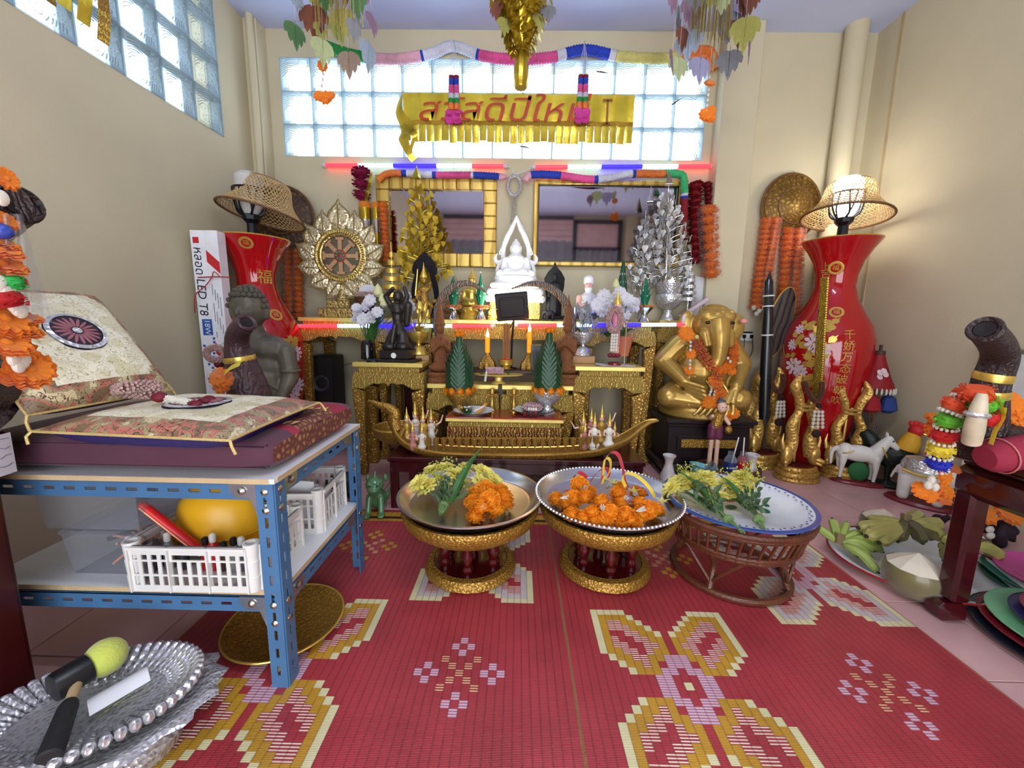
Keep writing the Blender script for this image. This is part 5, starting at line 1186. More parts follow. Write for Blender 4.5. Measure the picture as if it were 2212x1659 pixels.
mb.ball((.03, -.04, .555), (.115, .11, .105)); mb.ball((-.02, -.085, .60), (.055, .05, .045)); mb.ball((.08, -.085, .60), (.055, .05, .045)); mb.ball((.03, -.03, .625), (.09, .075, .05)); mb.ball((.03, -.105, .605), (.036, .03, .035))
mb.tube(spline([(.03, -.12, .57), (.03, -.155, .50), (.032, -.165, .42), (.025, -.165, .35), (.0, -.17, .31)], 6), lerpr([.062, .055, .046, .038, .03], 25), 12)
mb.cap((-.04, -.11, .50), (-.035, -.15, .44), .03, .018); mb.cap((.10, -.11, .50), (.095, -.15, .44), .03, .018)
mb.ball((-.11, .0, .55), (.055, .025, .085)); mb.ball((.17, .0, .54), (.055, .025, .085)); mb.ball((-.12, -.01, .49), (.035, .02, .05))
mb.build('body', bronze, t, vox=.006, sm=2)
mb=MB()
for i in range(7):mb.tube(spline([(.0+.022*i, -.15, .14), (-.05+.03*i, -.185, .07), (-.09+.035*i, -.195, .03)], 5), lerpr([.006, .012, .008], 11), 7)
for i in range(5):mb.tube(spline([(-.02+.02*i, -.148, .23), (0+.02*i, -.165, .20), (.01+.022*i, -.17, .17)], 4), .007, 6)
mb.tube(spline([(-.13, -.04, .45), (-.08, -.10, .40), (-.03, -.155, .32), (.02, -.165, .26)], 6), .010, 7)
mb.build('drapery', bronze, t)
MB().tube(arc((0, 0, .46), .12, 0, 360, 28, 'xy', .10)[:-1], .014, 8, closed= True).build('collar', bronze, t)
for x in (-.032, .098):MB().ball((x, -.135, .565), (.017, .008, .009), 10, 6).build('eye', black_m, t)
mb=MB();
for i in range(6):mb.ball((-.11+.018*i, -.165, .085), .011, 8, 6)
mb.build('toe_row', bronze, t)
MB().ball((.19, -.06, .575), (.022, .018, .016), 10, 7).build('ear_flower', mat('pink_bud', (232, 150, 150), .6), t)
MB().ball((-.14, -.03, .58), (.012, .02, .03), 8, 6).build('ear_tip', mat('white_bud', (230, 226, 230), .6), t)
fy=2.345; a=P(1482, 725, Y=2.40); t=thing('flower_garland', 'orange cloth garland with jasmine tassels draped over the gold statue', 'garland', a)
def pathpx(pts, st): return along(spline([P(x, y, Y=Y_)-a for x, y, Y_ in pts], 8), st)
hang('cloth_flower', t, FDISC, pathpx([(1500, 735, 2.37), (1515, 760, 2.34), (1532, 785, 2.31), (1552, 800, 2.30), (1575, 790, 2.31), (1585, 765, 2.33), (1580, 738, 2.36)], .024), .032, 1.9)
hang('cloth_flower', t, FDISC, pathpx([(1550, 805, 2.29), (1548, 835, 2.28), (1562, 855, 2.28)], .026), .030, 1.9)
for x, y, s in ((1482, 722, 17), (1492, 765, 11), (1489, 800, 11), (1553, 849, 13), (1530, 868, 15), (1550, 868, 14), (1582, 892, 15), (1572, 898, 12), (1545, 825, 16), (1578, 800, 12)):
 Yf=2.29 if y>800 else 2.31; p=P(x, y, Y=Yf); obj('cloth_flower', FDISC, t, T(p-a)@rx(75+rnd(-25, 25))@rz(rnd(0, 360))@SC(mpp(p)*s))
for pts in (((1492, 735), (1491, 760)), ((1491, 775), (1490, 800)), ((1540, 832), (1530, 862)), ((1546, 834), (1541, 864)), ((1560, 860), (1567, 885)), ((1553, 855), (1575, 888)), ((1570, 770), (1580, 785))):
 bead_string(MB(), [P(x, y, Y=2.285)-a for x, y in pts], .0075, 2.2).build('jasmine_string', jas, t)
for x, y in ((1495, 722), (1505, 728), (1562, 742), (1568, 735)):MB().ball(P(x, y, Y=2.33)-a, .013, 8, 6).build('yellow_bow', mat('yellow_net', (232, 220, 130), .7, trl=.3), t)
# ================================================================ naga sword stands
nag=mat('old_gilding', (206, 164, 84), .32, .5, bump=.8, bs=60, tex='voronoi', col2=(150, 104, 44), dist=.004)
nagp=mat('gilding_smooth', (214, 172, 92), .25, .6, var=.2, vs=20); redb=mat('maroon_field', (90, 20, 20), .4)
def naga(label, x, y, rot, garl= True, sc=1.):
 p=P(x, y, Z=0); t=thing('naga_stand', label, 'stand', (p.x, p.y+.09*sc, 0), rot, group='gilded naga sword stands'); s=sc
 MB().lathe([(.125*s, 0), (.13*s, .01*s), (.125*s, .022*s), (.115*s, .026*s), (.122*s, .036*s), (.118*s, .055*s), (.105*s, .06*s), (.11*s, .07*s), (.105*s, .085*s), (.09*s, .09*s)], 40, sy=.8).build('base', nag, t)
 MB().lathe([(0, .0915*s), (.09*s, .0912*s)], 30, sy=.8, cap= False).build('base_top', redb, t)
 for q in (-1, 1):
  b=spline([(q*.075*s, 0, .14*s), (q*.055*s, 0, .24*s), (q*.07*s, 0, .33*s), (q*.035*s, 0, .42*s), (q*.045*s, 0, .50*s), (q*.075*s, 0, .57*s), (q*.05*s, 0, .64*s)], 6)
  MB().tube(b, lerpr([.040*s, .034*s, .028*s, .022*s, .026*s, .030*s, .006*s], len(b)), 10, flat=.7).build('naga_body', nag, t)
  h=MB(); h.ball((q*.085*s, -.01, .15*s), (.035*s, .03*s, .065*s)); h.cap((q*.09*s, -.02, .13*s), (q*.115*s, -.045*s, .12*s), .02*s, .014*s); h.cap((q*.085*s, -.01, .11*s), (q*.11*s, -.04*s, .10*s), .016*s, .010*s)
  h.build('naga_head', nagp, t)
  MB().tube([(q*.105*s, 0, .19*s), (q*.118*s, 0, .24*s), (q*.112*s, 0, .285*s)], [.016*s, .010*s, .002*s], 8).build('crest', nagp, t)
 for z in (.43, .455):MB().tube(arc((0, 0, z*s), .042*s, 0, 360, 24, 'xy', .03*s)[:-1], .009*s, 8, closed= True).build('collar_ring', nagp, t)
 MB().tube([(-.012*s, .02, .10*s), (-.01*s, .02, .42*s)], .008*s, 6).build('rear_post', nagp, t)
 if garl:
  g=MB(); fuzzy(g, spline([(-.05*s, -.03, .60*s), (-.03*s, -.05, .53*s), (.01, -.06, .49*s), (.045*s, -.05, .54*s), (.055*s, -.03, .60*s)], 4), .014*s); g.build('dried_garland', mat('dried_brown_flower', (92, 52, 36), .8, bump=.5, bs=120), t)
  g=MB()
  for dx in (-.012, .006, .024):bead_string(g, [(dx*1.2+.02, -.065, .44*s), (dx*1.7+.02, -.07, .33*s)], .0095*s, 2.0)
  g.build('jasmine_string', jas, t)
  MB().ball((.03, -.068, .30*s), (.026*s, .018*s, .024*s), 10, 7).build('rose_tip', mat('withered_rose', (50, 22, 24), .8), t); MB().ball((.028, -.062, .465*s), (.018*s, .014*s, .015*s), 8, 6).build('rose_tip', mat('withered_rose', (50, 22, 24), .8), t)
 return t
naga('gilded naga stand holding the black sword', 1662, 1015, 14)
naga('gilded naga stand holding the gold sword', 1742, 1046, 4, True, .98)
naga('gilded naga stand without a sword by the wall corner', 1842, 1042, -14, False, .92)
p0, p1=P(1662, 598, Y=2.53), P(1650, 905, Y=2.50); d=p1-p0
t=thing('sword', 'long black sword with white rings resting in a gilded naga stand', 'sword', p1)
MB().tube([p0-p1+V((0, 0, .035)), p0-p1, p0-p1-V((0, 0, .03)), (p0-p1)*.7, (p0-p1)*.35, (0, 0, 0)], [.003, .010, .024, .029, .033, .030], 14).build('scabbard', mat('black_scabbard', (24, 24, 28), .22, coat=.3), t)
for f in (.87, .80, .60):MB().lathe([(.031, -.004), (.033, 0), (.031, .004)], 16, aim((p0-p1)*f, p0-p1)).build('ring', met_white, t)
p0, p1=P(1781, 600, Y=2.32), P(1764, 860, Y=2.30)
t=thing('sword', 'sword in an embossed gold scabbard leaning across the peony vase', 'sword', p1)
MB().prism([(-.020, (p0-p1).length), (.018, (p0-p1).length), (.023, 0), (-.026, 0)][::-1], .02, aim((0, 0, 0), p0-p1)@rz(-90), bev=.006).build('scabbard', mat('embossed_gilt', (206, 170, 66), .3, .85, bump=1., bs=70, tex='wave', col2=(120, 84, 24), dist=.005), t)
sd=(p0-p1)
bead_string(MB(), [V((.012, -.014, .0)), sd+V((.010, -.014, 0))], .006, 2.2).build('beaded_edge', gold, t)
MB().tube([(0, 0, 0), tuple(sd*-.12)], .018, 10).build('hilt', nagp, t)
oc=P(1683, 698, Y=2.68); t=thing('oval_board', 'dark oval wooden board with a gilt edge leaning behind the black sword', 'board', M=T(oc)@ry(12)@rx(90)@rz(0))
MB().lathe([(0, .010), (.07, .010), (.074, .005), (.074, -.005), (.07, -.01), (0, -.01)], 40, sy=3.1, cap= False).build('board', mat('dark_grained_wood', (84, 72, 66), .45, bump=.2, bs=8, tex='grain', col2=(38, 34, 36)), t)
MB().tube(arc((0, 0, 0), .075, 0, 360, 48, 'xy', .075*3.1)[:-1], .005, 6, closed= True).build('gilt_edge', vgold, t)
t=thing('gilt_peacock_figure', 'old gilt bird figure with a round horn cup behind the naga stand', 'figure', (P(1632, 900, Y=2.72).x, 2.74, 0))
mb=MB(); mb.tube(spline([(0, 0, 0), (-.02, 0, .15), (-.03, 0, .30), (.01, 0, .42), (.02, 0, .54), (.07, 0, .64)], 6), lerpr([.09, .08, .08, .055, .05, .012], 31), 10); mb.build('body', nag, t)
MB().lathe([(.03, 0), (.034, .03), (.030, .06), (.022, .055), (.018, .02)], 16, T(.02, -.08, .34)@rx(80)).build('horn_cup', mat('horn_brown', (96, 70, 52), .4), t)
pc=P(1862, 640, X=XR-.02);
t=thing('white_card', 'torn white card on the wall behind the peony vase', 'card', M=T(P(1835, 640, Y=2.86)))
MB().prism([(-.05, -.11), (.05, -.14), (.055, -.02), (.03, .11), (-.01, .13), (-.05, .12)], .003).build('sheet', paper_m, t, smooth= False)
ap=P(1902, 758, X=2.12); bp_=P(1892, 838, X=2.12); t=thing('small_parasol', 'small half-closed red parasol with fringe and tassels in the wall corner', 'parasol', ap); h=(ap-bp_).z; s=mpp(ap)
MB().lathe([(s*8, -.015), (s*12, -h*.25), (s*24, -h*.7), (s*34, -h)], 24, cap= False, rip= lambda a, q:1+.06*q*sin(12*a)).build('canopy', mat('red_paper', (150, 24, 30), .6, bump=.3, bs=20, trl=.15), t)
MB().lathe([(s*9, -.03), (s*9, .0), (s*5, .002)], 16).tube([(0, 0, 0), (0, 0, .035)], s*3, 8).build('cap', mat('brown_cap', (70, 46, 34), .6), t)
MB().tube([(0, 0, 0), (.02, 0, -h*2.4)], .006, 6).build('stick', wood_b, t)
mb=MB()
for i in range(26):a=2*pi*i/26; mb.ball((s*34*cos(a), s*34*sin(a), -h-.012), (.006, .006, .02), 6, 5)
mb.build('fringe', jas, t)
for q, c in ((-.6, (150, 30, 40)), (.55, (44, 66, 130))):MB().lathe([(.004, 0), (.03, -.02), (.045, -.09), (.02, -.11)], 12, T(s*30*q, -.05, -h-.03), rip= lambda a, k:1+.1*sin(9*a)).build('tassel', mat('tassel_%d'%c[0], c, .9, bump=.6, bs=200), t)
for i in range(5):MB().lathe([(0, .001), (.018, 0)], 8, T(-.02+.018*cos(i*1.3), -s*22, -h*.6+.02*sin(i*1.3))@rx(70), cap= False).build('painted_flower', vwhite, t)
random.seed(8); bp2=P(1955, 940, X=2.12); t=thing('dried_brush', 'dry grey twig brush standing behind the rooster figure', 'brush', (2.14, 2.46, 0)); mb=MB()
for i in range(130):a=rnd(0, 6.3); q=rnd(.2, 1)*.09; mb.tube([(q*.3*cos(a), q*.3*sin(a), .02), (q*cos(a), q*sin(a), rnd(.25, .44)-q*.6)], .0018, 3)
mb.build('bristle', mat('grey_twig', (120, 112, 108), .9), t, kind='stuff')
MB().tube([(0, 0, 0), (0, 0, .14)], .03, 10).build('handle', wood_b, t)
# ================================================================ horse, rooster, elephant figurines
whf=mat('white_painted_plaster', (232, 228, 220), .4, var=.08, vs=14); mar=mat('maroon_base', (120, 26, 34), .3, coat=.3)
hp_=P(1885, 1052, Z=0); t=thing('horse_figurine', 'white plaster horse figurine on a maroon base', 'figurine', (hp_.x-.05, hp_.y+.05, 0), -28); t.scale=(.66, .66, .8)
MB().lathe([(.19, 0), (.195, .008), (.18, .02), (.165, .024), (0, .025)], 36, sx=1., sy=.42, cap= False).build('base', mar, t)
mb=MB(); H0=.024
mb.ball((-.02, 0, .225), (.13, .055, .062)); mb.ball((-.11, 0, .23), (.062, .056, .062)); mb.ball((.09, 0, .225), (.06, .052, .07))
for x, y, f in ((.10, -.03, .0), (.08, .03, .01), (-.12, -.03, -.01), (-.14, .03, .0)):
 mb.cap((x, y, .20), (x+.005+f, y, .11), .032, .018); mb.cap((x+.005+f, y, .11), (x+f, y, .035), .017, .013); mb.ball((x+f, y, .03), (.017, .015, .012))
mb.cap((.10, 0, .25), (.155, 0, .335), .055, .036); mb.ball((.165, 0, .345), (.036, .03, .034)); mb.cap((.17, 0, .34), (.225, 0, .295), .030, .020); mb.cap((.15, -.015, .375), (.148, -.018, .40), .010, .005); mb.cap((.15, .015, .375), (.148, .018, .40), .010, .005)
mb.tube(spline([(-.16, 0, .25), (-.20, 0, .22), (-.20, 0, .12)], 5), lerpr([.02, .018, .010], 11), 8)
mb.build('body', whf, t, vox=.005, sm=3)
for y in (-.026, .026):MB().ball((.19, y, .345), .006, 8, 6).build('eye', black_m, t)
MB().tube(spline([(.12, -.045, .30), (.16, -.05, .23), (.16, .05, .23), (.12, .045, .30)], 6), .005, 6).build('gold_harness', gold, t)
MB().tube(spline([(-.06, -.058, .25), (-.12, -.06, .225), (-.17, 0, .22)], 6), .004, 6).build('gold_harness', gold, t)
MB().ball((0, 0, .09), (.075, .03, .075), 14, 9).build('green_support', mat('green_moss_paint', (44, 110, 60), .8, bump=.5, bs=60), t)
for x, y in ((.10, -.03), (.09, .03), (-.13, -.03), (-.14, .03)):MB().ball((x, y, .032), (.018, .016, .012), 8, 5).build('hoof', black_m, t)
rp=P(1962, 1020, Z=0); t=thing('rooster_figurine', 'dark green rooster figurine with red comb and yellow neck', 'figurine', (2.13, 2.23, 0), -50)
mb=MB(); mb.ball((0, 0, .18), (.09, .055, .07)); mb.cap((.05, 0, .2), (.075, 0, .30), .045, .03); mb.tube(spline([(-.06, 0, .2), (-.12, 0, .28), (-.15, 0, .22)], 5), lerpr([.05, .035, .01], 11), 8); mb.cap((0, -.03, .14), (.0, -.03, .03), .015, .010); mb.cap((0, .03, .14), (.0, .03, .03), .015, .010); mb.ball((0, 0, .015), (.08, .06, .016))
mb.build('body', mat('black_green_feather', (24, 38, 30), .4, bump=.5, bs=70, tex='cells'), t, vox=.006)
MB().lathe([(.05, .0), (.045, .05), (.03, .09), (.02, .1)], 14, T(.058, 0, .235)@ry(12)).build('neck_feather', mat('yellow_feather', (214, 160, 40), .6, bump=.4, bs=60), t)
MB().ball((.085, 0, .345), (.034, .026, .034), 12, 8).build('head', mat('rooster_red', (196, 36, 34), .5), t)
MB().lathe([(.009, 0), (.006, .015), (.001, .028)], 8, aim((.11, 0, .335), (.15, 0, .32))).build('beak', gold, t)
for i in range(4):MB().ball((.06+.018*i, 0, .385-.004*abs(i-1)), (.012, .006, .016), 8, 6).build('comb', mat('rooster_red', (196, 36, 34), .5), t)
ep=P(1985, 1098, Z=0); t=thing('elephant_figurine', 'white elephant figurine with a silver cloth on a maroon base', 'figurine', (ep.x+.05, ep.y+.05, 0), -52); t.scale=(.85, .85, .9)
MB().lathe([(.16, 0), (.165, .01), (.15, .024), (0, .025)], 36, sy=.55, cap= False).build('base', mar, t)
mb=MB(); mb.ball((0, 0, .18), (.125, .075, .085)); mb.ball((.13, 0, .20), (.06, .055, .06)); mb.tube(spline([(.17, 0, .2), (.20, 0, .14), (.20, 0, .06), (.225, 0, .045)], 5), lerpr([.03, .024, .017, .012], 16), 9)
for x in (-.075, .075):
 for y in (-.04, .04):mb.cap((x, y, .15), (x, y, .045), .034, .030)
for y in (-.055, .055):mb.ball((.11, y, .19), (.04, .012, .05))
mb.tube([(-.12, 0, .2), (-.145, 0, .12)], .008, 6); mb.build('body', whf, t, vox=.006)
MB().lathe([(.0, .002), (.085, .0), (.10, -.035), (.102, -.06)], 24, T(-.01, 0, .265)@SC(1, .82, 1), cap= False).build('silver_cloth', silver_c, t)
MB().tube(spline([(-.09, -.078, .20), (0, -.085, .185), (.08, -.076, .20)], 6), .008, 6).build('gold_trim', gold, t)
# ================================================================ dark red table at the mat edge, with trunk, tusk and garland
tr=P(2055, 967, X=1.335); TZ=tr.z; ty1=tr.y
t=thing('low_table', 'glossy dark red low table beside the fruit tray', 'table', (1.335, ty1, 0)); TWd=.80; TD=.85
MB().box((TWd/2, -TD/2, TZ-.014), (TWd, TD, .028), bev=.006).build('table_top', redlac, t)
MB().box((TWd/2, -TD/2, TZ-.034), (TWd-.04, TD-.04, .014), bev=.003).build('waist', redlac, t)
MB().box((TWd/2, -TD/2, TZ-.088), (TWd-.01, TD-.01, .096), bev=.02).build('apron', redlac, t)
for x, sx in ((.012, 1), (TWd-.07, -1)):
 for y, sy in ((-.012, -1), (-TD+.07, 1)):
  pl=MB(); x_=x+.02
  pl.box((x_+.012, y-.03 if sy<0 else y, .27), (.058, .058, TZ-.12), bev=.01)
  pl.box((x_-.004, (y-.03 if sy<0 else y), .03), (.085, .075, .06), bev=.016)
  pl.build('leg', redlac, t)
a_=P(2035, 1322, X=1.34)
trunk_m=mat('dark_carved_trunk', (52, 38, 38), .42, bump=.7, bs=26, tex='wave', var=.2, dist=.004)
def trunk(label, base, mid, top, tip, r, bands, Y, m=trunk_m, open_= True):
 b=V(base); t=thing('carved_elephant_trunk', label, 'carving', b)
 pts=spline([V((0, 0, 0)), V(mid)-b, V(top)-b, V(tip)-b], 8); n=len(pts)
 MB().tube(pts, lerpr(r, n), 20).build('trunk', m, t)
 d=(pts[-1]-pts[-2]).normalized(); e=pts[-1]; rr=r[-1]
 MB().lathe([(rr*1.0, -.012), (rr*1.1, .002), (rr*.95, .008), (rr*.7, .004), (rr*.55, -.01), (0, -.012)], 20, aim(e, e+d), cap= False).build('trunk_lip', m, t)
 MB().lathe([(0, .0), (rr*.62, .0045)], 16, aim(e, e+d), cap= False).build('trunk_opening', mat('trunk_hollow', (20, 12, 14), .8), t)
 for f in bands:
  i=int(f*(n-1)); q=pts[i]; q2=pts[min(n-1, i+1)]; rr=lerpr(r, n)[i]*1.04
  MB().lathe([(rr, -.011), (rr*1.02, 0), (rr*.98, .011)], 22, aim(q, q2), cap= False).build('gold_band', gold, t)
 return t
zt=TZ+.001
bs_=P(2110, 960, Y=1.12); bs_.z=zt
tk=trunk('dark carved elephant trunk with gold bands rising from the red table', bs_+V((.03, 0, 0)), P(2135, 850, Y=1.12), P(2160, 765, Y=1.10), P(2128, 712, Y=1.04), [.05, .040, .036, .032], (.34, .46), 1.1)
hd=MB(); hd.ball((.03, .03, .05), (.10, .09, .06)); hd.build('elephant_brow', trunk_m, tk)
for s, x, y0, y1 in ((1, 2112, 955, 845), ):
 p, q=P(2098, 955, Y=1.02), P(2122, 850, Y=1.0); pts=[p-V(tk.location), (p+q)/2-V(tk.location)+V((-.012, -.01, 0)), q-V(tk.location)]
 MB().tube(spline(pts, 6), lerpr([.019, .020, .017, .009], 13), 14).build('tusk', mat('aged_ivory', (206, 192, 164), .45, var=.15, vs=20), tk)
 MB().lathe([(.022, -.006), (.025, 0), (.022, .006)], 20, aim((p+q)/2-V(tk.location)+V((-.01, -.008, .012)), q-V(tk.location))).build('silver_band', silver_c, tk)
gcol=[('orange', (236, 92, 50)), ('green', (110, 196, 60)), ('crimson', (196, 36, 34)), ('yellow', (226, 204, 60)), ('royal', (44, 56, 190)), ('magenta', (222, 44, 160))]
random.seed(17); a=P(2090, 850, Y=.98); t=thing('tinsel_garland', 'rainbow garland of orange, green, red, blue and pink tufts hung from the trunk', 'garland', a)
def tuft(parent, p, d, r, col, nm):
 mb=MB(); q=aim(p, p+d)
 mb.lathe([(r*.8, -r*.55), (r*1.0, 0), (r*.8, r*.55)], 12, q)
 for i in range(70):
  an=rnd(0, 6.3); z=rnd(-.6, .6)*r; mb.add([(r*.8*cos(an), r*.8*sin(an), z), (r*1.12*cos(an+.12), r*1.12*sin(an+.12), z+rnd(-.15, .15)*r), (r*1.12*cos(an-.1), r*1.12*sin(an-.1), z+rnd(-.2, .2)*r)], [(0, 1, 2)], q)
 mb.build('tuft', mat('tuft_'+nm, col, .8, trl=.2), parent)
pth=[(2092, 852, .97), (2068, 868, .97), (2050, 905, .98), (2038, 945, .99), (2030, 985, 1.0), (2022, 1020, 1.02)]
cs_=['orange', 'orange', 'green', 'crimson', 'yellow', 'royal', 'magenta']
pw=along(spline([P(x, y, Y=Y_+.10)-a for x, y, Y_ in pth], 6), .044)
for i, p in enumerate(pw[:7]):
 d=(pw[min(len(pw)-1, i+1)]-pw[max(0, i-1)]).normalized(); tuft(t, p, d, .027, dict(gcol)[cs_[i]], cs_[i])
 bead_string(MB(), arc((0, 0, 0), .024, 0, 360, 14, 'xy'), .004, 2).build('bead_ring', jas, t, aim(p+d*.022, p+d*.1))
for x, y, c in ((2125, 870, 'green'), (2128, 900, 'crimson'), (2112, 850, 'orange')):tuft(t, P(x, y, Y=1.03)-a, V((.2, .2, -1)).normalized(), .03, dict(gcol)[c], c)
for x, y in ((2005, 1048), (2020, 1052), (2012, 1036)):MB().ball(P(x, y, Y=1.14)-a, (.010, .010, .014), 8, 6).build('white_bud', jas, t)
for x, y, s in ((1985, 1058, 18), (2008, 1068, 18), (2030, 1078, 20), (2040, 1060, 18), (2030, 945, 22), (2022, 910, 22), (2012, 930, 18), (2010, 985, 14), (2052, 1012, 18), (2040, 1030, 16)):
 p=P(x, y, Y=1.17); obj('cloth_flower', FDISC, t, T(p-a)@rx(60+rnd(-40, 30))@rz(rnd(0, 360))@SC(mpp(p)*s))
for pts in (((2170, 880), (2165, 905), (2150, 930), (2140, 960)), ((2135, 845), (2160, 870), (2168, 900))):MB().ribbon([P(x, y, Y=1.0)-a for x, y in pts], .02, (.4, .9, 0)).build('yellow_ribbon', riby, t)
random.seed(19); a=P(2185, 890, Y=1.13); t=thing('flower_garland', 'orange cloth flowers bunched on the red table behind the trunk', 'garland', (a.x, a.y, zt))
for x, y, s in ((2180, 870, 26), (2200, 885, 26), (2170, 895, 22), (2205, 905, 24), (2185, 905, 22)):
 p=P(x, y, Y=1.12); obj('cloth_flower', FDISC, t, T(p-V((a.x, a.y, zt)))@rx(60+rnd(-40, 30))@SC(mpp(p)*s))
p=P(2195, 950, Y=1.06); t=thing('bolster_pillow', 'crimson bolster pillow on the red table', 'pillow', (p.x+.05, 1.05, zt))
MB().lathe([(.0, -.14), (.03, -.138), (.042, -.12), (.046, 0), (.042, .12), (.03, .138), (0, .14)], 24, T(0, 0, .045)@ry(80)@rz(0), cap= False).build('bolster', crim, t)
MB().tube(arc((0, 0, 0), .047, 0, 360, 24, 'xy')[:-1], .002, 6, T(0, 0, .045)@ry(80)@T(0, 0, -.1), closed= True).build('piping', mat('pink_piping', (206, 120, 120), .7), t)
p=P(2195, 840, X=XR-.03); t=thing('whiteboard', 'white board with a grey edge leaning on the wall', 'board', (XR-.03, p.y-.3, p.z-.3))
MB().box((0, 0, .15), (.014, .9, .62), bev=.003).build('panel', met_white, t, smooth= False)
MB().box((-.004, 0, .465), (.024, .92, .02), bev=.004).build('edge', galv, t)
# ================================================================ fruit tray
fc=P(1985, 1215, Z=.03); t=thing('fruit_tray', 'white enamel tray with a red rim holding bananas and coconuts', 'tray', (fc.x, fc.y, .001))
MB().lathe([(0, 0), (.19, 0), (.235, .03), (.25, .035), (.25, .039), (.23, .037), (.185, .007), (0, .006)], 56, sx=1.15, cap= False).build('dish', enam, t)
MB().tube(arc((0, 0, .038), .25*1.15, 0, 360, 60, 'xy', .25)[:-1], .004, 6, closed= True).build('red_rim', mat('red_enamel', (150, 30, 36), .2), t)
bgreen=mat('green_banana', (150, 166, 84), .5, var=.15, vs=25); bripe=mat('greenish_yellow_banana', (158, 150, 84), .5, var=.18, vs=22); bdark=mat('dark_banana', (84, 76, 44), .55, var=.3, vs=18); btip=mat('banana_tip', (50, 42, 30), .8)
def banana(parent, p, q, bow, r, m):
 p=V(p); q=V(q); mid=(p+q)/2+V(bow); pts=spline([p, p*.75+mid*.25+V(bow)*.25, mid, q*.8+mid*.2+V(bow)*.2, q], 4)
 f=MB().tube(pts, lerpr([r*.35, r*.8, r, r*.95, r*.35], len(pts)), 7).build('banana', m, parent, ang=20)
 d=(q-p).normalized(); MB().tube([q-d*.003, q+d*.008], [r*.36, r*.2], 6).build('tip', btip, f)
def hand(label, crown_px, tips, z, m, r=.017, cz=.06):
 c=P(*crown_px, Z=cz); t=thing('banana_bunch', label, 'bananas', (c.x, c.y, .008)); o=V((c.x, c.y, .008))
 MB().tube([(0, 0, cz-.012), (rnd(-.015, .015), .01, cz+.024)], [.014, .017], 9).build('stalk', mat('banana_stalk', (120, 100, 66), .7), t)
 for (x, y, zz_), m_ in tips:
  q=P(x, y, Z=zz_)-o; banana(t, V((0, 0, cz-.008))+(q-V((0, 0, cz)))*.12, q, (0, 0, .022 if zz_<.1 else .0), r, m_ or m)
 return t
random.seed(6)
hand('small pale green finger banana bunch on the tray edge', (1812, 1172), [((1768, 1140, .10), None), ((1798, 1122, .13), None), ((1828, 1130, .12), None), ((1872, 1158, .08), None), ((1900, 1178, .07), None), ((1885, 1190, .06), None), ((1905, 1192, .05), None), ((1880, 1205, .04), None), ((1895, 1235, .03), None), ((1850, 1200, .035), None)], .05, bgreen, .0165, .075)
hand('greenish banana bunch with a dark dried crown behind the wrapped coconut', (1955, 1130), [((1855, 1140, .13), bripe), ((1872, 1158, .12), bripe), ((1900, 1172, .10), bripe), ((1940, 1168, .09), bdark), ((1992, 1172, .09), bdark), ((2020, 1158, .10), bdark), ((1985, 1112, .15), bripe), ((2030, 1130, .13), bripe), ((2035, 1165, .08), bripe), ((1875, 1125, .14), bripe)], .1, bripe, .026, .145)
hand('greenish banana bunch behind the table leg', (2090, 1180), [((2035, 1190, .05), bripe), ((2040, 1210, .04), bripe), ((2050, 1235, .04), bripe), ((2135, 1190, .06), bdark), ((2160, 1205, .05), bripe), ((2040, 1175, .08), bripe)], .1, bripe, .025, .08)
husk=mat('coconut_husk_flesh', (226, 214, 192), .7, var=.06); cocog=mat('wrapped_green_coconut', (120, 112, 70), .35, coat=.5, var=.25, vs=10)
def coconut(label, px_, py_, r, z0):
 c=P(px_, py_, Z=z0+r); t=thing('coconut', label, 'coconut', (c.x, c.y, z0), rnd(0, 60))
 MB().lathe([(r*.5, 0), (r*.8, r*.15), (r*1.02, r*.6), (r*1.04, r*.95), (r*.95, r*1.2)], 32).build('green_husk', cocog, t)
 MB().lathe([(r*.95, r*1.2), (r*.55, r*1.48), (.0, r*1.78)], 10, cap= False).build('trimmed_top', husk, t, smooth= False)
 MB().lathe([(r*.55, 0.001), (r*.9, r*.15), (r*1.08, r*.6), (r*1.09, r*.95), (r*1.0, r*1.2)], 32, cap= False).build('plastic_wrap', packw, t)
 return t
coconut('trimmed coconut in plastic wrap at the front of the fruit tray', 1978, 1232, .082, .012)
coconut('trimmed coconut half hidden behind the greenish bananas', 1905, 1125, .07, .012)
def plates(label, px_, py_, z0, r, cols, nm='plate'):
 c=P(px_, py_, Z=z0+.03); z=z0
 for i, (cl, lab, rr) in enumerate(cols):
  t=thing('plate', lab, 'plate', (c.x+.008*i, c.y+.004*i, z), group=label); R_=r*rr
  MB().lathe([(0, 0), (R_*.62, 0), (R_*.95, .018), (R_, .022), (R_, .025), (R_*.93, .022), (R_*.6, .005), (0, .005)], 48, cap= False).build('dish', mat('plate_%d_%d'%(cl[0], cl[1]), cl, .35), t)
  MB().tube(arc((0, 0, .0235), R_, 0, 360, 48, 'xy')[:-1], .0025, 6, closed= True).build('rim', mat('plate_%d_%d'%(cl[0], cl[1]), cl, .35), t)
  z+=.014
plates('plates stacked under the red table', 2305, 1268, .002, .20, [((24, 92, 74), 'dark green plastic plate at the bottom of the under-table stack', 1.0), ((40, 120, 100), 'teal plastic plate in the under-table stack', .98), ((196, 64, 140), 'bright pink plastic plate on top of the under-table stack', .86)])
plates('plates on the black tray', 2375, 1400, .002, .245, [((24, 26, 40), 'black round tray on the floor under the pale green plate', 1.0), ((120, 24, 40), 'maroon plate on the black floor tray', .93), ((120, 190, 140), 'pale green plastic plate on the black floor tray', .88), ((40, 36, 96), 'navy plate resting on the pale green plate', .7), ((150, 30, 60), 'crimson small plate on top of the black floor tray stack', .62)])
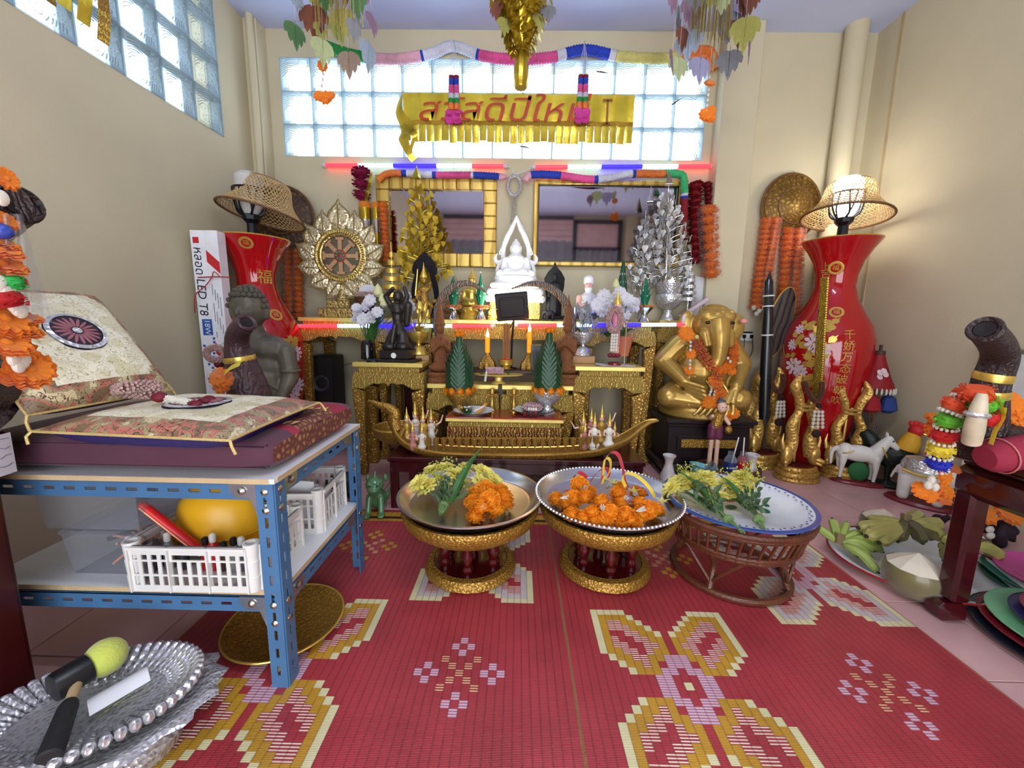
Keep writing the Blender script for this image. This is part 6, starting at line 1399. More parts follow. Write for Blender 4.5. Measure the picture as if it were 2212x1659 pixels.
p=P(2165, 1150, Y=1.62); t=thing('flower_bundle', 'dark bundle of withered flowers on the floor behind the red table', 'flowers', (1.99, 1.66, 0))
mb=MB(); random.seed(3)
for i in range(40):mb.ball((rnd(-.1, .12), rnd(-.08, .08), rnd(.02, .12)), rnd(.015, .03), 6, 5)
mb.build('withered_mass', mat('withered_purple', (40, 26, 36), .8), t, vox=.012)
for i in range(5):MB().ball((rnd(-.12, -.02), -.09, rnd(.03, .1)), (.016, .01, .016), 8, 6).build('white_bud', jas, t)
for i in range(2):obj('cloth_flower', FDISC, t, T(-.05+.1*i, -.06, .14)@rx(40)@SC(.05))
# ================================================================ dark cabinet, trunk and marigolds on the other side
CZ=P(40, 925, X=-1.06).z
t=thing('dark_cabinet', 'dark red wooden cabinet standing before the blue rack', 'cabinet', (-1.39, .48, 0))
dkred=mat('dark_mahogany', (60, 12, 14), .3, coat=.25, bump=.05, bs=10, tex='grain')
MB().box((0, 0, (CZ-.02)/2), (.64, .60, CZ-.02), bev=.004).build('body', dkred, t); MB().box((0, 0, CZ-.01), (.66, .64, .02), bev=.005).build('top', dkred, t)
for i in range(2):q=MB().box((.321, -.15+.3*i, CZ*.48), (.006, .28, CZ*.8), bev=.002).build('door', dkred, t); MB().ball((.328, -.03+.06*i, CZ*.5), .009, 8, 6).build('knob', brass, q)
pn=P(18, 975, X=-1.055); t=thing('paper_note', 'handwritten white note stuck on the dark cabinet', 'note', pn)
MB().surf(lambda u, v:(.004+.006*sin(u*3), -.11+.115*u, -.045+.085*v), 6, 4).build('sheet', paper_m, t)
mb=MB(); random.seed(12)
for i in range(4):
 z=.03-.018*i
 mb.tube([(.0125, -.08+.075*k/9, z+rnd(-.003, .003)) for k in range(10)], .0006, 4)
mb.build('handwriting', mat('blue_ink', (60, 60, 110), .6), t, kind='stuff')
b0=P(-40, 880, X=-1.12); b0.z=CZ+.001
tk=trunk('dark carved elephant trunk hung with marigolds on the cabinet', b0+V((-.06, -.03, 0)), V((-1.18, .70, CZ+.16)), P(-20, 470, X=-1.06)+V((-.05, 0, -.03)), P(40, 442, X=-.95), [.13, .085, .05, .033], (.8, ), .8)
mb=MB(); mb.ball((0, 0, .09), (.14, .12, .10)); mb.build('elephant_brow', trunk_m, tk)
for k in range(5):MB().lathe([(.036, -.002), (.038, 0), (.036, .002)], 18, aim(P(28-9*k, 440+1.5*k, X=-.95-.012*k)-V(tk.location), P(38, 440, X=-.95)-V(tk.location))).build('ridge', trunk_m, tk)
random.seed(23); a=P(20, 600, X=-.92); t=thing('flower_garland', 'big orange cloth garland with white and red flowers hanging from the cabinet trunk', 'garland', a)
for x, y, s in ((12, 387, 24), (10, 478, 24), (-2, 545, 40), (0, 575, 44), (5, 605, 38), (20, 700, 46), (40, 720, 40), (5, 690, 46), (10, 745, 44), (35, 755, 36), (60, 690, 26), (60, 800, 44), (42, 822, 40), (80, 795, 34), (2, 530, 30)):
 p=P(x, y, X=-.92+rnd(-.015, .015)); obj('cloth_flower', FDISC, t, T(p-a)@rz(90)@rx(55+rnd(-35, 30))@rz(rnd(0, 360))@SC(mpp(p)*s*.98))
tuft(t, P(14, 612, X=-.91)-a, V((0, .3, -1)).normalized(), .022, (60, 190, 90), 'leafgreen'); tuft(t, P(10, 645, X=-.91)-a, V((0, .3, -1)).normalized(), .024, (180, 30, 36), 'deepred')
MB().ball(P(6, 500, X=-.92)-a, .014, 8, 6).build('blue_bead', mat('blue_bead', (50, 70, 160), .4), t)
for x, y in ((4, 428), (2, 612), (12, 622), (24, 628), (22, 648), (38, 668), (45, 672), (30, 776), (48, 782), (40, 790), (52, 775), (30, 660)):
 MB().ball(P(x, y, X=-.90)-a, (.008, .010, .014), 8, 6).build('white_bud', jas, t)
a=P(60, 500, X=-.94); t=thing('plastic_bag', 'clear plastic bag hanging from the trunk tip over the garland', 'bag', a)
MB().surf(lambda u, v:P(22+26*v-18+(44+40*v)*u, 462+235*v, X=-.94+.02*sin(u*9+v*4)+.02*sin(pi*u))-a, 24, 20).build('film', clear('bag_film', (240, 240, 246), .12, .15), t)
# ================================================================ things behind the rack in the corner
bxw=mat('white_card_box', (232, 232, 240), .6); bxr=mat('red_print', (190, 34, 38), .5); bxb=mat('blue_print', (36, 84, 170), .5); ink=mat('black_print', (30, 32, 48), .6)
tb0=P(492, 862, Y=2.18); lean=math.degrees(math.atan2(P(452, 520, Y=2.18).x-P(487, 862, Y=2.18).x, P(452, 520, Y=2.18).z-P(487, 862, Y=2.18).z))
hb=P(452, 520, Y=2.18).z+.05
for i, (dx, lab) in enumerate(((0, 'white LED tube carton with black lettering leaning in the corner'), (.077, 'white LED tube carton tied against the lettered one'))):
 px0=P(455 if i==0 else 481, 690, Y=2.18)
 M=T(px0.x-.008+(0 if i==0 else .0), 2.2, 0)@ry(lean*.55)@rz(4); t=thing('tube_carton', lab, 'carton', M=M, group='LED tube cartons tied together')
 w=.086 if i==0 else .062; MB().box((0, 0, hb/2), (w, .07, hb), bev=.002).build('carton', bxw, t, smooth= False)
 F_= lambda z, x=0:T(x, -.0356, z)@rx(90)
 if i==0:
  text('หลอด LED T8', .062, ink, t, F_(hb-.26, -.012)@rz(-90), shear=.1); MB().box((.0, -.0358, hb-.5), (.05, .001, .085)).build('blue_panel', bxb, t, smooth= False); text('18W', .04, met_white, t, T(0, -.0366, hb-.5)@rx(90)@rz(-90))
  MB().box((-.015, -.0358, hb-.05), (.03, .001, .03)).build('red_logo', bxr, t, smooth= False)
  mb=MB(); random.seed(2)
  for k in range(12):mb.box((rnd(-.03, .03), -.0358, hb-.56-.02*k), (.012, .001, .012))
  mb.build('icon_print', bxb, t, kind='stuff')
 else:
  for z in (hb-.14, hb-.62):MB().prism([(-.031, z+.04), (.031, z-.02), (.031, z-.08), (-.031, z-.02)][::-1], .001, T(0, -.0358, 0)).build('red_band', bxr, t, smooth= False)
  mb=MB()
  for k in range(9):mb.box((-.018+.012*(k%4), -.0358, hb-.3-.03*k), (.002, .001, rnd(.03, .1)))
  mb.build('small_print', ink, t, kind='stuff')
pr_=P(468, 598, Y=2.155); t=thing('red_twine', 'red twine tied round the tube cartons', 'twine', pr_)
MB().tube([(-.10, .0, -.004), (0, -.004, 0), (.075, 0, -.002)], .003, 6).tube(spline([(-.02, -.004, 0), (-.05, -.02, -.05), (-.10, -.03, -.1), (-.12, -.02, -.19)], 6), .0025, 6).tube(spline([(-.02, -.004, 0), (.0, -.015, .025), (.02, -.004, 0)], 6), .0025, 6).build('loop', mat('red_string', (170, 40, 48), .7), t)
pb=P(436, 750, Y=2.25); t=thing('carved_post', 'dark wooden post topped with a gathered black cloth beside the cartons', 'post', (max(pb.x, XL+.06), 2.27, 0))
zt_=P(428, 612, Y=2.25).z
MB().lathe([(.05, 0), (.05, .05), (.035, .07), (.035, zt_-.3), (.045, zt_-.25), (.03, zt_-.2)], 12).build('post', mat('reddish_wood', (66, 30, 24), .35, coat=.3, bump=.3, bs=20), t)
MB().lathe([(.035, zt_-.36), (.048, zt_-.30), (.04, zt_-.24), (.05, zt_-.15), (.052, zt_-.05), (.04, zt_-.01), (.05, zt_), (.02, zt_+.02)], 18, rip= lambda a, q:1+.12*sin(8*a+q*14)).build('black_cloth', mat('black_net', (16, 14, 18), .9, bump=1., bs=90, tex='wave'), t)
bz=mat('aged_bronze', (96, 90, 78), .5, .25, bump=.6, bs=30, var=.4, vs=9); bp0=P(562, 860, Y=1.82); s=mpp(P(562, 700, Y=1.82))
zz= lambda y:P(562, y, Y=1.82).z
t=thing('bronze_buddha', 'dark bronze standing Buddha statue behind the brocade seat', 'statue', (P(562, 760, Y=1.82).x, 1.82, 0), 10)
hz=zz(668); mb=MB()
mb.ball((-.03, -.01, hz), (s*34, s*36, s*44)); mb.ball((-.035, -.03, hz-s*24), (s*22, s*22, s*22)); mb.cap((-.03, 0, zz(705)), (-.02, .01, zz(735)), s*22, s*28)
mb.ball((0, .01, zz(755)), (s*62, s*34, s*36)); mb.ball((-.01, 0, zz(800)), (s*52, s*32, s*50)); mb.cap((0, 0, zz(830)), (0, 0, .5), s*46, s*44); mb.cap((0, 0, .5), (0, 0, .03), s*44, s*60)
mb.cap((s*52, 0, zz(760)), (s*60, -.01, zz(815)), s*21, s*18); mb.cap((s*60, -.01, zz(815)), (s*48, -.05, zz(850)), s*17, s*13); mb.ball((s*46, -.06, zz(858)), (s*14, s*10, s*20))
mb.cap((-s*52, 0, zz(760)), (-s*60, -.01, zz(815)), s*21, s*18); mb.cap((-s*60, -.01, zz(815)), (-s*48, -.05, zz(850)), s*17, s*13)
mb.ball((-.045, -s*38, hz-s*8), (s*6, s*8, s*12)); mb.ball((s*34-.03, 0, hz-s*4), (s*6, s*8, s*20)); mb.ball((-s*34-.03, 0, hz-s*4), (s*6, s*8, s*20))
mb.ball((-.04, -s*34, hz-s*28), (s*12, s*6, s*4)); mb.ball((-.06, -s*34, hz+s*4), (s*8, s*5, s*4)); mb.ball((-.01, -s*35, hz+s*4), (s*8, s*5, s*4)); mb.ball((-.03, .02, hz+s*40), (s*16, s*16, s*14))
mb.build('body', bz, t, vox=.007, sm=2)
random.seed(2); curl=MB().ball((0, 0, 0), (1, 1, 1.1), 8, 6).mesh('hair_curl', bz)
for i in range(6):
 el=rad(8+15*i); n=int(22*cos(el))+1
 for k in range(n):
  a=2*pi*k/n+i*.2
  if sin(a)<-.35 and i<2: continue
  obj('hair_curl', curl, t, T(-.03+s*36*cos(el)*cos(a), -.01+s*38*cos(el)*sin(a), hz+s*46*sin(el))@SC(s*5.2))
MB().tube(arc((s*61, -.012, zz(800)), s*19, 0, 360, 20, 'xy')[:-1], .006, 8, closed= True).build('armlet', bz, t)
MB().tube(spline([(-s*40, -s*28, zz(740)), (0, -s*36, zz(800)), (s*40, -s*28, zz(838))], 6), .005, 6).build('robe_edge', bz, t)
tb_=P(540, 852, Y=1.56); tb_.z=.62
tk2=trunk('dark plum carved elephant trunk with a gold band behind the brocade seat', V((tb_.x, 1.56, 0)), V((tb_.x+.01, 1.56, .5)), P(512, 745, Y=1.55), P(532, 697, Y=1.50), [.12, .085, .042, .032], (.60, ), 1.5, mat('plum_carved_wood', (70, 46, 52), .38, bump=.5, bs=18, tex='wave'))
a=P(480, 822, Y=1.47); t=thing('wrapped_marigold', 'orange flower in a clear wrap hung on the plum trunk', 'flower', a); s=mpp(a)
for dx, dz, r in ((-4, 6, 22), (8, 2, 20), (0, -10, 20)):obj('cloth_flower', FDISC, t, T(s*dx, 0, s*dz)@rx(70)@SC(s*r))
MB().lathe([(s*8, -s*26), (s*30, -s*8), (s*30, s*14), (s*14, s*26)], 18, M=ry(20), cap= False).build('clear_wrap', packw, t)
MB().ribbon([(s*10, -.01, s*16), (s*30, -.02, s*30), (s*55, -.03, s*40)], .022, (0, .5, .8)).build('gold_tape', riby, t)
a=P(466, 765, Y=1.75); t=thing('dried_garland', 'small dried pink flower ring hanging by the tube cartons', 'garland', a); s=mpp(a)
fuzzy(MB(), [(s*20*cos(i*.33), 0, s*14*sin(i*.33)) for i in range(20)], s*7).build('flower_ring', crown, t)
MB().ball((s*4, 0, -s*22), (s*9, s*8, s*8), 8, 6).build('rosebud', mred, t); MB().ball((s*6, -.01, -s*36), (s*8, s*8, s*7), 8, 6).build('white_bud', jas, t)
MB().tube([(0, 0, s*14), (0, .3, s*60)], .002, 4).build('thread', string_m, t)
# ================================================================ gold carved tables
gold_p=mat('plain_gold_leaf', (232, 204, 112), .34, .35, bump=.15, bs=18, var=.12, vs=12)
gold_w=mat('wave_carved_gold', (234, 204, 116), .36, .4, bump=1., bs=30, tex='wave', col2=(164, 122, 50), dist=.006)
def gold_table(label, xa, xb, Y, zt, dep, drop=.08, foot= True, group='carved gold altar tables'):
 x0=P(xa, 760, Y=Y).x; x1=P(xb, 760, Y=Y).x; w=(x1-x0)/2
 t=thing('altar_table', label, 'table', ((x0+x1)/2, Y+dep/2, 0), group=group); d=dep/2; h=zt
 MB().box((0, 0, h-.0125), (2*w, 2*d, .025), bev=.003).build('table_top', gold_p, t, smooth= False)
 MB().box((0, 0, h-.04), (2*w-.05, 2*d-.03, .032), bev=.003).build('waist', gold_w, t, smooth= False)
 z1=h-.054; ar=h-.054-.105; n=24
 low=[]
 for i in range(n+1):
  u=-1+2*i/n; x=u*(w-.062); low.append((x, ar+.034*(1-abs(u)**5)+.008*abs(sin(u*pi*2.5))-.012*(abs(u)<.06)))
 poly=[(-w+.012, z1), (-w-.004, z1-.035), (-w-.008, z1-.09)]+low+[(w+.008, z1-.09), (w+.004, z1-.035), (w-.012, z1)]
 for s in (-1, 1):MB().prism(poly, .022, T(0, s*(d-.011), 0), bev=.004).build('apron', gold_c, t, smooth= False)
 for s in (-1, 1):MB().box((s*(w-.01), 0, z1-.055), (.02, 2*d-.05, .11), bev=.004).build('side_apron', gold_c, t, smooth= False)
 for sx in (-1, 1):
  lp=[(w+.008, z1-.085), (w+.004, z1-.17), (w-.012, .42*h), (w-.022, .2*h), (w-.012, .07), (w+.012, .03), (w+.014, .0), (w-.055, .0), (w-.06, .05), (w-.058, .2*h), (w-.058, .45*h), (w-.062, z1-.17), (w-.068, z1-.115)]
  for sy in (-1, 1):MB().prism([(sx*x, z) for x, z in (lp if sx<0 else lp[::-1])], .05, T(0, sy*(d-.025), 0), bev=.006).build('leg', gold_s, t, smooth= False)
  if foot:
   f=MB().prism([(-.03, .03), (-.034, .052), (-.018, .066), (0, .056), (.018, .066), (.034, .052), (.03, .03), (0, .0)][::-1], .04, T(sx*(w+.0), -d-.03, .0), bev=.006); f.build('scroll_foot', gold_p, t)
   MB().tube(spline([(sx*(w-.03), -d+.01, .11), (sx*(w-.02), -d-.015, .07), (sx*w, -d-.03, .045)], 5), .016, 8).build('foot_curve', gold_s, t)
 return t
YBk, DBk=2.50, .375; ZB=P(1100, 692, Y=YBk).z
gold_table('tall carved gold table under the dharma wheel', 647, 806, YBk, ZB, DBk, foot= False)
gold_table('tall carved gold table under the black-haloed gold deity', 812, 930, YBk, ZB, DBk, foot= False)
gold_table('wide tall carved gold table under the white Buddha', 936, 1252, YBk, ZB, DBk, foot= False)
gold_table('tall carved gold table under the hermit figure', 1258, 1414, YBk, ZB, DBk, foot= False)
gold_table('tall carved gold table under the silver tree', 1420, 1500, 2.70, P(1450, 692, Y=2.7).z, .175, foot= False)
YM=2.23; ZM=P(835, 784, Y=YM).z
gold_table('carved gold side table carrying the black kneeling figure', 759, 912, YM, ZM, .24)
gold_table('carved gold side table carrying the pink-robed figure', 1244, 1397, YM, ZM, .24)
YLw=2.20; ZLw=P(1080, 832, Y=YLw).z
gold_table('low carved gold table behind the gold bowl with a leaf cone', 921, 1077, YLw, ZLw, .135)
gold_table('low carved gold table behind the silver bowl with a leaf cone', 1085, 1242, YLw, ZLw, .135)
dkw=mat('dark_brown_wood', (58, 34, 24), .4, bump=.1, bs=12, tex='grain')
xa, xb=P(918, 790, Y=2.35).x, P(1250, 790, Y=2.35).x; ZD=P(1090, 797, Y=2.41).z
t=thing('dark_bench', 'dark brown bench holding candles and horns between the gold side tables', 'bench', ((xa+xb)/2, 2.418, 0))
MB().box((0, 0, ZD-.01), (xb-xa, .148, .02), bev=.003).build('top', dkw, t, smooth= False)
for sx in (-1, 1):MB().box((sx*((xb-xa)/2-.03), 0, (ZD-.02)/2), (.03, .13, ZD-.02)).build('leg', dkw, t, smooth= False)
ZBn=.255; xa, xb=P(842, 1000, Y=1.86).x, P(1390, 1000, Y=1.86).x
t=thing('red_bench', 'low dark red bench under the gold barge', 'bench', ((xa+xb)/2, 2.0, 0)); w=xb-xa
MB().box((0, 0, ZBn-.012), (w, .36, .024), bev=.004).build('top', redlac, t, smooth= False)
for s in (-1, 1):
 MB().box((0, s*.16, ZBn-.05), (w-.02, .02, .05)).build('rail', redlac, t, smooth= False); MB().box((0, s*.16, .075), (w-.02, .02, .03)).build('rail', redlac, t, smooth= False)
for x in (-w/2+.03, -w/2+.12, w/2-.12, w/2-.03):
 for s in (-1, 1):MB().box((x, s*.165, (ZBn-.024)/2), (.035, .03, ZBn-.024)).build('post', redlac, t, smooth= False)
ZR=P(1090, 902, Y=2.01).z; xa, xb=P(962, 902, Y=2.01).x, P(1218, 902, Y=2.01).x; w=xb-xa
t=thing('offering_table', 'small red-topped gold table holding two enamel plates', 'table', ((xa+xb)/2, 2.095, ZBn)); h=ZR-ZBn
MB().box((0, 0, h-.004), (w-.004, .176, .008)).build('red_top', mat('red_lacquer_top', (150, 44, 32), .18, coat=.5), t, smooth= False)
MB().box((0, 0, h-.017), (w, .18, .018), bev=.003).build('top_moulding', gold_p, t, smooth= False)
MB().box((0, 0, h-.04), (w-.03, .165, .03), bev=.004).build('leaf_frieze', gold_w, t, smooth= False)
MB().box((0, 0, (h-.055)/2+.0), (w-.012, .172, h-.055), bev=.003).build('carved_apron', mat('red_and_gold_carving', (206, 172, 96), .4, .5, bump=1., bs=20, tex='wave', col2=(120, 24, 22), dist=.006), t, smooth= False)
# ================================================================ gold barge with oil cups
YBt=1.90; o=P(1107, 975, Y=YBt); t=thing('gold_barge', 'long gold swan-headed barge model lined with small oil cups', 'barge', (o.x, YBt, ZBn+.004)); o=V((o.x, YBt, ZBn+.004))
hull=[(852, 912), (862, 935), (885, 955), (930, 970), (1000, 976), (1107, 978), (1220, 976), (1290, 968), (1345, 948), (1380, 924), (1400, 912), (1420, 908)]
hr=[8, 12, 15, 16.5, 17, 17, 17, 16.5, 14, 9, 6, 2.5]; sp=mpp(o)
pts=spline([P(x, y, Y=YBt)-o for x, y in hull], 5); rr=[r*sp for r in lerpr(hr, len(pts))]
mb=MB(); n=16; vs=[]
for i, p in enumerate(pts):
 tg=(pts[min(i+1, len(pts)-1)]-pts[max(0, i-1)]).normalized(); nz=V((-tg.z, 0, tg.x)); bw_=rr[i]*1.5
 for k in range(n):
  a=2*pi*k/n; u=cos(a); v=sin(a); v=v if v<0 else v*.25
  vs.append(p+V((0, 1, 0))*bw_*u+nz*rr[i]*v)
fs=[(i*n+k, i*n+(k+1)%n, (i+1)*n+(k+1)%n, (i+1)*n+k) for i in range(len(pts)-1) for k in range(n)]+[tuple(range(n))[::-1], tuple((len(pts)-1)*n+k for k in range(n))]
mb.add(vs, fs); mb.build('hull', gold_d, t)
for s in (-1, 1):MB().tube([p+V((0, s*rr[i]*1.5, rr[i]*.2)) for i, p in enumerate(pts)], .006, 6).build('gunwale', brass, t)
cupm=MB().lathe([(.003, 0), (.003, .012), (.007, .015), (.0125, .022), (.0125, .036), (.0145, .040), (.010, .040), (.009, .028)], 12).mesh('oil_cup', brass)
for i in range(23):
 x=926+16.4*i; p=P(x, 972-(4 if x>1270 else 0), Y=YBt-.045)-o; obj('oil_cup', cupm, t, T(p)@SC(1.15, 1.15, 1.45))
hd=spline([P(x, y, Y=YBt)-o for x, y in ((858, 928), (850, 908), (852, 893), (838, 882), (822, 876), (808, 870), (795, 866))], 5)
MB().tube(hd, [r*sp for r in lerpr([15, 16, 15, 13, 9, 6, 2], len(hd))], 12, flat=.75).build('swan_neck', gold_d, t)
MB().tube([P(x, y, Y=YBt)-o for x, y in ((838, 886), (842, 878), (839, 872))], [.012, .012, .002], 8).build('crest', brass, t)
for q in (-1, 1):MB().ball(P(836, 882, Y=YBt)-o+V((0, q*.018, 0)), .006, 8, 6).build('eye', black_m, t)
MB().tube(spline([P(x, y, Y=YBt-.02)-o for x, y in ((872, 925), (865, 950), (890, 968))], 5), .012, 8).build('wing_curl', brass, t)
for x in (1000, 1215):MB().lathe([(.02, -.02), (.03, -.012), (.018, .0), (.02, .02)], 12, T(P(x, 986, Y=YBt)-o)@SC(1, 2, .3)).build('cradle', brass, t)
skin=mat('figurine_skin', (226, 184, 160), .5); dress=[mat('dress_gold', (196, 158, 72), .4, .4, bump=.5, bs=120), mat('dress_white', (226, 220, 210), .5), mat('dress_rose', (186, 120, 110), .5)]
def dancer(label, x, y, hpx, Y, pose, di, rot=0, z0= None):
 p=P(x, y, Y=Y); h=1.5*hpx*mpp(p); t=thing('dancer_figurine', label, 'figurine', (p.x, Y, p.z if z0 is None else z0), rot, group='dancer and musician figurines on the gold barge'); u=h
 mb=MB(); mb.cap((0, 0, .02*u), (0, 0, .30*u), .13*u, .10*u); mb.ball((0, 0, .10*u), (.17*u, .15*u, .10*u)); mb.ball((0, 0, .47*u), (.12*u, .075*u, .10*u)); mb.cap((0, 0, .3*u), (0, 0, .5*u), .085*u, .095*u)
 mb.build('costume', dress[di], t, vox=.0035, sm=1)
 arms={0:(((-.12, 0, .52), (-.25, -.04, .50), (-.34, -.05, .66)), ((.12, 0, .52), (.25, -.04, .48), (.30, -.05, .62))), 1:(((-.12, 0, .52), (-.16, -.08, .36), (-.04, -.14, .40)), ((.12, 0, .52), (.16, -.08, .36), (.04, -.14, .40))), 2:(((-.12, 0, .52), (-.2, -.02, .38), (-.16, -.10, .22)), ((.12, 0, .52), (.26, -.02, .62), (.32, -.03, .80)))}[pose]
 mb=MB(); mb.ball((0, -.005*u, .66*u), (.062*u, .065*u, .08*u)); mb.cap((0, 0, .52*u), (0, 0, .62*u), .032*u, .03*u)
 for a in arms:mb.tube([V(q)*u for q in a], [.034*u, .028*u, .02*u], 8); mb.ball(V(a[-1])*u, .026*u, 7, 5)
 mb.build('skin', skin, t, vox=.003, sm=1)
 MB().lathe([(.068*u, .69*u), (.07*u, .73*u), (.04*u, .79*u), (.022*u, .86*u), (.004*u, 1.0*u)], 10).build('crown', gold if di!=1 or pose else black_m, t)
 MB().ball((.06*u, -.04*u, .68*u), .025*u, 7, 5).build('ear_flower', mat('red_bud', (196, 40, 50), .6), t)
 return t
dk=.31
for i, a in enumerate(((880, 958, 54, 1.92, 0, 0, 10, 'gold-robed dancer with raised arms at the swan neck'), (898, 956, 60, 1.97, 2, 1, 0, 'white-robed dancer behind the swan neck'), (915, 962, 58, 1.90, 0, 0, -5, 'gold dancer with spread arms amid the swan end group'), (932, 958, 52, 1.96, 2, 1, 5, 'pale dancer with one arm high beside the red-topped table'), (892, 968, 40, 1.86, 1, 2, 0, 'rose-robed seated player below the swan neck'), (912, 970, 40, 1.86, 1, 1, 0, 'pale seated player at the first oil cups'), (925, 968, 44, 1.99, 0, 0, 12, 'gold dancer furthest behind in the swan end group'), (1258, 962, 52, 1.97, 0, 0, 8, 'gold dancer beside the red-topped table at the tail group'), (1262, 970, 42, 1.90, 1, 2, 0, 'rose seated player at the tail group'), (1282, 968, 52, 1.88, 1, 1, 0, 'pale player in a gold sash at the tail group'), (1297, 960, 58, 1.97, 2, 0, 0, 'gold dancer with a high arm at the tail group'), (1314, 966, 50, 1.88, 1, 1, -6, 'pale seated figure nearest the barge tail'), (1326, 962, 36, 1.95, 1, 0, 0, 'small gold seated player by the barge tail'), (1275, 955, 50, 2.0, 0, 2, 0, 'rose dancer behind the tail group'))):
 dancer(a[7], a[0], a[1], a[2], a[3], a[4], a[5], a[6])
p=P(866, 985, Y=2.05); t=thing('gold_basket', 'open woven gold basket tucked under the swan neck', 'basket', (p.x-.02, 2.06, ZBn+.001))
MB().lathe([(.05, 0), (.09, .02), (.115, .06), (.12, .085), (.112, .085), (.085, .024), (0, .01)], 30, cap= False).build('bowl', gold_d, t)
MB().tube(arc((0, 0, .086), .118, 0, 360, 30, 'xy')[:-1], .005, 6, closed= True).build('rim', gold, t)
# ================================================================ bowls and cones on the red-topped table
def leaf_cone(label, lab2, x, yb, yt, ym, Y, m, z0, rb):
 p=P(x, yb, Y=Y); s=mpp(p); z= lambda y:P(x, y, Y=Y).z
 t=thing('pedestal_bowl', lab2, 'bowl', (p.x, Y, z0)); hb=z(842)-z0
 MB().lathe([(rb*.55, 0), (rb*.58, .006), (rb*.3, .02), (rb*.26, hb*.35), (rb*.6, hb*.45), (rb*.95, hb*.75), (rb, hb), (rb*.9, hb), (rb*.5, hb*.55), (0, hb*.5)], 32, cap= False).build('bowl', m, t)
 c=thing('leaf_cone', label, 'leaf offering', (p.x, Y, z0+hb*.9)); H_=z(yt+25)-z0-hb*.9; R0=s*29
 MB().lathe([(R0*.85, 0), (R0, H_*.15), (R0*.98, H_*.4), (R0*.72, H_*.72), (R0*.35, H_*.92), (R0*.26, H_*1.0), (R0*.2, H_*1.14)], 20).build('core', dkleaf, c)
 mb=MB()
 for k in range(9):
  f=k/9; zz_=H_*(.06+.80*f); r=R0*(1.04 if f<.45 else 1.04-(f-.45)*1.15)
  for q in range(6):
   a0=2*pi*q/6-pi/2+.52*(1 if False else 0)
   for s_ in (-1, 1):
    P0=V((r*cos(a0), r*sin(a0), zz_)); P1=V((r*1.01*cos(a0+s_*.52), r*1.01*sin(a0+s_*.52), zz_+H_*.16)); P2=V((r*.98*cos(a0+s_*.52), r*.98*sin(a0+s_*.52), zz_+H_*.215)); P3=V((r*.97*cos(a0), r*.97*sin(a0), zz_+H_*.055))
    mb.add([P0*1.0+V((.002*cos(a0), .002*sin(a0), 0)), P1, P2, P3], [(0, 1, 2, 3)])
 mb.build('leaf_fold', mat('folded_leaf', (38, 72, 46), .4, var=.2, vs=30), c, kind='stuff')
 random.seed(int(x))
 for k in range(9):a=2*pi*k/9; obj('marigold_head', MARI, c, T(rb*.82*cos(a), rb*.82*sin(a), .012)@rx(rnd(-30, 30))@SC(.028))
 for k in range(3):obj('marigold_head', MARI, c, T(.012*cos(k*2.1), .012*sin(k*2.1), H_*1.16)@SC(.021))
leaf_cone('folded dark leaf cone topped with marigold in the gold bowl', 'gold pedestal bowl ringed with marigolds on the red-topped table', 993, 885, 715, 840, 2.115, gold_d, ZR+.0, .075)
leaf_cone('folded dark leaf cone topped with marigold in the silver bowl', 'silver pedestal bowl ringed with marigolds on the red-topped table', 1182, 872, 708, 835, 2.125, silver_c, ZR+.0, .078)
def candlestick(label, x, Y, z0, h, m=brass):
 p=P(x, 860, Y=Y); t=thing('candlestick', label, 'candlestick', (p.x, Y, z0), group='brass candlesticks')
 MB().lathe([(.024, 0), (.024, .006), (.009, .015), (.012, h*.35), (.007, h*.5), (.010, h*.68), (.034, h*.72), (.036, h*.76), (.010, h*.77), (.013, h*.8), (.013, h), (.009, h)], 18, cap= False).build('stem', m, t)
 MB().lathe([(.0, h*.86), (.009, h*.86)], 12, cap= False).build('socket_floor', black_m, t)
candlestick('brass candlestick beside the gold bowl with the leaf cone', 1063, 2.15, ZR, .125); candlestick('brass candlestick between the plates by the silver bowl', 1110, 2.15, ZR, .125)
def eplate(label, x, y, rr):
 p=P(x, y, Z=ZR+.015); t=thing('enamel_plate', label, 'plate', (p.x, p.y, ZR+.001))
 MB().lathe([(0, 0), (rr*.55, 0), (rr*.9, .018), (rr, .022), (rr, .024), (rr*.88, .021), (rr*.52, .004), (0, .004)], 36, cap= False).build('dish', enam, t)
 MB().tube(arc((0, 0, .023), rr, 0, 360, 40, 'xy')[:-1], .0018, 6, closed= True).build('dark_rim', black_m, t); return V((p.x, p.y, ZR+.006))
c=eplate('white enamel plate with herbs and an orange candle', 1023, 889, .108); random.seed(14)
t=thing('herb_bunch', 'bunch of green herbs with white buds on an enamel plate', 'herbs', c+V((-.03, 0, 0)))
mb=MB()
for i in range(50):blade(mb, (rnd(-.02, .02), rnd(-.02, .02), 0), (rnd(-.055, .05), rnd(-.045, .045), rnd(.01, .035)), .0025, .006, n=3)
mb.build('sprigs', leafg, t, kind='stuff')
for i in range(12):MB().ball((rnd(-.05, .045), rnd(-.04, .04), rnd(.022, .038)), .005, 6, 5).build('bud', jas, t)
t=thing('candle', 'orange beeswax candles wrapped in white paper on an enamel plate', 'candle', c+V((.02, .0, .006)))
for i in range(2):MB().tube([(0+.008*i, -.03, .006), (.035+.01*i, .05, .035)], .006, 10).build('candle_stick', mat('beeswax', (226, 150, 60), .5, sub=.1), t)
MB().surf(lambda u, v:(-.012+.05*v, -.04+.03*u+.045*v, .010+.02*v+.008*sin(pi*u)), 5, 4).build('paper_wrap', paper_m, t)
c=eplate('white enamel plate with a pink garland and greens', 1151, 887, .112)
t=thing('pink_garland', 'pink crown-flower ring garland with white and rose tail on an enamel plate', 'garland', c)
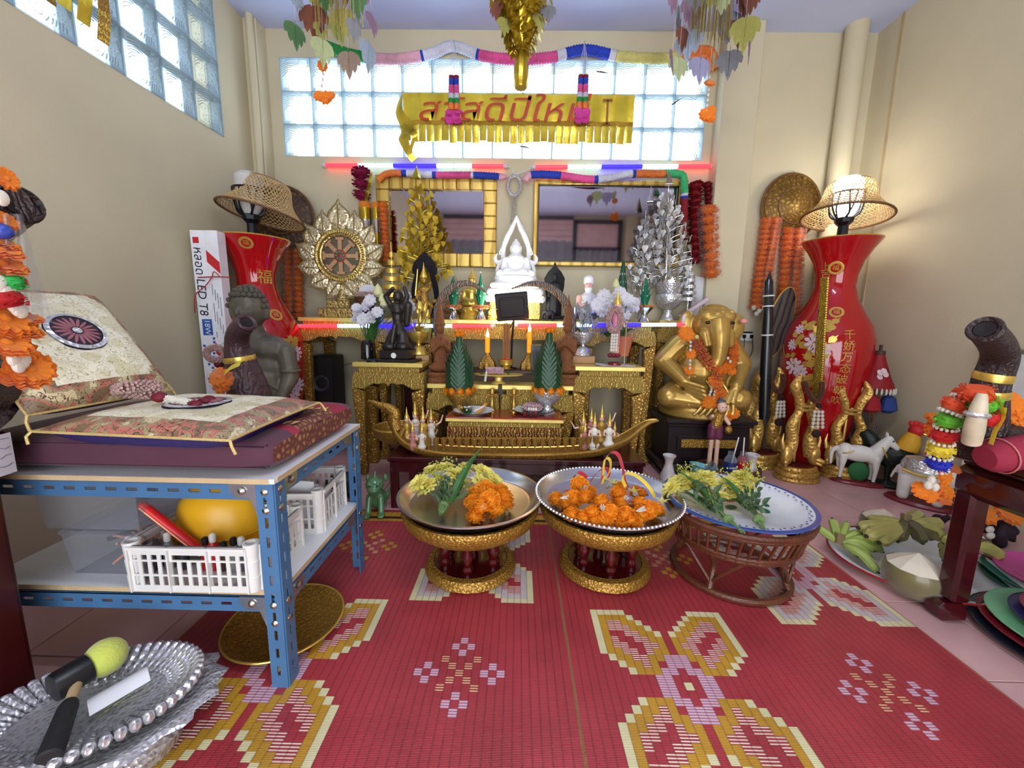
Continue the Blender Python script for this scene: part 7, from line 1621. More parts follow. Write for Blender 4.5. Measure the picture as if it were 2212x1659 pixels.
pinkf=mat('fresh_crown_flower', (206, 168, 176), .7, bump=.4, bs=120, trl=.15, var=.12, vs=60)
fuzzy(MB(), arc((0, .0, .03), .036, 0, 360, 16, 'xy', .03), .019).build('flower_ring', pinkf, t)
bead_string(MB(), [(-.03, -.055, .03), (.02, -.06, .03)], .007, 1.6).build('white_string', jas, t)
for x in (-.045, -.015, .012):MB().ball((x-.0, -.098, .012), (.011, .010, .016), 8, 6).build('rosebud', mred, t)
t=thing('herb_bunch', 'loose green herbs under the pink garland on an enamel plate', 'herbs', c); mb=MB()
for i in range(60):s_=rnd(-1, 1); blade(mb, (s_*.05, rnd(-.02, .02), .0), (s_*.05+rnd(-.04, .04), rnd(-.04, .04), rnd(.008, .025)), .0025, .005, n=3)
mb.build('sprigs', leafg, t, kind='stuff')
# ================================================================ middle row: tray, candles, incense, floodlight
p=P(1077, 806, Y=2.265); t=thing('offering_tray', 'scalloped gold offering tray with a pink garland before the candles', 'tray', (p.x, 2.265, ZLw)); hh=p.z-ZLw-.01
MB().lathe([(.04, 0), (.042, .005), (.02, .015), (.02, hh*.7), (.05, hh*.9), (.135, hh), (.14, hh+.006), (.13, hh+.006), (0, hh+.002)], 36, sx=1., sy=.48, rip= lambda a, q:1+.02*sin(18*a)*(q>.6)).build('tray', gold_p, t)
g=thing('pink_garland', 'dusty pink garland with white tail lying on the scalloped tray', 'garland', (p.x-.02, 2.245, ZLw+hh+.004))
fuzzy(MB(), [(-.045, 0, .022), (0, -.005, .026), (.05, 0, .022)], .018).build('flower_rope', pinkf, g); bead_string(MB(), [(-.045, -.03, .018), (-.05, -.06, -.03)], .007, 1.6).build('white_string', jas, g); MB().ball((-.015, -.058, -.02), (.010, .010, .012), 8, 6).build('rosebud', mred, g)
mb=MB()
for i in range(40):s_=1 if i%2 else -1; blade(mb, (s_*.075, rnd(-.02, .02), .0), (s_*.075+rnd(-.03, .03), rnd(-.02, .02), rnd(.005, .016)), .0025, .004, n=3)
mb.build('green_herbs', leafg, g, kind='stuff')
orn=mat('orange_candle', (250, 160, 40), .5, em=(255, 150, 30), es=.5); flame=mat('bulb_flame', (255, 240, 200), .4, em=(255, 220, 150), es=22)
for i, (x, yt, yb) in enumerate(((1053, 728, 760), (1143, 716, 760))):
 p=P(x, yb, Y=2.40); s=mpp(p); z= lambda y:P(x, y, Y=2.40).z
 t=thing('electric_candle', ('short orange electric candle in an ornate gold holder beside the incense pot', 'tall orange electric candle in an ornate gold holder beside the glass')[i], 'candle', (p.x, 2.40, ZD), group='electric candles')
 MB().lathe([(s*17, 0), (s*19, .01), (s*17, .04), (s*9, .07), (s*6, .085), (s*7, z(762)-ZD-.02), (s*5, z(762)-ZD)], 18, rip= lambda a, q:1+.18*sin(7*a)*(1-q)).build('holder', gold_d, t)
 MB().lathe([(s*4, z(yb+2)-ZD), (s*5, z(yb)-ZD), (s*5.4, z(yt)-ZD), (s*2, z(yt)-ZD+.001)], 14).build('wax', orn, t)
 MB().lathe([(s*2.5, z(yt)-ZD), (s*3.6, z(yt-5)-ZD), (s*1.2, z(yt-12)-ZD), (s*.4, z(yt-18)-ZD)], 10).build('bulb', flame, t)
p=P(1093, 790, Y=2.40); s=mpp(p); t=thing('incense_pot', 'round gold incense pot with imitation incense sticks', 'incense pot', (p.x, 2.395, ZD))
zt_=P(1093, 776, Y=2.4).z-ZD
MB().lathe([(s*10, 0), (s*12, .006), (s*9, .012), (s*16, zt_*.5), (s*16, zt_*.8), (s*18, zt_), (s*14, zt_), (0, zt_-.006)], 24, cap= False).build('pot', gold, t)
for i, dx in enumerate((-6, -3, 0.5, 3.5, 6)):
 q=MB().tube([(s*dx, .004*(i%2), zt_), (s*dx*.95, .004*(i%2), P(1093, 700, Y=2.4).z-ZD+.004*(i%3))], s*1.5, 7).build('incense_stick', mat('brown_incense', (150, 92, 40), .5), t)
 MB().tube([(s*dx, .004*(i%2), zt_-.002), (s*dx, .004*(i%2), zt_+.008)], s*1.8, 7).build('red_end', mat('red_plastic', (206, 32, 36), .3), q)
p=P(1157, 785, Y=2.37); s=mpp(p); t=thing('glass_tumbler', 'glass tumbler with dark stripes beside the tall candle', 'glass', (p.x, 2.365, ZD))
h=P(1157, 745, Y=2.37).z-ZD
MB().lathe([(s*9, 0), (s*11.5, h), (s*10.8, h), (s*8.5, .006), (0, .005)], 20, cap= False).build('glass', clear('tumbler_glass', (220, 224, 228), .15), t)
MB().lathe([(s*8.2, .007), (s*9.6, h*.78), (0, h*.78)], 20, cap= False).build('drink', mat('dark_tea', (60, 44, 36), .2), t)
MB().tube(arc((0, 0, h), s*11.2, 0, 360, 24, 'xy')[:-1], .0015, 6, closed= True).build('gilt_rim', gold, t)
for i, x in enumerate((1005, 1150)):
 p=P(x, 792, Y=2.375); t=thing('gold_saucer', ('shallow gold saucer on a foot beside the carved horn base', 'shallow gold saucer on a foot under the striped glass')[i], 'saucer', (p.x+(.03 if i else 0), 2.37 if i==0 else 2.45, ZD))
 MB().lathe([(.02, 0), (.02, .004), (.008, .01), (.008, .02), (.05, .03), (.07, .038), (.066, .038), (0, .026)], 24, cap= False).build('saucer', gold, t)
p=P(1106, 662, Y=2.44); s=mpp(p); t=thing('floodlight', 'black floodlight on a thin stand facing the white Buddha', 'floodlight', M=T(p.x, 2.44, ZD)); zc_=p.z-ZD
Q=T(0, 0, zc_)@ry(-6)@rx(14)
MB().box((0, 0, 0), (s*70, .022, s*60), Q, bev=.006).box((0, -.014, -s*2), (s*54, .012, s*40), Q, bev=.005).box((0, -.012, s*18), (s*48, .012, s*6), Q, bev=.003).build('housing', mat('black_diecast', (26, 20, 20), .35), t)
MB().box((0, .0115, 0), (s*64, .001, s*54), Q).build('led_panel', mat('led_panel', (255, 255, 255), .3, em=(255, 252, 245), es=32), t, smooth= False)
for q in (-1, 1):MB().ball((q*s*33, -.012, -s*2), .004, 7, 5, Q).build('screw', bolt_m, t)
MB().tube([(0, 0, 0), (.004, 0, zc_*.5), (.012, .0, zc_-s*28)], .006, 8).build('pole', black_m, t)
MB().tube(spline([(.012, 0, zc_-s*30), (-.02, -.01, zc_-s*60), (-.03, -.01, .04)], 6), .004, 6).build('cable', black_m, t)
MB().lathe([(.035, 0), (.035, .006), (.008, .01)], 16).build('foot', black_m, t); MB().box((.02, -.012, zc_-s*46), (.03, .012, .018), ry(20), bev=.002).build('switch_clip', black_m, t)
# ================================================================ horns and praying figures
hornm=mat('carved_grey_horn', (140, 124, 110), .35, bump=.8, bs=24, tex='wave', col2=(52, 44, 40), dist=.004)
for i, (pts, lab) in enumerate(((((985, 788), (958, 745), (944, 700), (950, 655), (975, 622), (1012, 612), (1050, 630)), 'carved grey horn curving over the green leaf offerings'), (((1212, 790), (1232, 745), (1236, 700), (1222, 655), (1192, 624), (1150, 613), (1105, 624)), 'carved grey horn curving before the white pedestal'))):
 pw=[P(x, y, Y=2.445) for x, y in pts]; pw[0].z=ZD+.02; o=V((pw[0].x, 2.445, ZD)); t=thing('carved_horn', lab, 'horn', o, group='carved horns'); sp_=spline([p-o for p in pw], 6)
 MB().tube(sp_, [r*mpp(o) for r in lerpr([12, 10, 9, 9, 8, 6, 1.5], len(sp_))], 14).build('horn', hornm, t)
 MB().lathe([(.05, 0), (.052, .012), (.045, .02), (.04, .03)], 18).build('base', dkw, t)
for i, (x, lab) in enumerate(((952, 'brown carved praying angel with a tall pointed crown by the gold lotus bowl'), (1222, 'brown carved praying angel with a tall pointed crown by the silver lotus bowl'))):
 Y=2.275; p=P(x, 828, Y=Y); s=mpp(p); z= lambda y:P(x, y, Y=Y).z-ZLw; t=thing('praying_angel', lab, 'carving', (p.x, Y, ZLw), 20 if i==0 else -20, group='carved praying angels')
 MB().lathe([(s*26, 0), (s*28, .01), (s*25, .02), (s*24, .03), (s*28, .045), (s*25, .06), (0, .06)], 20, sy=.7, cap= False).build('base', wood_b, t)
 mb=MB(); mb.ball((0, .005, .085), (s*26, s*19, s*12)); mb.cap((0, 0, .09), (0, 0, z(735)), s*15, s*13); mb.ball((0, 0, z(738)), (s*18, s*11, s*12)); mb.ball((0, -.004, z(708)), (s*9.5, s*10, s*13)); mb.cap((0, 0, z(730)), (0, 0, z(715)), s*6, s*6)
 for q in (-1, 1):mb.cap((q*s*17, 0, z(738)), (q*s*17, -.02, z(758)), s*6, s*5); mb.cap((q*s*17, -.02, z(758)), (q*s*3, -.05, z(742)), s*5, s*4)
 mb.cap((0, -.05, z(745)), (0, -.052, z(725)), s*4, s*2)
 mb.build('body', wood_b, t, vox=.004, sm=2)
 MB().lathe([(s*11, z(704)), (s*12, z(700)), (s*9, z(694)), (s*10, z(688)), (s*7, z(682)), (s*7.5, z(676)), (s*5, z(668)), (s*5, z(664)), (s*2, z(648)), (s*.6, z(636))], 14).build('crown', wood_b, t)
# ================================================================ side table things
bx=P(905, 772, Y=2.43)
def lotus_bowl(label, lab2, x, ybot, m, m2, Y, zs):
 p=P(x, ybot, Y=Y); s=mpp(p); z= lambda y:P(x, y, Y=Y).z-p.z
 b=thing('wooden_block', lab2, 'block', (p.x, Y, zs)); MB().box((0, 0, (p.z-zs)/2), (s*50, .09, p.z-zs), bev=.004).build('block', m2, b, smooth= False)
 t=thing('lotus_bowl', label, 'bowl', (p.x, Y, p.z+.0005)); y0=ybot
 MB().lathe([(s*18, 0), (s*19, .004), (s*14, z(y0-14)), (s*5, z(y0-20)), (s*5, z(y0-24)), (s*16, z(y0-30)), (s*22, z(y0-42)), (s*23, z(y0-50)), (s*21, z(y0-50)), (0, z(y0-36))], 26, cap= False).build('bowl', m, t)
 random.seed(int(x)); bud=MB().lathe([(.1, 0), (.5, .25), (.55, .55), (.35, .95), (.05, 1.5)], 10, rip= lambda a, q:1+.1*sin(5*a)).mesh('lotus_bud', m)
 for k in range(9):
  dx=rnd(-20, 22) if k else 0; yy=y0-52-rnd(8, 46); q=V((s*dx, rnd(-.03, .03), z(yy))); MB().tube([(s*dx*.3, q.y*.4, z(y0-44)), tuple(q)], .0025, 5).build('stem', m, t)
  obj('lotus_bud', bud, t, T(q)@rx(rnd(-18, 18))@ry(dx*.8)@SC(s*11, s*11, s*14))
 mb=MB()
 for k in range(10):a=k*.63; blade(mb, (0, 0, z(y0-46)), (s*22*cos(a), s*18*sin(a), z(y0-62)), s*6, .01, n=4)
 mb.build('foil_petal', m, t, kind='stuff')
lotus_bowl('gold bowl of gold lotus buds beside the black kneeling figure', 'pale wooden block under the gold lotus bowl', 905, 766, gold, mat('pale_block', (170, 130, 84), .5), 2.415, ZM)
lotus_bowl('silver bowl of silver lotus buds beside the pink-robed figure', 'silver-edged block under the silver lotus bowl', 1258, 768, silver_c, mat('pale_block', (170, 130, 84), .5), 2.415, ZM)
Y=2.345; p=P(862, 778, Y=Y); s=mpp(p); z= lambda y:P(862, y, Y=Y).z-ZM
t=thing('kneeling_figure', 'black carved kneeling woman with arms raised over her head on a plinth', 'carving', (p.x, Y, ZM), -8)
MB().box((0, 0, .008), (s*92, .19, .016), bev=.003).build('board', black_w, t, smooth= False); MB().box((.0, 0, z(764)), (s*66, .14, z(756)-z(776)), bev=.006).build('plinth', black_w, t, smooth= False)
MB().lathe([(0, .0), (s*6, 0)], 16, T(-s*0, -.0712, z(766))@rx(90), cap= False).build('round_label', met_white, t)
mb=MB(); mb.cap((-s*12, -.03, z(745)), (-s*10, .0, z(722)), s*14, s*12); mb.cap((s*12, -.02, z(745)), (s*8, .0, z(722)), s*15, s*13); mb.ball((-s*14, -.03, z(748)), (s*17, s*20, s*12)); mb.ball((s*14, -.02, z(748)), (s*18, s*20, s*12)); mb.cap((s*14, 0, z(752)), (s*28, .03, z(754)), s*8, s*5)
mb.cap((0, 0, z(718)), (0, 0, z(690)), s*15, s*10); mb.cap((0, 0, z(690)), (-s*1, 0, z(665)), s*12, s*14); mb.ball((0, -.012, z(672)), (s*13, s*11, s*9)); mb.ball((s*2, .0, z(641)), (s*11, s*12, s*13)); mb.cap((0, 0, z(660)), (s*1, 0, z(648)), s*6, s*6)
mb.cap((-s*13, 0, z(664)), (-s*26, 0, z(640)), s*6.5, s*5.5); mb.cap((-s*26, 0, z(640)), (-s*8, -.01, z(624)), s*5.5, s*4.5); mb.cap((s*13, 0, z(664)), (s*22, 0, z(640)), s*6.5, s*5.5); mb.cap((s*22, 0, z(640)), (s*18, -.01, z(622)), s*5, s*4)
mb.tube([(s*2, -.05, z(700)), (-s*4, -.06, z(735)), (-s*6, -.06, z(752))], [s*5, s*6, s*5], 8); mb.cap((s*24, 0, z(660)), (s*18, .01, z(700)), s*9, s*7)
mb.build('body', black_w, t, vox=.004, sm=2)
mo_=P(805, 784, Y=2.27); t=thing('computer_mouse', 'small black mouse lying on the gold side table', 'mouse', (mo_.x, 2.262, ZM)); MB().ball((0, 0, .004), (.034, .022, .016), 16, 9).build('shell', black_m, t)
MB().tube(spline([(-.03, .01, .004), (-.08, .02, .003), (-.12, .05, -.01), (-.2, .06, -.03)], 5), .002, 5).build('cord', black_m, t)
wpet=mat('white_silk_petal', (236, 234, 240), .6, trl=.3, var=.05)
WF=disc_mesh(wpet, 'white_silk_flower')
def white_flowers(label, x, yb, Y, z0, heads, potm, prof, leaves, lot=()):
 p=P(x, yb, Y=Y); s=mpp(p); t=thing('flower_vase', label, 'flowers', (p.x, Y, z0)); o=V((p.x, Y, z0)); random.seed(int(x))
 MB().lathe([(r*s, max(0.0, P(x, y, Y=Y).z-z0)) for r, y in prof], 18).build('vase', potm, t); zt_=max(0, P(x, prof[-1][1], Y=Y).z-z0)
 for hx, hy, hs in heads:
  q=P(hx, hy, Y=Y+rnd(-.04, .02))-o; MB().tube(spline([(0, 0, zt_-.02), (q.x*.5, q.y*.5, zt_+(q.z-zt_)*.6), tuple(q)], 4), .0025, 5).build('stem', leafg, t)
  obj('silk_flower', WF, t, T(q)@rx(70+rnd(-30, 30))@ry(rnd(-40, 40))@rz(rnd(0, 360))@SC(hs*s, hs*s, hs*s*1.6))
 for x0, y0, x1, y1, w in leaves:blade(MB(), P(x0, y0, Y=Y)-o, P(x1, y1, Y=Y-.03)-o, w*s, .02).build('leaf', leafg, t)
 lb=MB().lathe([(.2, 0), (.9, .5), (1., 1.), (.75, 1.9), (.05, 2.8)], 10, rip= lambda a, q:1+.08*sin(5*a)).mesh('lotus_bud', mat('white_green_lotus', (226, 226, 170), .5, trl=.2))
 for lx, ly, ls in lot:q=P(lx, ly, Y=Y-.02)-o; obj('lotus_bud', lb, t, T(q)@SC(ls*s)); MB().tube([(0, 0, zt_), tuple(q)], .003, 5).build('stem', leafg, t)
 return t
white_flowers('white silk flowers in a black vase beside the black kneeling figure', 795, 785, 2.40, ZM, [(775, 672, 14), (795, 660, 15), (805, 685, 14), (785, 690, 14), (800, 648, 12), (768, 690, 10), (880, 640, 12), (884, 660, 12), (890, 672, 12), (770, 665, 10), (815, 675, 12)], mat('black_glaze', (18, 18, 22), .12, coat=.5), [(9, 786), (14, 775), (13, 745), (10, 735)], [(800, 740, 830, 690, 14), (800, 730, 778, 705, 8), (808, 735, 836, 668, 16)], [(817, 642, 10), (830, 665, 9), (826, 655, 8)])
tl_=P(818, 780, Y=2.44);
white_flowers('white silk flowers in a terracotta pot behind the pink-robed figure', 1341, 770, 2.42, ZM, [(1290, 660, 16), (1305, 640, 15), (1320, 650, 16), (1338, 636, 16), (1355, 650, 16), (1365, 665, 15), (1340, 665, 16), (1312, 670, 14), (1350, 682, 14), (1330, 655, 14), (1298, 675, 12), (1372, 655, 12)], mat('terracotta', (196, 112, 80), .7, var=.1), [(16, 768), (22, 735), (24, 728), (22, 726)], [(1335, 725, 1365, 690, 18), (1350, 725, 1375, 715, 14), (1320, 725, 1300, 700, 14), (1312, 728, 1296, 725, 12)], [(1330, 625, 8)])
Y=2.30; p=P(1328, 772, Y=Y); s=mpp(p); z= lambda y:P(1328, y, Y=Y).z-ZM
t=thing('robed_figure', 'pink-robed standing figure with a gold crown, staff and dried garland', 'figurine', (p.x, Y, ZM+.004))
MB().lathe([(s*14, 0), (s*14, .012), (s*11, .016)], 18).build('base', mat('maroon_base', (120, 26, 34), .3), t)
mb=MB(); mb.cap((0, 0, z(745)), (0, 0, z(705)), s*9, s*9); mb.cap((0, 0, z(700)), (0, 0, z(685)), s*9, s*11); mb.build('robe', mat('pink_robe', (220, 140, 160), .4), t, vox=.004)
mb=MB(); mb.ball((0, -.003, z(663)), (s*8, s*8, s*10)); mb.cap((0, 0, z(680)), (0, 0, z(668)), s*5, s*4); mb.cap((-s*4, 0, z(762)), (-s*4, 0, z(745)), s*4, s*4); mb.cap((s*4, 0, z(762)), (s*4, 0, z(745)), s*4, s*4); mb.ball((-s*4, -.01, z(766)), (s*4, s*7, s*3)); mb.ball((s*4, -.01, z(766)), (s*4, s*7, s*3)); mb.cap((s*10, 0, z(690)), (s*14, -.03, z(706)), s*4, s*3); mb.build('skin', skin, t, vox=.0035)
MB().lathe([(s*8.5, z(658)), (s*9, z(654)), (s*6, z(648)), (s*3, z(640)), (s*.5, z(630))], 12).build('crown', gold, t)
MB().tube([(s*18, -.03, .01), (s*18, -.03, z(700))], .003, 6).build('staff', mat('pale_wood', (176, 150, 110), .6), t); MB().ball((s*18, -.03, z(697)), s*4, 8, 6).build('staff_knob', mat('pale_wood', (176, 150, 110), .6), t)
fuzzy(MB(), [(-s*8+s*13*cos(i*.314), -.04, z(693)+s*24*sin(i*.314)) for i in range(21)], s*6).build('dried_garland', crown, t)
for dx in (-12, -7, -2):bead_string(MB(), [(s*dx, -.045, z(722)), (s*dx*1.05, -.045, z(760))], .008, 1.9).build('jasmine_string', jas, t)
for dx in (-14, -6, 2):MB().ball((s*dx, -.045, z(768)), (s*6, s*5, s*5), 8, 6).build('rosebud', mred, t)
t=thing('paper_sheet', 'white paper sheets under the pink-robed figure', 'paper', (p.x, Y-.02, ZM+.001))
for i, (a, w) in enumerate(((-12, 1), (14, .9))):MB().surf(lambda u, v:(-.11*w+.22*w*u, -.045+.1*v, .0012*(i+1)+(.02*max(0, .3-u) if i==0 else .0)), 8, 3).build('sheet', paper_m, t, rz(a))
# ================================================================ altar back row
ZA=ZB
Y=2.66; p=P(736, 553, Y=Y); s=mpp(p); t=thing('dharma_wheel', 'gold and silver dharma wheel ringed with leaf shapes on a stepped base', 'ornament', (p.x, Y, ZA)); zc_=p.z-ZA
oldg=mat('antique_gold', (196, 172, 112), .3, .8, bump=.8, bs=60, tex='voronoi', col2=(110, 80, 36), dist=.004)
MB().box((-s*12, 0, .03), (s*76, .09, .06), bev=.004).box((-s*6, 0, .085), (s*50, .07, .05), bev=.004).build('base', oldg, t, smooth= False)
MB().lathe([(s*17, .11), (s*12, .14), (s*6, .18), (s*5, zc_-s*62), (s*9, zc_-s*58)], 14).build('post', oldg, t)
Qw=T(0, 0, zc_)@rx(90)
MB().tube(arc((0, 0, 0), s*53, 0, 360, 60, 'xy')[:-1], s*5, 8, Qw, closed= True).build('outer_ring', oldg, t); MB().tube(arc((0, 0, 0), s*44, 0, 360, 60, 'xy')[:-1], s*4, 8, Qw, closed= True).build('inner_ring', oldg, t)
bd=MB()
for i in range(64):a=2*pi*i/64; bd.box((s*50, 0, s*4), (s*5, s*2.2, s*4), Qw@rz(360*i/64))
bd.build('ring_bead', gold_p, t)
for i in range(8):MB().box((s*22, 0, 0), (s*24, s*9, s*6), Qw@rz(45*i), bev=.002).box((s*36, 0, 0), (s*6, s*18, s*6), Qw@rz(45*i), bev=.002).build('spoke', mat('rose_gold', (196, 156, 120), .35, .6), t)
MB().lathe([(s*13, -.01), (s*15, 0), (s*13, .01), (0, .016)], 24, Qw, rip= lambda a, q:1+.06*sin(12*a)).build('hub', mat('hub_red', (150, 60, 48), .4, .3), t)
for i in range(8):MB().ball((s*8*cos(i*.785), s*8*sin(i*.785), .014), s*2.8, 8, 6, Qw).build('jewel', mat('green_jewel', (80, 130, 112), .15), t)
wl=MB(); hl=[(0, -.95), (.35, -.85), (.68, -.5), (.8, -.05), (.68, .4), (.4, .75), (.12, 1.05), (0, 1.4)]
ring_=[(x, z_) for x, z_ in hl]+[(-x, z_) for x, z_ in hl[-2:0:-1]]
nn=len(ring_); wl.add([(x, 0, z_) for x, z_ in ring_]+[(x*.72, -.16, z_*.72) for x, z_ in ring_]+[(0, -.1, 0)], [(i, (i+1)%nn, nn+(i+1)%nn, nn+i) for i in range(nn)]+[(nn+i, nn+(i+1)%nn, 2*nn) for i in range(nn)], k=0)
wl.add([(x, .03, z_) for x, z_ in ring_], [tuple(range(nn))[::-1]], k=0)
wl.tube([(x, -.02, z_) for x, z_ in ring_], .06, 6, closed= True, k=1); wl.tube([(0, -.18, -.8), (0, -.16, .9)], .05, 5, k=1)
WLm=wl.mesh('leaf_plaque', [mat('pale_embossed_gold', (222, 210, 176), .28, .6, bump=.9, bs=4, tex='voronoi', col2=(150, 128, 84)), oldg])
for i in range(13):
 a=rad(90+360/13*i); rr=72; big=1.25 if i==0 else 1.0
 obj('leaf_plaque', WLm, t, T(s*rr*cos(a)*(1 if i else 1), -.004, zc_+s*(rr+(6 if i==0 else 0))*sin(a))@ry(-(360/13*i)+(0 if i==0 else (25 if i<7 else -25)))@SC(s*25*big, s*25, s*22*big))
MB().lathe([(.003, 0), (.005, .01), (.001, .04)], 8, T(0, 0, zc_+s*112)).build('tip', oldg, t)
def chatra(label, x, y0, y1, Y, m, w0, w1, n, stick):
 p=P(x, y1, Y=Y); s=mpp(p); t=thing('tiered_parasol', label, 'ornament', (p.x, Y, ZA)); z= lambda y:P(x, y, Y=Y).z-ZA
 for i in range(n):
  f=i/(n-1); y=y0+(y1-y0)*f; w=(w0+(w1-w0)*f)*s; hh_=abs(z(y0)-z(y1))/(n-1)*.62
  MB().lathe([(w*.3, z(y)+.004), (w*.9, z(y)), (w, z(y)-.004), (w*1.02, z(y)-hh_), (w*.96, z(y)-hh_)], 24, rip= lambda a, q:1+(.03*sin(24*a) if q>.7 else 0)).build('tier', m, t)
 MB().tube([(0, 0, .01), (0, 0, z(y0-22))], [.007, .003], 8).build('pole', m, t); MB().lathe([(s*14, 0), (s*14, .008), (s*5, .02), (.006, .03)], 16).build('foot', m, t)
chatra('tall gold tiered parasol behind the black kneeling figure', 848, 545, 650, 2.62, gold, 5, 27, 7, 0)
chatra('silver tiered parasol beside the silver tree', 1487, 588, 642, 2.76, silver_c, 9, 17, 5, 0)
hrt=MB(); hh=[(0, .0), (.3, .12), (.55, -.05), (.58, -.4), (.36, -.8), (.1, -1.1), (0, -1.35)]
hp2=[(x, .12*abs(x), z_) for x, z_ in hh]+[(-x, .12*abs(x), z_) for x, z_ in hh[-2:0:-1]]; hrt.add(hp2, [tuple(range(7)), (0, )+tuple(range(6, 12))]); hrt.tube([(0, 0, .25), (0, -.02, -1.)], .03, 4)
def bodhi(label, x, ytop, ybot, Y, m, rmax, nleaf, seed, spikes, z0, ystem, lean=0):
 random.seed(seed); p=P(x, ybot, Y=Y); s=mpp(p); t=thing('metal_bodhi_tree', label, 'ornament', (p.x, Y, z0)); z= lambda y:P(x, y, Y=Y).z-z0
 lm=hrt.mesh('heart_leaf', m); H_=z(ytop)-z(ybot)
 MB().tube([(0, 0, z(ystem)), (s*lean*.5, 0, z((ytop+ybot)/2)), (s*lean, 0, z(ytop+15))], [.012, .008, .003], 8).build('trunk', m, t)
 for i in range(nleaf):
  f=(i+.5)/nleaf; f=f**.75; zz_=z(ytop+22)+(z(ybot)-z(ytop+22))*f; r=s*rmax*(.10+.90*f**.8)*rnd(.55, 1.0)*(1 if f<.85 else 1-(f-.85)*2.2); a=i*2.4+rnd(-.3, .3)
  q=V((r*cos(a)+s*lean*(1-f), r*sin(a)*.62, zz_)); c0=V((s*lean*(1-f), 0, zz_-s*14))
  MB().tube([c0, (c0+q)/2+V((0, 0, .006)), q], .0016, 4).build('twig', m, t)
  obj('heart_leaf', lm, t, T(q)@rz(rnd(-70, 70))@rx(rnd(-15, 25))@SC(s*rnd(8.5, 12.5)))
  if i%2==0:obj('heart_leaf', lm, t, T(q*.86+V((0, -.01, .012)))@rz(rnd(-80, 80))@rx(rnd(-15, 25))@SC(s*rnd(8, 11)))
 for sx_, sy0, sy1, w in spikes:MB().lathe([(s*w, 0), (s*w*1.05, .003), (s*.4, z(sy0)-z(sy1))], 4, T(s*(sx_-x), -.02, z(sy1))@rz(30)).build('spike', m, t, smooth= False)
 return t
bodhi('gold foil bodhi tree with heart-shaped leaves before the plank-framed mirror', 912, 372, 606, 2.70, foil_g, 74, 130, 3, [(906, 360, 388, 9)], ZA, 690, -4)
bodhi('silver foil bodhi tree with heart-shaped leaves in a silver urn', 1440, 385, 600, 2.78, foil_s, 78, 130, 4, [(1428, 372, 402, 10), (1392, 404, 440, 8)], ZA, 640, -10)
bodhi('smaller silver bodhi tree behind the silver urn tree', 1385, 440, 620, 2.84, foil_s, 42, 50, 9, [], ZA, 690, 0)
p=P(1442, 688, Y=2.78); s=mpp(p); z= lambda y:P(1442, y, Y=2.78).z-ZA
t=thing('silver_urn', 'embossed silver urn with a jagged collar holding the silver tree', 'urn', (p.x, 2.78, ZA))
MB().lathe([(s*16, 0), (s*17, .006), (s*9, z(676)), (s*9, z(670)), (s*20, z(662)), (s*26, z(650)), (s*27, z(640)), (s*25, z(636)), (0, z(640))], 30, cap= False).build('bowl', silver_c, t)
MB().lathe([(s*20, z(640)), (s*24, z(628)), (s*28, z(612))], 40, cap= False, rip= lambda a, q:1).build('collar', silver_c, t)
for i in range(14):a=2*pi*i/14; MB().prism([(-s*6, 0), (s*6, 0), (0, s*12)], .002, T(s*27*cos(a), s*27*sin(a), z(613))@rz(360*i/14+90)).build('collar_point', silver, t, smooth= False)
Y=2.56; p=P(917, 690, Y=Y); s=mpp(p); z= lambda y:P(917, y, Y=Y).z-ZA
t=thing('haloed_deity', 'gold deity figure against a black pointed halo', 'statue', (p.x, Y, ZA), 0)
ho=[(0, 541), (10, 551), (22, 565), (27, 580), (26, 590), (21, 592), (28, 615), (30, 630), (27, 655), (18, 680), (14, 690)]
hi_=[(10, 690), (14, 672), (20, 640), (16, 615), (11, 590), (0, 572)]
half=[(s*x, z(y)) for x, y in ho]; inn=[(s*x, z(y)) for x, y in hi_]
for sg in (1, -1):MB().prism([(sg*a, b) for a, b in (half+inn)][::(-1 if sg>0 else 1)], .02, T(0, .03, 0), bev=.003).build('halo_half', mat('black_halo', (24, 18, 34), .5, bump=1., bs=90, tex='wave', dist=.004), t, smooth= False)
mb=MB(); mb.cap((0, 0, z(672)), (0, 0, z(640)), s*11, s*9); mb.ball((0, 0, z(626)), (s*11, s*8, s*9)); mb.ball((0, -.004, z(606)), (s*7, s*7, s*8)); mb.cap((-s*10, 0, z(626)), (-s*15, -.02, z(645)), s*4, s*3); mb.cap((s*10, 0, z(626)), (s*15, -.02, z(612)), s*4, s*3); mb.cap((-s*8, 0, z(655)), (-s*17, -.015, z(662)), s*6, s*5); mb.cap((s*8, 0, z(655)), (s*17, -.015, z(662)), s*6, s*5); mb.ball((-s*22, -.01, z(650)), (s*6, s*4, s*5)); mb.ball((s*22, -.01, z(650)), (s*6, s*4, s*5))
mb.build('figure', gold_d, t, vox=.004, sm=1)
MB().lathe([(s*7.5, z(600)), (s*8, z(597)), (s*5, z(590)), (s*2, z(578)), (s*.5, z(566))], 12).build('crown', gold, t); MB().tube([(-s*17, -.02, z(640)), (-s*11, -.02, z(582))], [.006, .003], 7).build('weapon', gold, t)
MB().lathe([(s*17, 0), (s*15, z(682)), (s*11, z(676))], 18).build('base', gold_d, t)
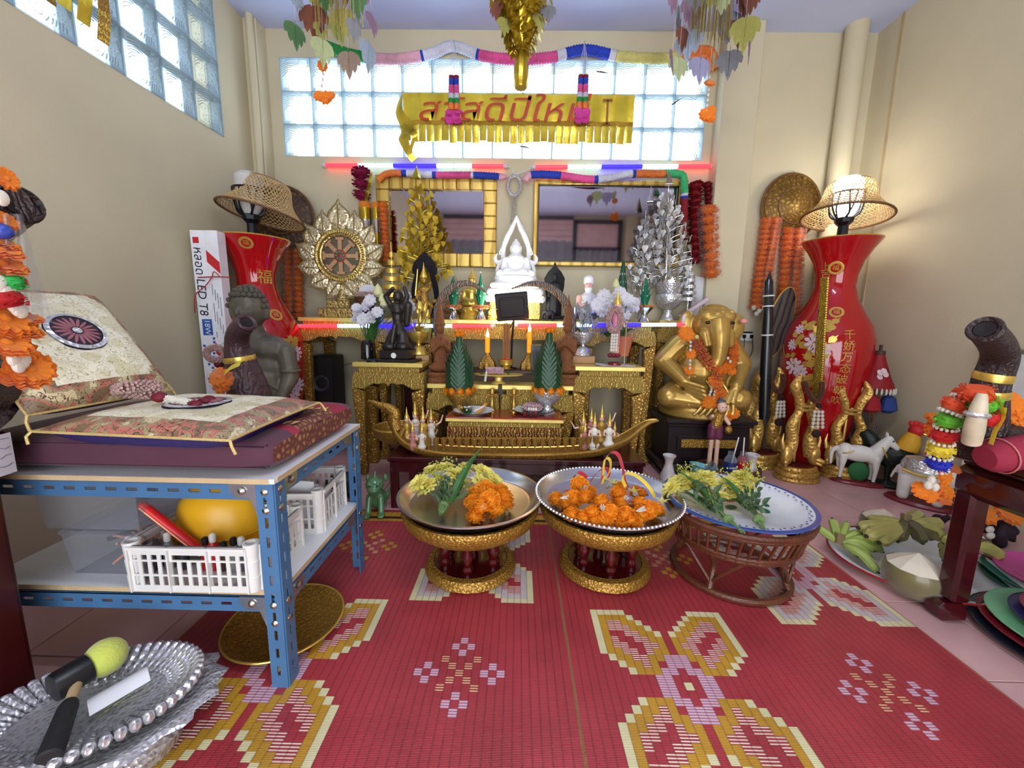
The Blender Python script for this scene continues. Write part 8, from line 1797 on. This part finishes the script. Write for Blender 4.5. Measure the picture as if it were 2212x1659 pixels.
def seated(label, x, yb, yt, Y, m, lab_m= None, hat= True):
 p=P(x, yb, Y=Y); s=mpp(p); u=(P(x, yt, Y=Y).z-ZA); t=thing('seated_figure', label, 'statue', (p.x, Y, ZA))
 MB().lathe([(u*.26, 0), (u*.28, u*.05), (u*.22, u*.12), (u*.26, u*.18), (u*.24, u*.24), (0, u*.25)], 22, cap= False).build('lotus_base', m, t)
 mb=MB(); mb.ball((0, 0, u*.30), (u*.23, u*.16, u*.07)); mb.cap((0, .0, u*.30), (0, 0, u*.52), u*.12, u*.12); mb.ball((0, 0, u*.55), (u*.16, u*.09, u*.09)); mb.ball((0, -.003, u*.73), (u*.075, u*.08, u*.095)); mb.cap((0, 0, u*.6), (0, 0, u*.68), u*.045, u*.045)
 for q in (-1, 1):mb.cap((q*u*.15, 0, u*.55), (q*u*.18, -.01, u*.40), u*.05, u*.04); mb.cap((q*u*.18, -.01, u*.40), (q*u*.04, -u*.12, u*.34), u*.04, u*.035)
 mb.build('body', m, t, vox=max(.0035, u*.018), sm=2)
 if hat:MB().lathe([(u*.085, u*.79), (u*.06, u*.84), (u*.03, u*.9), (.001, u)], 12).build('crown', m, t)
 return t
seated('small gold Buddha on a tall lotus base between the green leaf offerings', 1020, 690, 578, 2.62, gold)
seated('small pale gold deity behind the first green leaf offering', 982, 690, 588, 2.74, mat('rose_gold', (196, 156, 120), .35, .6))
seated('tiny bright gold figure at the foot of the white pedestal', 1062, 690, 655, 2.545, gold)
grn=mat('green_satin_leaf', (16, 116, 82), .4, trl=.15, var=.15, vs=30)
def krathong(label, x, ytop, Y, sc_=1.):
 p=P(x, 690, Y=Y); s=mpp(p)*sc_; t=thing('leaf_offering', label, 'leaf offering', (p.x, Y, ZA)); z= lambda y:P(x, y, Y=Y).z-ZA
 MB().lathe([(s*13, 0), (s*14, .006), (s*8, .03), (s*7, .05), (s*17, z(668)), (s*20, z(665)), (s*18, z(664)), (0, z(668))], 24, cap= False).build('silver_stand', silver, t)
 MB().lathe([(s*7, z(664)), (s*6, z(640)), (s*4.5, z(620)), (s*3, z(605)), (.001, z(ytop))], 14).build('spire', grn, t)
 for ring, (r, zz_, n, l) in enumerate(((15, 660, 12, 30), (11, 650, 10, 30), (7, 640, 8, 28))):
  mb=MB()
  for k in range(n):a=2*pi*(k+.5*ring)/n; blade(mb, (s*r*.4*cos(a), s*r*.4*sin(a), z(zz_)), (s*r*1.1*cos(a), s*r*1.1*sin(a), z(zz_-l)), s*4.5, .004, n=5)
  mb.build('leaf_ring', grn, t)
 for k in range(6):a=k*1.05-1.57; obj('orange_petal', FDISC, t, T(s*14*cos(a), s*14*sin(a), z(663))@rx(20)@SC(s*7))
 for k in range(8):a=k*.785; MB().ball((s*12*cos(a), s*12*sin(a), z(640-6*(k%3))), .0045, 6, 5).build('pearl', jas, t)
 MB().ball((0, 0, z(ytop)), .005, 6, 5).build('pearl', jas, t)
krathong('green satin leaf offering on a silver stand beside the horn tip', 980, 594, 2.54)
krathong('green satin leaf offering with a tall spire beside the white pedestal', 1038, 588, 2.54)
krathong('green satin leaf offering on a silver stand before the silver urn', 1391, 600, 2.545, .95)
p=P(1340, 690, Y=2.66); s=mpp(p); t=thing('green_cone', 'tall dark green cone with white slits beside the hermit figure', 'ornament', (p.x, 2.66, ZA)); u=P(1340, 562, Y=2.66).z-ZA
MB().lathe([(s*14, 0), (s*14, u*.1), (s*15, u*.3), (s*9, u*.65), (s*3, u*.97), (0, u)], 18, cap= False).build('cone', mat('dark_green_cone', (14, 70, 44), .45, bump=.6, bs=60), t)
for k in range(5):
 for q in range(10):a=2*pi*(q+.5*(k%2))/10; r=s*(14.6-2.1*k); MB().ball((r*cos(a), r*sin(a), u*(.25+.13*k)), (.003, .003, .011), 5, 4).build('white_slit', jas, t)
Y=2.70; p=P(1112, 690, Y=Y); s=mpp(p); z= lambda y:P(1112, y, Y=Y).z-ZA; wht=mat('glossy_white_plaster', (244, 244, 244), .35, bump=.1, bs=60, var=.02)
t=thing('white_buddha', 'white seated Buddha under a flame arch on a tiered white pedestal', 'statue', (p.x, Y, ZA))
MB().box((0, 0, z(672)), (s*104, .22, z(655)-z(690)), bev=.003).build('gilt_drawer_base', gold_c, t, smooth= False)
for y0, y1, w in ((655, 641, 124), (641, 626, 116), (626, 613, 104)):
 MB().box((0, 0, (z(y0)+z(y1))/2), (s*w, .25*w/120, z(y1)-z(y0)-.002), bev=.012).build('pedestal_tier', wht, t)
 for k in range(4):MB().box((s*w*(-.36+.24*k), -.125*w/120-.002, (z(y0)+z(y1))/2), (s*w*.2, .008, (z(y1)-z(y0))*.7), bev=.004).build('relief_panel', wht, t)
MB().lathe([(s*46, z(613)), (s*44, z(608)), (s*48, z(603)), (s*44, z(598)), (0, z(598))], 30, sy=.62, cap= False, rip= lambda a, q:1+.015*sin(30*a)).build('lotus_seat', wht, t)
mb=MB(); mb.ball((0, -.01, z(592)), (s*42, s*24, s*8)); mb.cap((-s*34, -.03, z(592)), (s*20, -.06, z(590)), s*8, s*6); mb.cap((s*34, -.03, z(592)), (-s*20, -.05, z(588)), s*8, s*6)
mb.cap((0, .0, z(590)), (0, 0, z(566)), s*17, s*20); mb.ball((0, 0, z(562)), (s*25, s*13, s*10)); mb.cap((0, 0, z(556)), (0, 0, z(548)), s*7, s*7); mb.ball((0, -.004, z(538)), (s*10, s*10.5, s*14)); mb.ball((0, .004, z(527)), (s*9, s*9, s*6)); mb.ball((0, 0, z(522)), (s*4, s*4, s*6))
for q in (-1, 1):mb.cap((q*s*23, 0, z(562)), (q*s*27, 0, z(580)), s*6.5, s*6); mb.cap((q*s*27, 0, z(580)), (q*s*8, -.06, z(592)), s*5.5, s*4.5); mb.ball((q*s*10.5, 0, z(538)), (s*2, s*3, s*8))
mb.ball((0, -s*10.5, z(537)), (s*2, s*3, s*4)); mb.build('body', wht, t, vox=.0042, sm=2)
MB().tube(spline([(-s*18, -s*11, z(558)), (-s*4, -s*15, z(570)), (s*6, -s*15, z(585))], 5), .004, 6).build('robe_fold', wht, t)
arch=[(40, 605), (40, 585), (36, 572), (28, 563), (27, 548), (26, 530), (19, 510), (9, 490), (2, 470), (0, 462)]
for q in (-1, 1):
 ap=spline([(q*s*x, .04, z(y)) for x, y in arch], 5); MB().tube(ap, [s*r for r in lerpr([4, 4, 4.5, 4.5, 5, 5.5, 6, 5.5, 3, 1], len(ap))], 8).build('arch_side', wht, t)
 MB().tube(spline([(q*s*27, .04, z(562)), (q*s*40, .04, z(566)), (q*s*44, .04, z(556)), (q*s*40, .04, z(546))], 5), lerpr([s*5, s*5, s*4, s*.6], 16), 8).build('naga_curl', wht, t)
 fl_=MB()
 for k in range(10):f=k/9; x, y=28-22*f, 548-56*f; fl_.tube([(q*s*x, .04, z(y)), (q*s*(x+7), .04, z(y-2)), (q*s*(x+7), .04, z(y-9))], [s*3, s*2.6, s*.5], 6)
 fl_.build('flame_edge', wht, t)
Y=2.60; p=P(1196, 690, Y=Y); s=mpp(p); z= lambda y:P(1196, y, Y=Y).z-ZA; blk=mat('black_bronze', (34, 34, 38), .35, .4, bump=.6, bs=70, tex='wave', dist=.003)
t=thing('black_stele', 'black standing deity against a pointed black backing', 'statue', (p.x, Y, ZA))
pl=[(0, 563), (5, 576), (14, 586), (22, 600), (21, 620), (17, 640), (17, 688)]
MB().prism([(s*x, z(y)) for x, y in pl][::-1]+[(-s*x, z(y)) for x, y in pl[1:]], .02, T(0, .03, 0), bev=.004).build('backing', blk, t, smooth= False)
mb=MB(); mb.cap((0, 0, z(675)), (0, 0, z(635)), s*10, s*9); mb.ball((0, 0, z(618)), (s*12, s*8, s*10)); mb.ball((0, -.003, z(598)), (s*6, s*6, s*8)); mb.cap((-s*11, 0, z(616)), (-s*12, -.015, z(640)), s*4, s*3); mb.cap((s*11, 0, z(616)), (s*9, -.03, z(632)), s*4, s*3); mb.build('figure', blk, t, vox=.004, sm=1)
MB().box((0, -.0, z(686)), (s*44, .10, z(682)-z(690)), bev=.003).build('base', blk, t, smooth= False)
t=thing('black_elephant', 'small black elephant figure at the foot of the black stele', 'figurine', (P(1188, 690, Y=2.535).x, 2.535, ZA)); u=.075
mb=MB(); mb.ball((0, 0, u*.6), (u*.4, u*.26, u*.28)); mb.ball((-u*.38, 0, u*.72), (u*.2, u*.17, u*.2)); mb.tube([(-u*.5, 0, u*.7), (-u*.62, 0, u*.4), (-u*.6, 0, u*.12)], [u*.1, u*.07, u*.05], 8)
for x in (-.22, .22):
 for y in (-.13, .13):mb.cap((u*x, u*y, u*.5), (u*x, u*y, u*.1), u*.1, u*.09)
mb.build('body', blk, t, vox=.003, sm=1); MB().box((0, 0, .002), (u*1.3, u*.6, .004)).build('base', blk, t, smooth= False)
Y=2.60; p=P(1268, 690, Y=Y); s=mpp(p); z= lambda y:P(1268, y, Y=Y).z-ZA
t=thing('hermit_figure', 'hermit figure with white hair and beard in white and pink robes', 'statue', (p.x, Y, ZA), -6)
MB().box((0, 0, z(684)), (s*46, .11, .03), bev=.003).build('base', black_m, t, smooth= False)
mb=MB(); mb.cap((0, 0, z(672)), (0, 0, z(648)), s*20, s*18); mb.ball((0, 0, z(646)), (s*24, s*13, s*12)); mb.cap((s*20, 0, z(646)), (s*22, -.02, z(668)), s*7, s*7); mb.ball((0, -.02, z(672)), (s*24, s*16, s*9)); mb.build('white_robe', mat('white_robe', (226, 224, 230), .5), t, vox=.004)
mb=MB(); mb.cap((-s*18, -.012, z(644)), (-s*20, -.03, z(664)), s*7.5, s*6); mb.cap((-s*20, -.03, z(664)), (-s*6, -.06, z(658)), s*5, s*4); mb.ball((s*0, -.004, z(617)), (s*9, s*9, s*12)); mb.cap((0, 0, z(634)), (0, 0, z(626)), s*6, s*6); mb.ball((0, -s*9, z(618)), (s*2, s*3, s*4)); mb.build('skin', mat('figurine_skin_pink', (230, 180, 168), .5), t, vox=.0035)
MB().lathe([(s*10, z(614)), (s*11, z(608)), (s*10, z(600)), (s*5, z(595)), (0, z(594))], 16, T(0, .004, 0), cap= False).build('hair', wht, t)
MB().lathe([(s*2, z(642)), (s*6, z(634)), (s*8, z(626)), (s*7.5, z(622))], 12, T(0, -s*6, 0)@SC(1, .6, 1)).build('beard', wht, t)
for q in (-1, 1):MB().ball((q*s*3.6, -s*8.6, z(614)), s*1.1, 6, 5).build('eye', black_m, t)
MB().tube(spline([(-s*9, -s*9, z(640)), (-s*4, -s*15, z(656)), (s*6, -s*15, z(654)), (s*10, -s*9, z(638))], 5), .0025, 5).build('bead_necklace', black_m, t); MB().tube(spline([(-s*14, -s*8, z(638)), (-s*12, -s*13, z(650)), (0, -s*14, z(648))], 5), .003, 5).build('gold_sash', gold, t)
p=P(1240, 690, Y=2.55); s=mpp(p); t=thing('silver_cup', 'small silver cup beside the hermit figure', 'cup', (p.x, 2.55, ZA)); MB().lathe([(s*5, 0), (s*7, .05), (s*7.5, .085), (s*6.5, .085), (s*4.5, .01), (0, .008)], 18, cap= False).build('cup', silver, t); MB().tube(arc((0, 0, .085), s*7, 0, 360, 20, 'xy')[:-1], .0015, 6, closed= True).build('rim', silver, t)
p=P(1518, 688, Y=2.64); t=thing('white_envelope', 'white card envelope standing behind the silver parasol', 'envelope', (P(1508, 640, Y=2.85).x, 2.85, ZA)); h=P(1518, 598, Y=2.85).z-ZA
MB().box((0, 0, h/2), (.10, .012, h), bev=.002).build('card', paper_m, t, ry(3), smooth= False); MB().prism([(.0, h*.3), (.03, h*.5), (.02, h*.52), (.004, h*.34)][::-1], .001, T(.01, -.008, 0)).build('black_mark', ink, t, smooth= False)
a, b=P(1470, 690, Y=2.72), P(1533, 648, Y=2.72); d=b-a; t=thing('pink_carton', 'long pale pink carton leaning on the altar end', 'carton', a)
MB().box((d.length/2, 0, .014), (d.length, .03, .026), ry(-math.degrees(math.atan2(d.z, d.x))), bev=.002).build('carton', mat('pale_pink_card', (220, 190, 196), .6), t, smooth= False)
MB().box((d.length/2, -.0155, .014), (d.length*.9, .001, .008), ry(-math.degrees(math.atan2(d.z, d.x)))).build('printed_band', paper_m, t, smooth= False)
p=P(1470, 692, Y=2.74); t=thing('paper_sheet', 'loose white paper lying at the altar end below the silver urn', 'paper', (p.x, 2.76, ZA)); MB().surf(lambda u, v:(-.08+.16*u, -.05+.08*v, .001+.008*u*u), 6, 3).build('sheet', paper_m, t); MB().surf(lambda u, v:(-.07+.15*u, -.045+.08*v, .003+.012*u*u), 6, 3).build('sheet', paper_m, t)
p=P(792, 690, Y=2.56); s=mpp(p); z= lambda y:P(792, y, Y=2.56).z-ZA; t=thing('gilt_basket', 'dark gilt basket stand heaped with dried pink flowers beside the dharma wheel', 'basket', (p.x, 2.56, ZA))
MB().lathe([(s*12, 0), (s*10, z(684)), (s*5, z(678)), (s*14, z(668)), (s*22, z(650)), (s*24, z(642)), (0, z(646))], 24, cap= False).build('basket', mat('gilt_wicker', (90, 56, 36), .5, .3, bump=.8, bs=50, tex='cells'), t)
fuzzy(MB(), [(s*14*cos(i*.42), s*9*sin(i*.42), z(638)) for i in range(16)], s*7).build('dried_flowers', crown, t)
MB().surf(lambda u, v:(s*(-26+52*u)*(1-.25*v), .05, z(640)+(z(613)-z(640))*v*(1-.3*(2*u-1)**2)), 12, 5).build('paper_fan', paper_m, t)
# ================================================================ under the altar and on the floor
p=P(700, 800, Y=2.62); t=thing('speaker_box', 'tall black loudspeaker under the dharma wheel table', 'speaker', (p.x, 2.66, 0)); MB().box((0, 0, .33), (.16, .18, .66), bev=.008).build('cabinet', black_m, t);
for zz_, r in ((.48, .055), (.28, .06)):MB().lathe([(r, 0), (r*.9, .006), (r*.3, -.01), (0, .0)], 20, T(0, -.092, zz_)@rx(90), cap= False).build('cone', mat('speaker_cone', (40, 40, 52), .6), t)
for i, (x, Y) in enumerate(((820, 2.56), (1370, 2.56), (880, 2.60))):
 p=P(x, 880, Y=Y); t=thing('red_pedestal', ('dark red post stand under the black-haloed deity table', 'dark red post stand under the hermit table', 'dark red short stand beneath the altar')[i], 'stand', (p.x, Y+.06, 0))
 MB().box((0, 0, .30), (.06, .05, .6), bev=.004).build('post', redlac, t); MB().box((0, 0, .012), (.12, .10, .024), bev=.003).build('foot', redlac, t); MB().box((0, 0, .61), (.10, .09, .02), bev=.003).build('cap', redlac, t)
jade=mat('jade_glaze', (84, 128, 84), .2, coat=.4, var=.25, vs=14)
p=P(808, 1112, Z=.005); t=thing('jade_lion', 'green glazed guardian lion figure sitting by the rack', 'figurine', (p.x, p.y+.04, .006), 8); s=mpp(p); u=s*92
mb=MB(); mb.ball((0, .03, u*.25), (u*.22, u*.22, u*.25)); mb.cap((0, .0, u*.3), (0, -.02, u*.6), u*.19, u*.17); mb.ball((0, -.03, u*.72), (u*.21, u*.18, u*.18)); mb.ball((0, -.05, u*.64), (u*.16, u*.14, u*.1))
for q in (-1, 1):mb.cap((q*u*.13, -.03, u*.42), (q*u*.15, -.05, u*.06), u*.075, u*.07); mb.ball((q*u*.16, -.07, u*.04), (u*.09, u*.11, u*.045)); mb.ball((q*u*.2, .02, u*.78), (u*.06, u*.05, u*.1)); mb.ball((q*u*.1, -.045-u*.05, u*.78), (u*.05, u*.05, u*.04))
mb.cap((0, -.02, u*.86), (0, -.015, u*1.02), u*.05, u*.02); mb.cap((u*.2, .05, u*.2), (u*.3, .03, u*.55), u*.05, u*.02)
mb.build('body', jade, t, vox=.004, sm=1)
for q in (-1, 1):MB().ball((q*u*.08, -.03-u*.17, u*.75), u*.022, 7, 5).build('eye', black_m, t)
p=P(738, 1098, Z=.005); t=thing('black_elephant', 'dark wooden elephant figure behind the rack post', 'figurine', (p.x, p.y+.06, .002), 60); s=mpp(p); u=s*78
mb=MB(); mb.ball((0, 0, u*.62), (u*.42, u*.28, u*.30)); mb.ball((-u*.4, 0, u*.75), (u*.22, u*.2, u*.22)); mb.tube([(-u*.55, 0, u*.72), (-u*.66, 0, u*.42), (-u*.62, 0, u*.12)], [u*.11, u*.08, u*.05], 8)
for x in (-.24, .24):
 for y in (-.14, .14):mb.cap((u*x, u*y, u*.5), (u*x, u*y, u*.1), u*.11, u*.1)
mb.build('body', black_w, t, vox=.005, sm=1)
for q in (-1, 1):MB().ball((-u*.34, q*u*.2, u*.74), (u*.13, u*.03, u*.16), 10, 7).build('ear', black_w, t)
# ================================================================ tray of drinks before the black stand
ckm=mat('brown_clay', (96, 52, 38), .45, bump=.6, bs=40, tex='wave', dist=.003); p=P(1556, 1012, Z=.05); t=thing('clay_bowl', 'wide brown clay bowl holding drinks before the black stand', 'bowl', (p.x-.02, p.y-.10, 0)); c=V((p.x-.02, p.y-.10, 0))
MB().lathe([(.13, 0), (.165, .02), (.19, .06), (.185, .10), (.175, .105), (.17, .09), (.16, .035), (0, .03)], 40, sx=1.02, sy=.66, cap= False).build('bowl', ckm, t)
def bottle(label, x, yb, liq, lab_c, mark):
 q=P(x, yb, Y=c.y-.05); t=thing('drink_bottle', label, 'bottle', (q.x, c.y-.04, .036)); s=mpp(q); h=s*64; r=s*13.5
 MB().lathe([(r*.8, 0), (r, .006), (r*.95, h*.3), (r, h*.6), (r*.9, h*.74), (r*.5, h*.88), (r*.48, h), (r*.4, h)], 20, cap= False).build('bottle', clear('bottle_plastic', (236, 240, 244), .12), t)
 MB().lathe([(0, .003), (r*.92, .006), (r*.88, h*.3), (r*.93, h*.6), (r*.82, h*.74), (r*.42, h*.86), (0, h*.86)], 20, cap= False).build('drink', liq, t)
 MB().lathe([(r*1.01, h*.34), (r*1.03, h*.5), (r*1.01, h*.66)], 20, cap= False).build('label', lab_c, t); text(mark, .02, met_white, t, T(-.0, -r*1.06, h*.5)@rx(90), 'label_lettering')
 MB().tube([(0, 0, h*.3), (r*(.9 if x<1590 else -.2), .0, h*1.5)], .0035, 8).build('straw', met_white, t)
bottle('clear water bottle with a blue label and straw in the clay bowl', 1580, 1000, clear('water', (220, 230, 238), .1), mat('blue_label', (26, 44, 110), .4), 'water'); bottle('red drink bottle with a straw in the clay bowl', 1607, 1000, mat('red_drink', (190, 16, 32), .15, trl=.3), mat('red_label', (176, 18, 34), .4), 'soda')
q=P(1512, 985, Y=c.y); t=thing('turquoise_bowl', 'small turquoise bowl with rice in the clay bowl', 'bowl', M=T(q.x, c.y-.02, .05)@ry(10)); MB().lathe([(.03, 0), (.05, .02), (.068, .055), (.070, .058), (.064, .057), (.045, .02), (0, .012)], 26, cap= False).build('bowl', mat('turquoise_glaze', (110, 190, 204), .25), t); MB().ball((0.01, 0, .022), (.03, .028, .012), 12, 7).build('rice', jas, t)
q=P(1540, 995, Y=c.y); t=thing('tipped_glass', 'clear glass tipped against the clay bowl', 'glass', M=T(q.x+.02, c.y-.035, .052)@ry(-38)); MB().lathe([(.022, 0), (.03, .085), (.0285, .085), (.02, .005), (0, .004)], 20, cap= False).build('glass', clear('tumbler_glass', (220, 224, 228), .15), t); MB().lathe([(0, .006), (.02, .006), (.022, .03), (0, .03)], 16, cap= False).build('residue', mat('tan_residue', (170, 130, 96), .6), t)
Y=c.y+.03; q=P(1542, 960, Y=Y); s=mpp(q); z= lambda y:P(1545, y, Y=Y).z-.036; t=thing('boy_figurine', 'topknot boy figurine in a gold vest and purple trousers in the clay bowl', 'figurine', (q.x, Y, .036))
mb=MB(); mb.cap((-s*7, 0, .01), (-s*6, 0, z(935)), s*4.5, s*5); mb.cap((s*8, 0, .01), (s*7, 0, z(935)), s*4.5, s*5); mb.ball((s*8, -.01, z(878)), (s*10, s*10, s*12)); mb.cap((s*6, 0, z(895)), (s*8, 0, z(886)), s*4, s*4); mb.cap((-s*12, 0, z(902)), (-s*14, -.03, z(896)), s*5, s*4); mb.cap((s*18, 0, z(902)), (s*22, -.03, z(912)), s*5, s*4); mb.build('skin', skin, t, vox=.0035, sm=1)
mb=MB(); mb.cap((-s*7, 0, z(942)), (-s*6, 0, z(922)), s*9, s*10); mb.cap((s*8, 0, z(942)), (s*6, 0, z(922)), s*9, s*10); mb.build('trousers', mat('purple_satin', (104, 44, 72), .4), t, vox=.0035, sm=1)
mb=MB(); mb.cap((0, 0, z(918)), (s*4, 0, z(900)), s*12, s*12); mb.build('vest', gold_d, t, vox=.0035, sm=1); MB().ball((s*8, .002, z(868)), (s*9, s*9, s*6), 12, 8).build('hair', mat('grey_hair', (84, 84, 92), .6), t); MB().ball((s*6, .0, z(861)), s*3.5, 8, 6).build('topknot', mat('grey_hair', (84, 84, 92), .6), t)
for q_ in (5, 12):MB().ball((s*q_, -.01-s*9.3, z(877)), s*1.2, 6, 5).build('eye', black_m, t)
MB().ball((s*22, -.03, z(925)), (s*8, s*7, s*9), 10, 7).build('gold_sack', gold_d, t)
for i, (x, y, lab) in enumerate(((1447, 1052, 'small white flared porcelain vase before the black stand'), (1628, 1050, 'small white swan-necked porcelain vase beside the clay bowl'))):
 p=P(x, y, Z=0); s=mpp(p); t=thing('porcelain_vase', lab, 'vase', (p.x, p.y+.04, 0)); h=s*66
 MB().lathe([(s*12, 0), (s*15, h*.08), (s*17, h*.28), (s*12, h*.5), (s*8, h*.7), (s*9, h*.85), (s*14, h), (s*12, h), (s*7, h*.85), (s*6, h*.6)], 22, cap= False, rip=(None if i==0 else (lambda a, q:1+.12*sin(3*a)*(.5<q<.8)))).build('body', mat('white_porcelain', (222, 216, 216), .18, coat=.4), t)
 MB().tube(arc((0, 0, h), s*13, 0, 360, 22, 'xy')[:-1], .0022, 6, closed= True).build('lip', met_white, t)
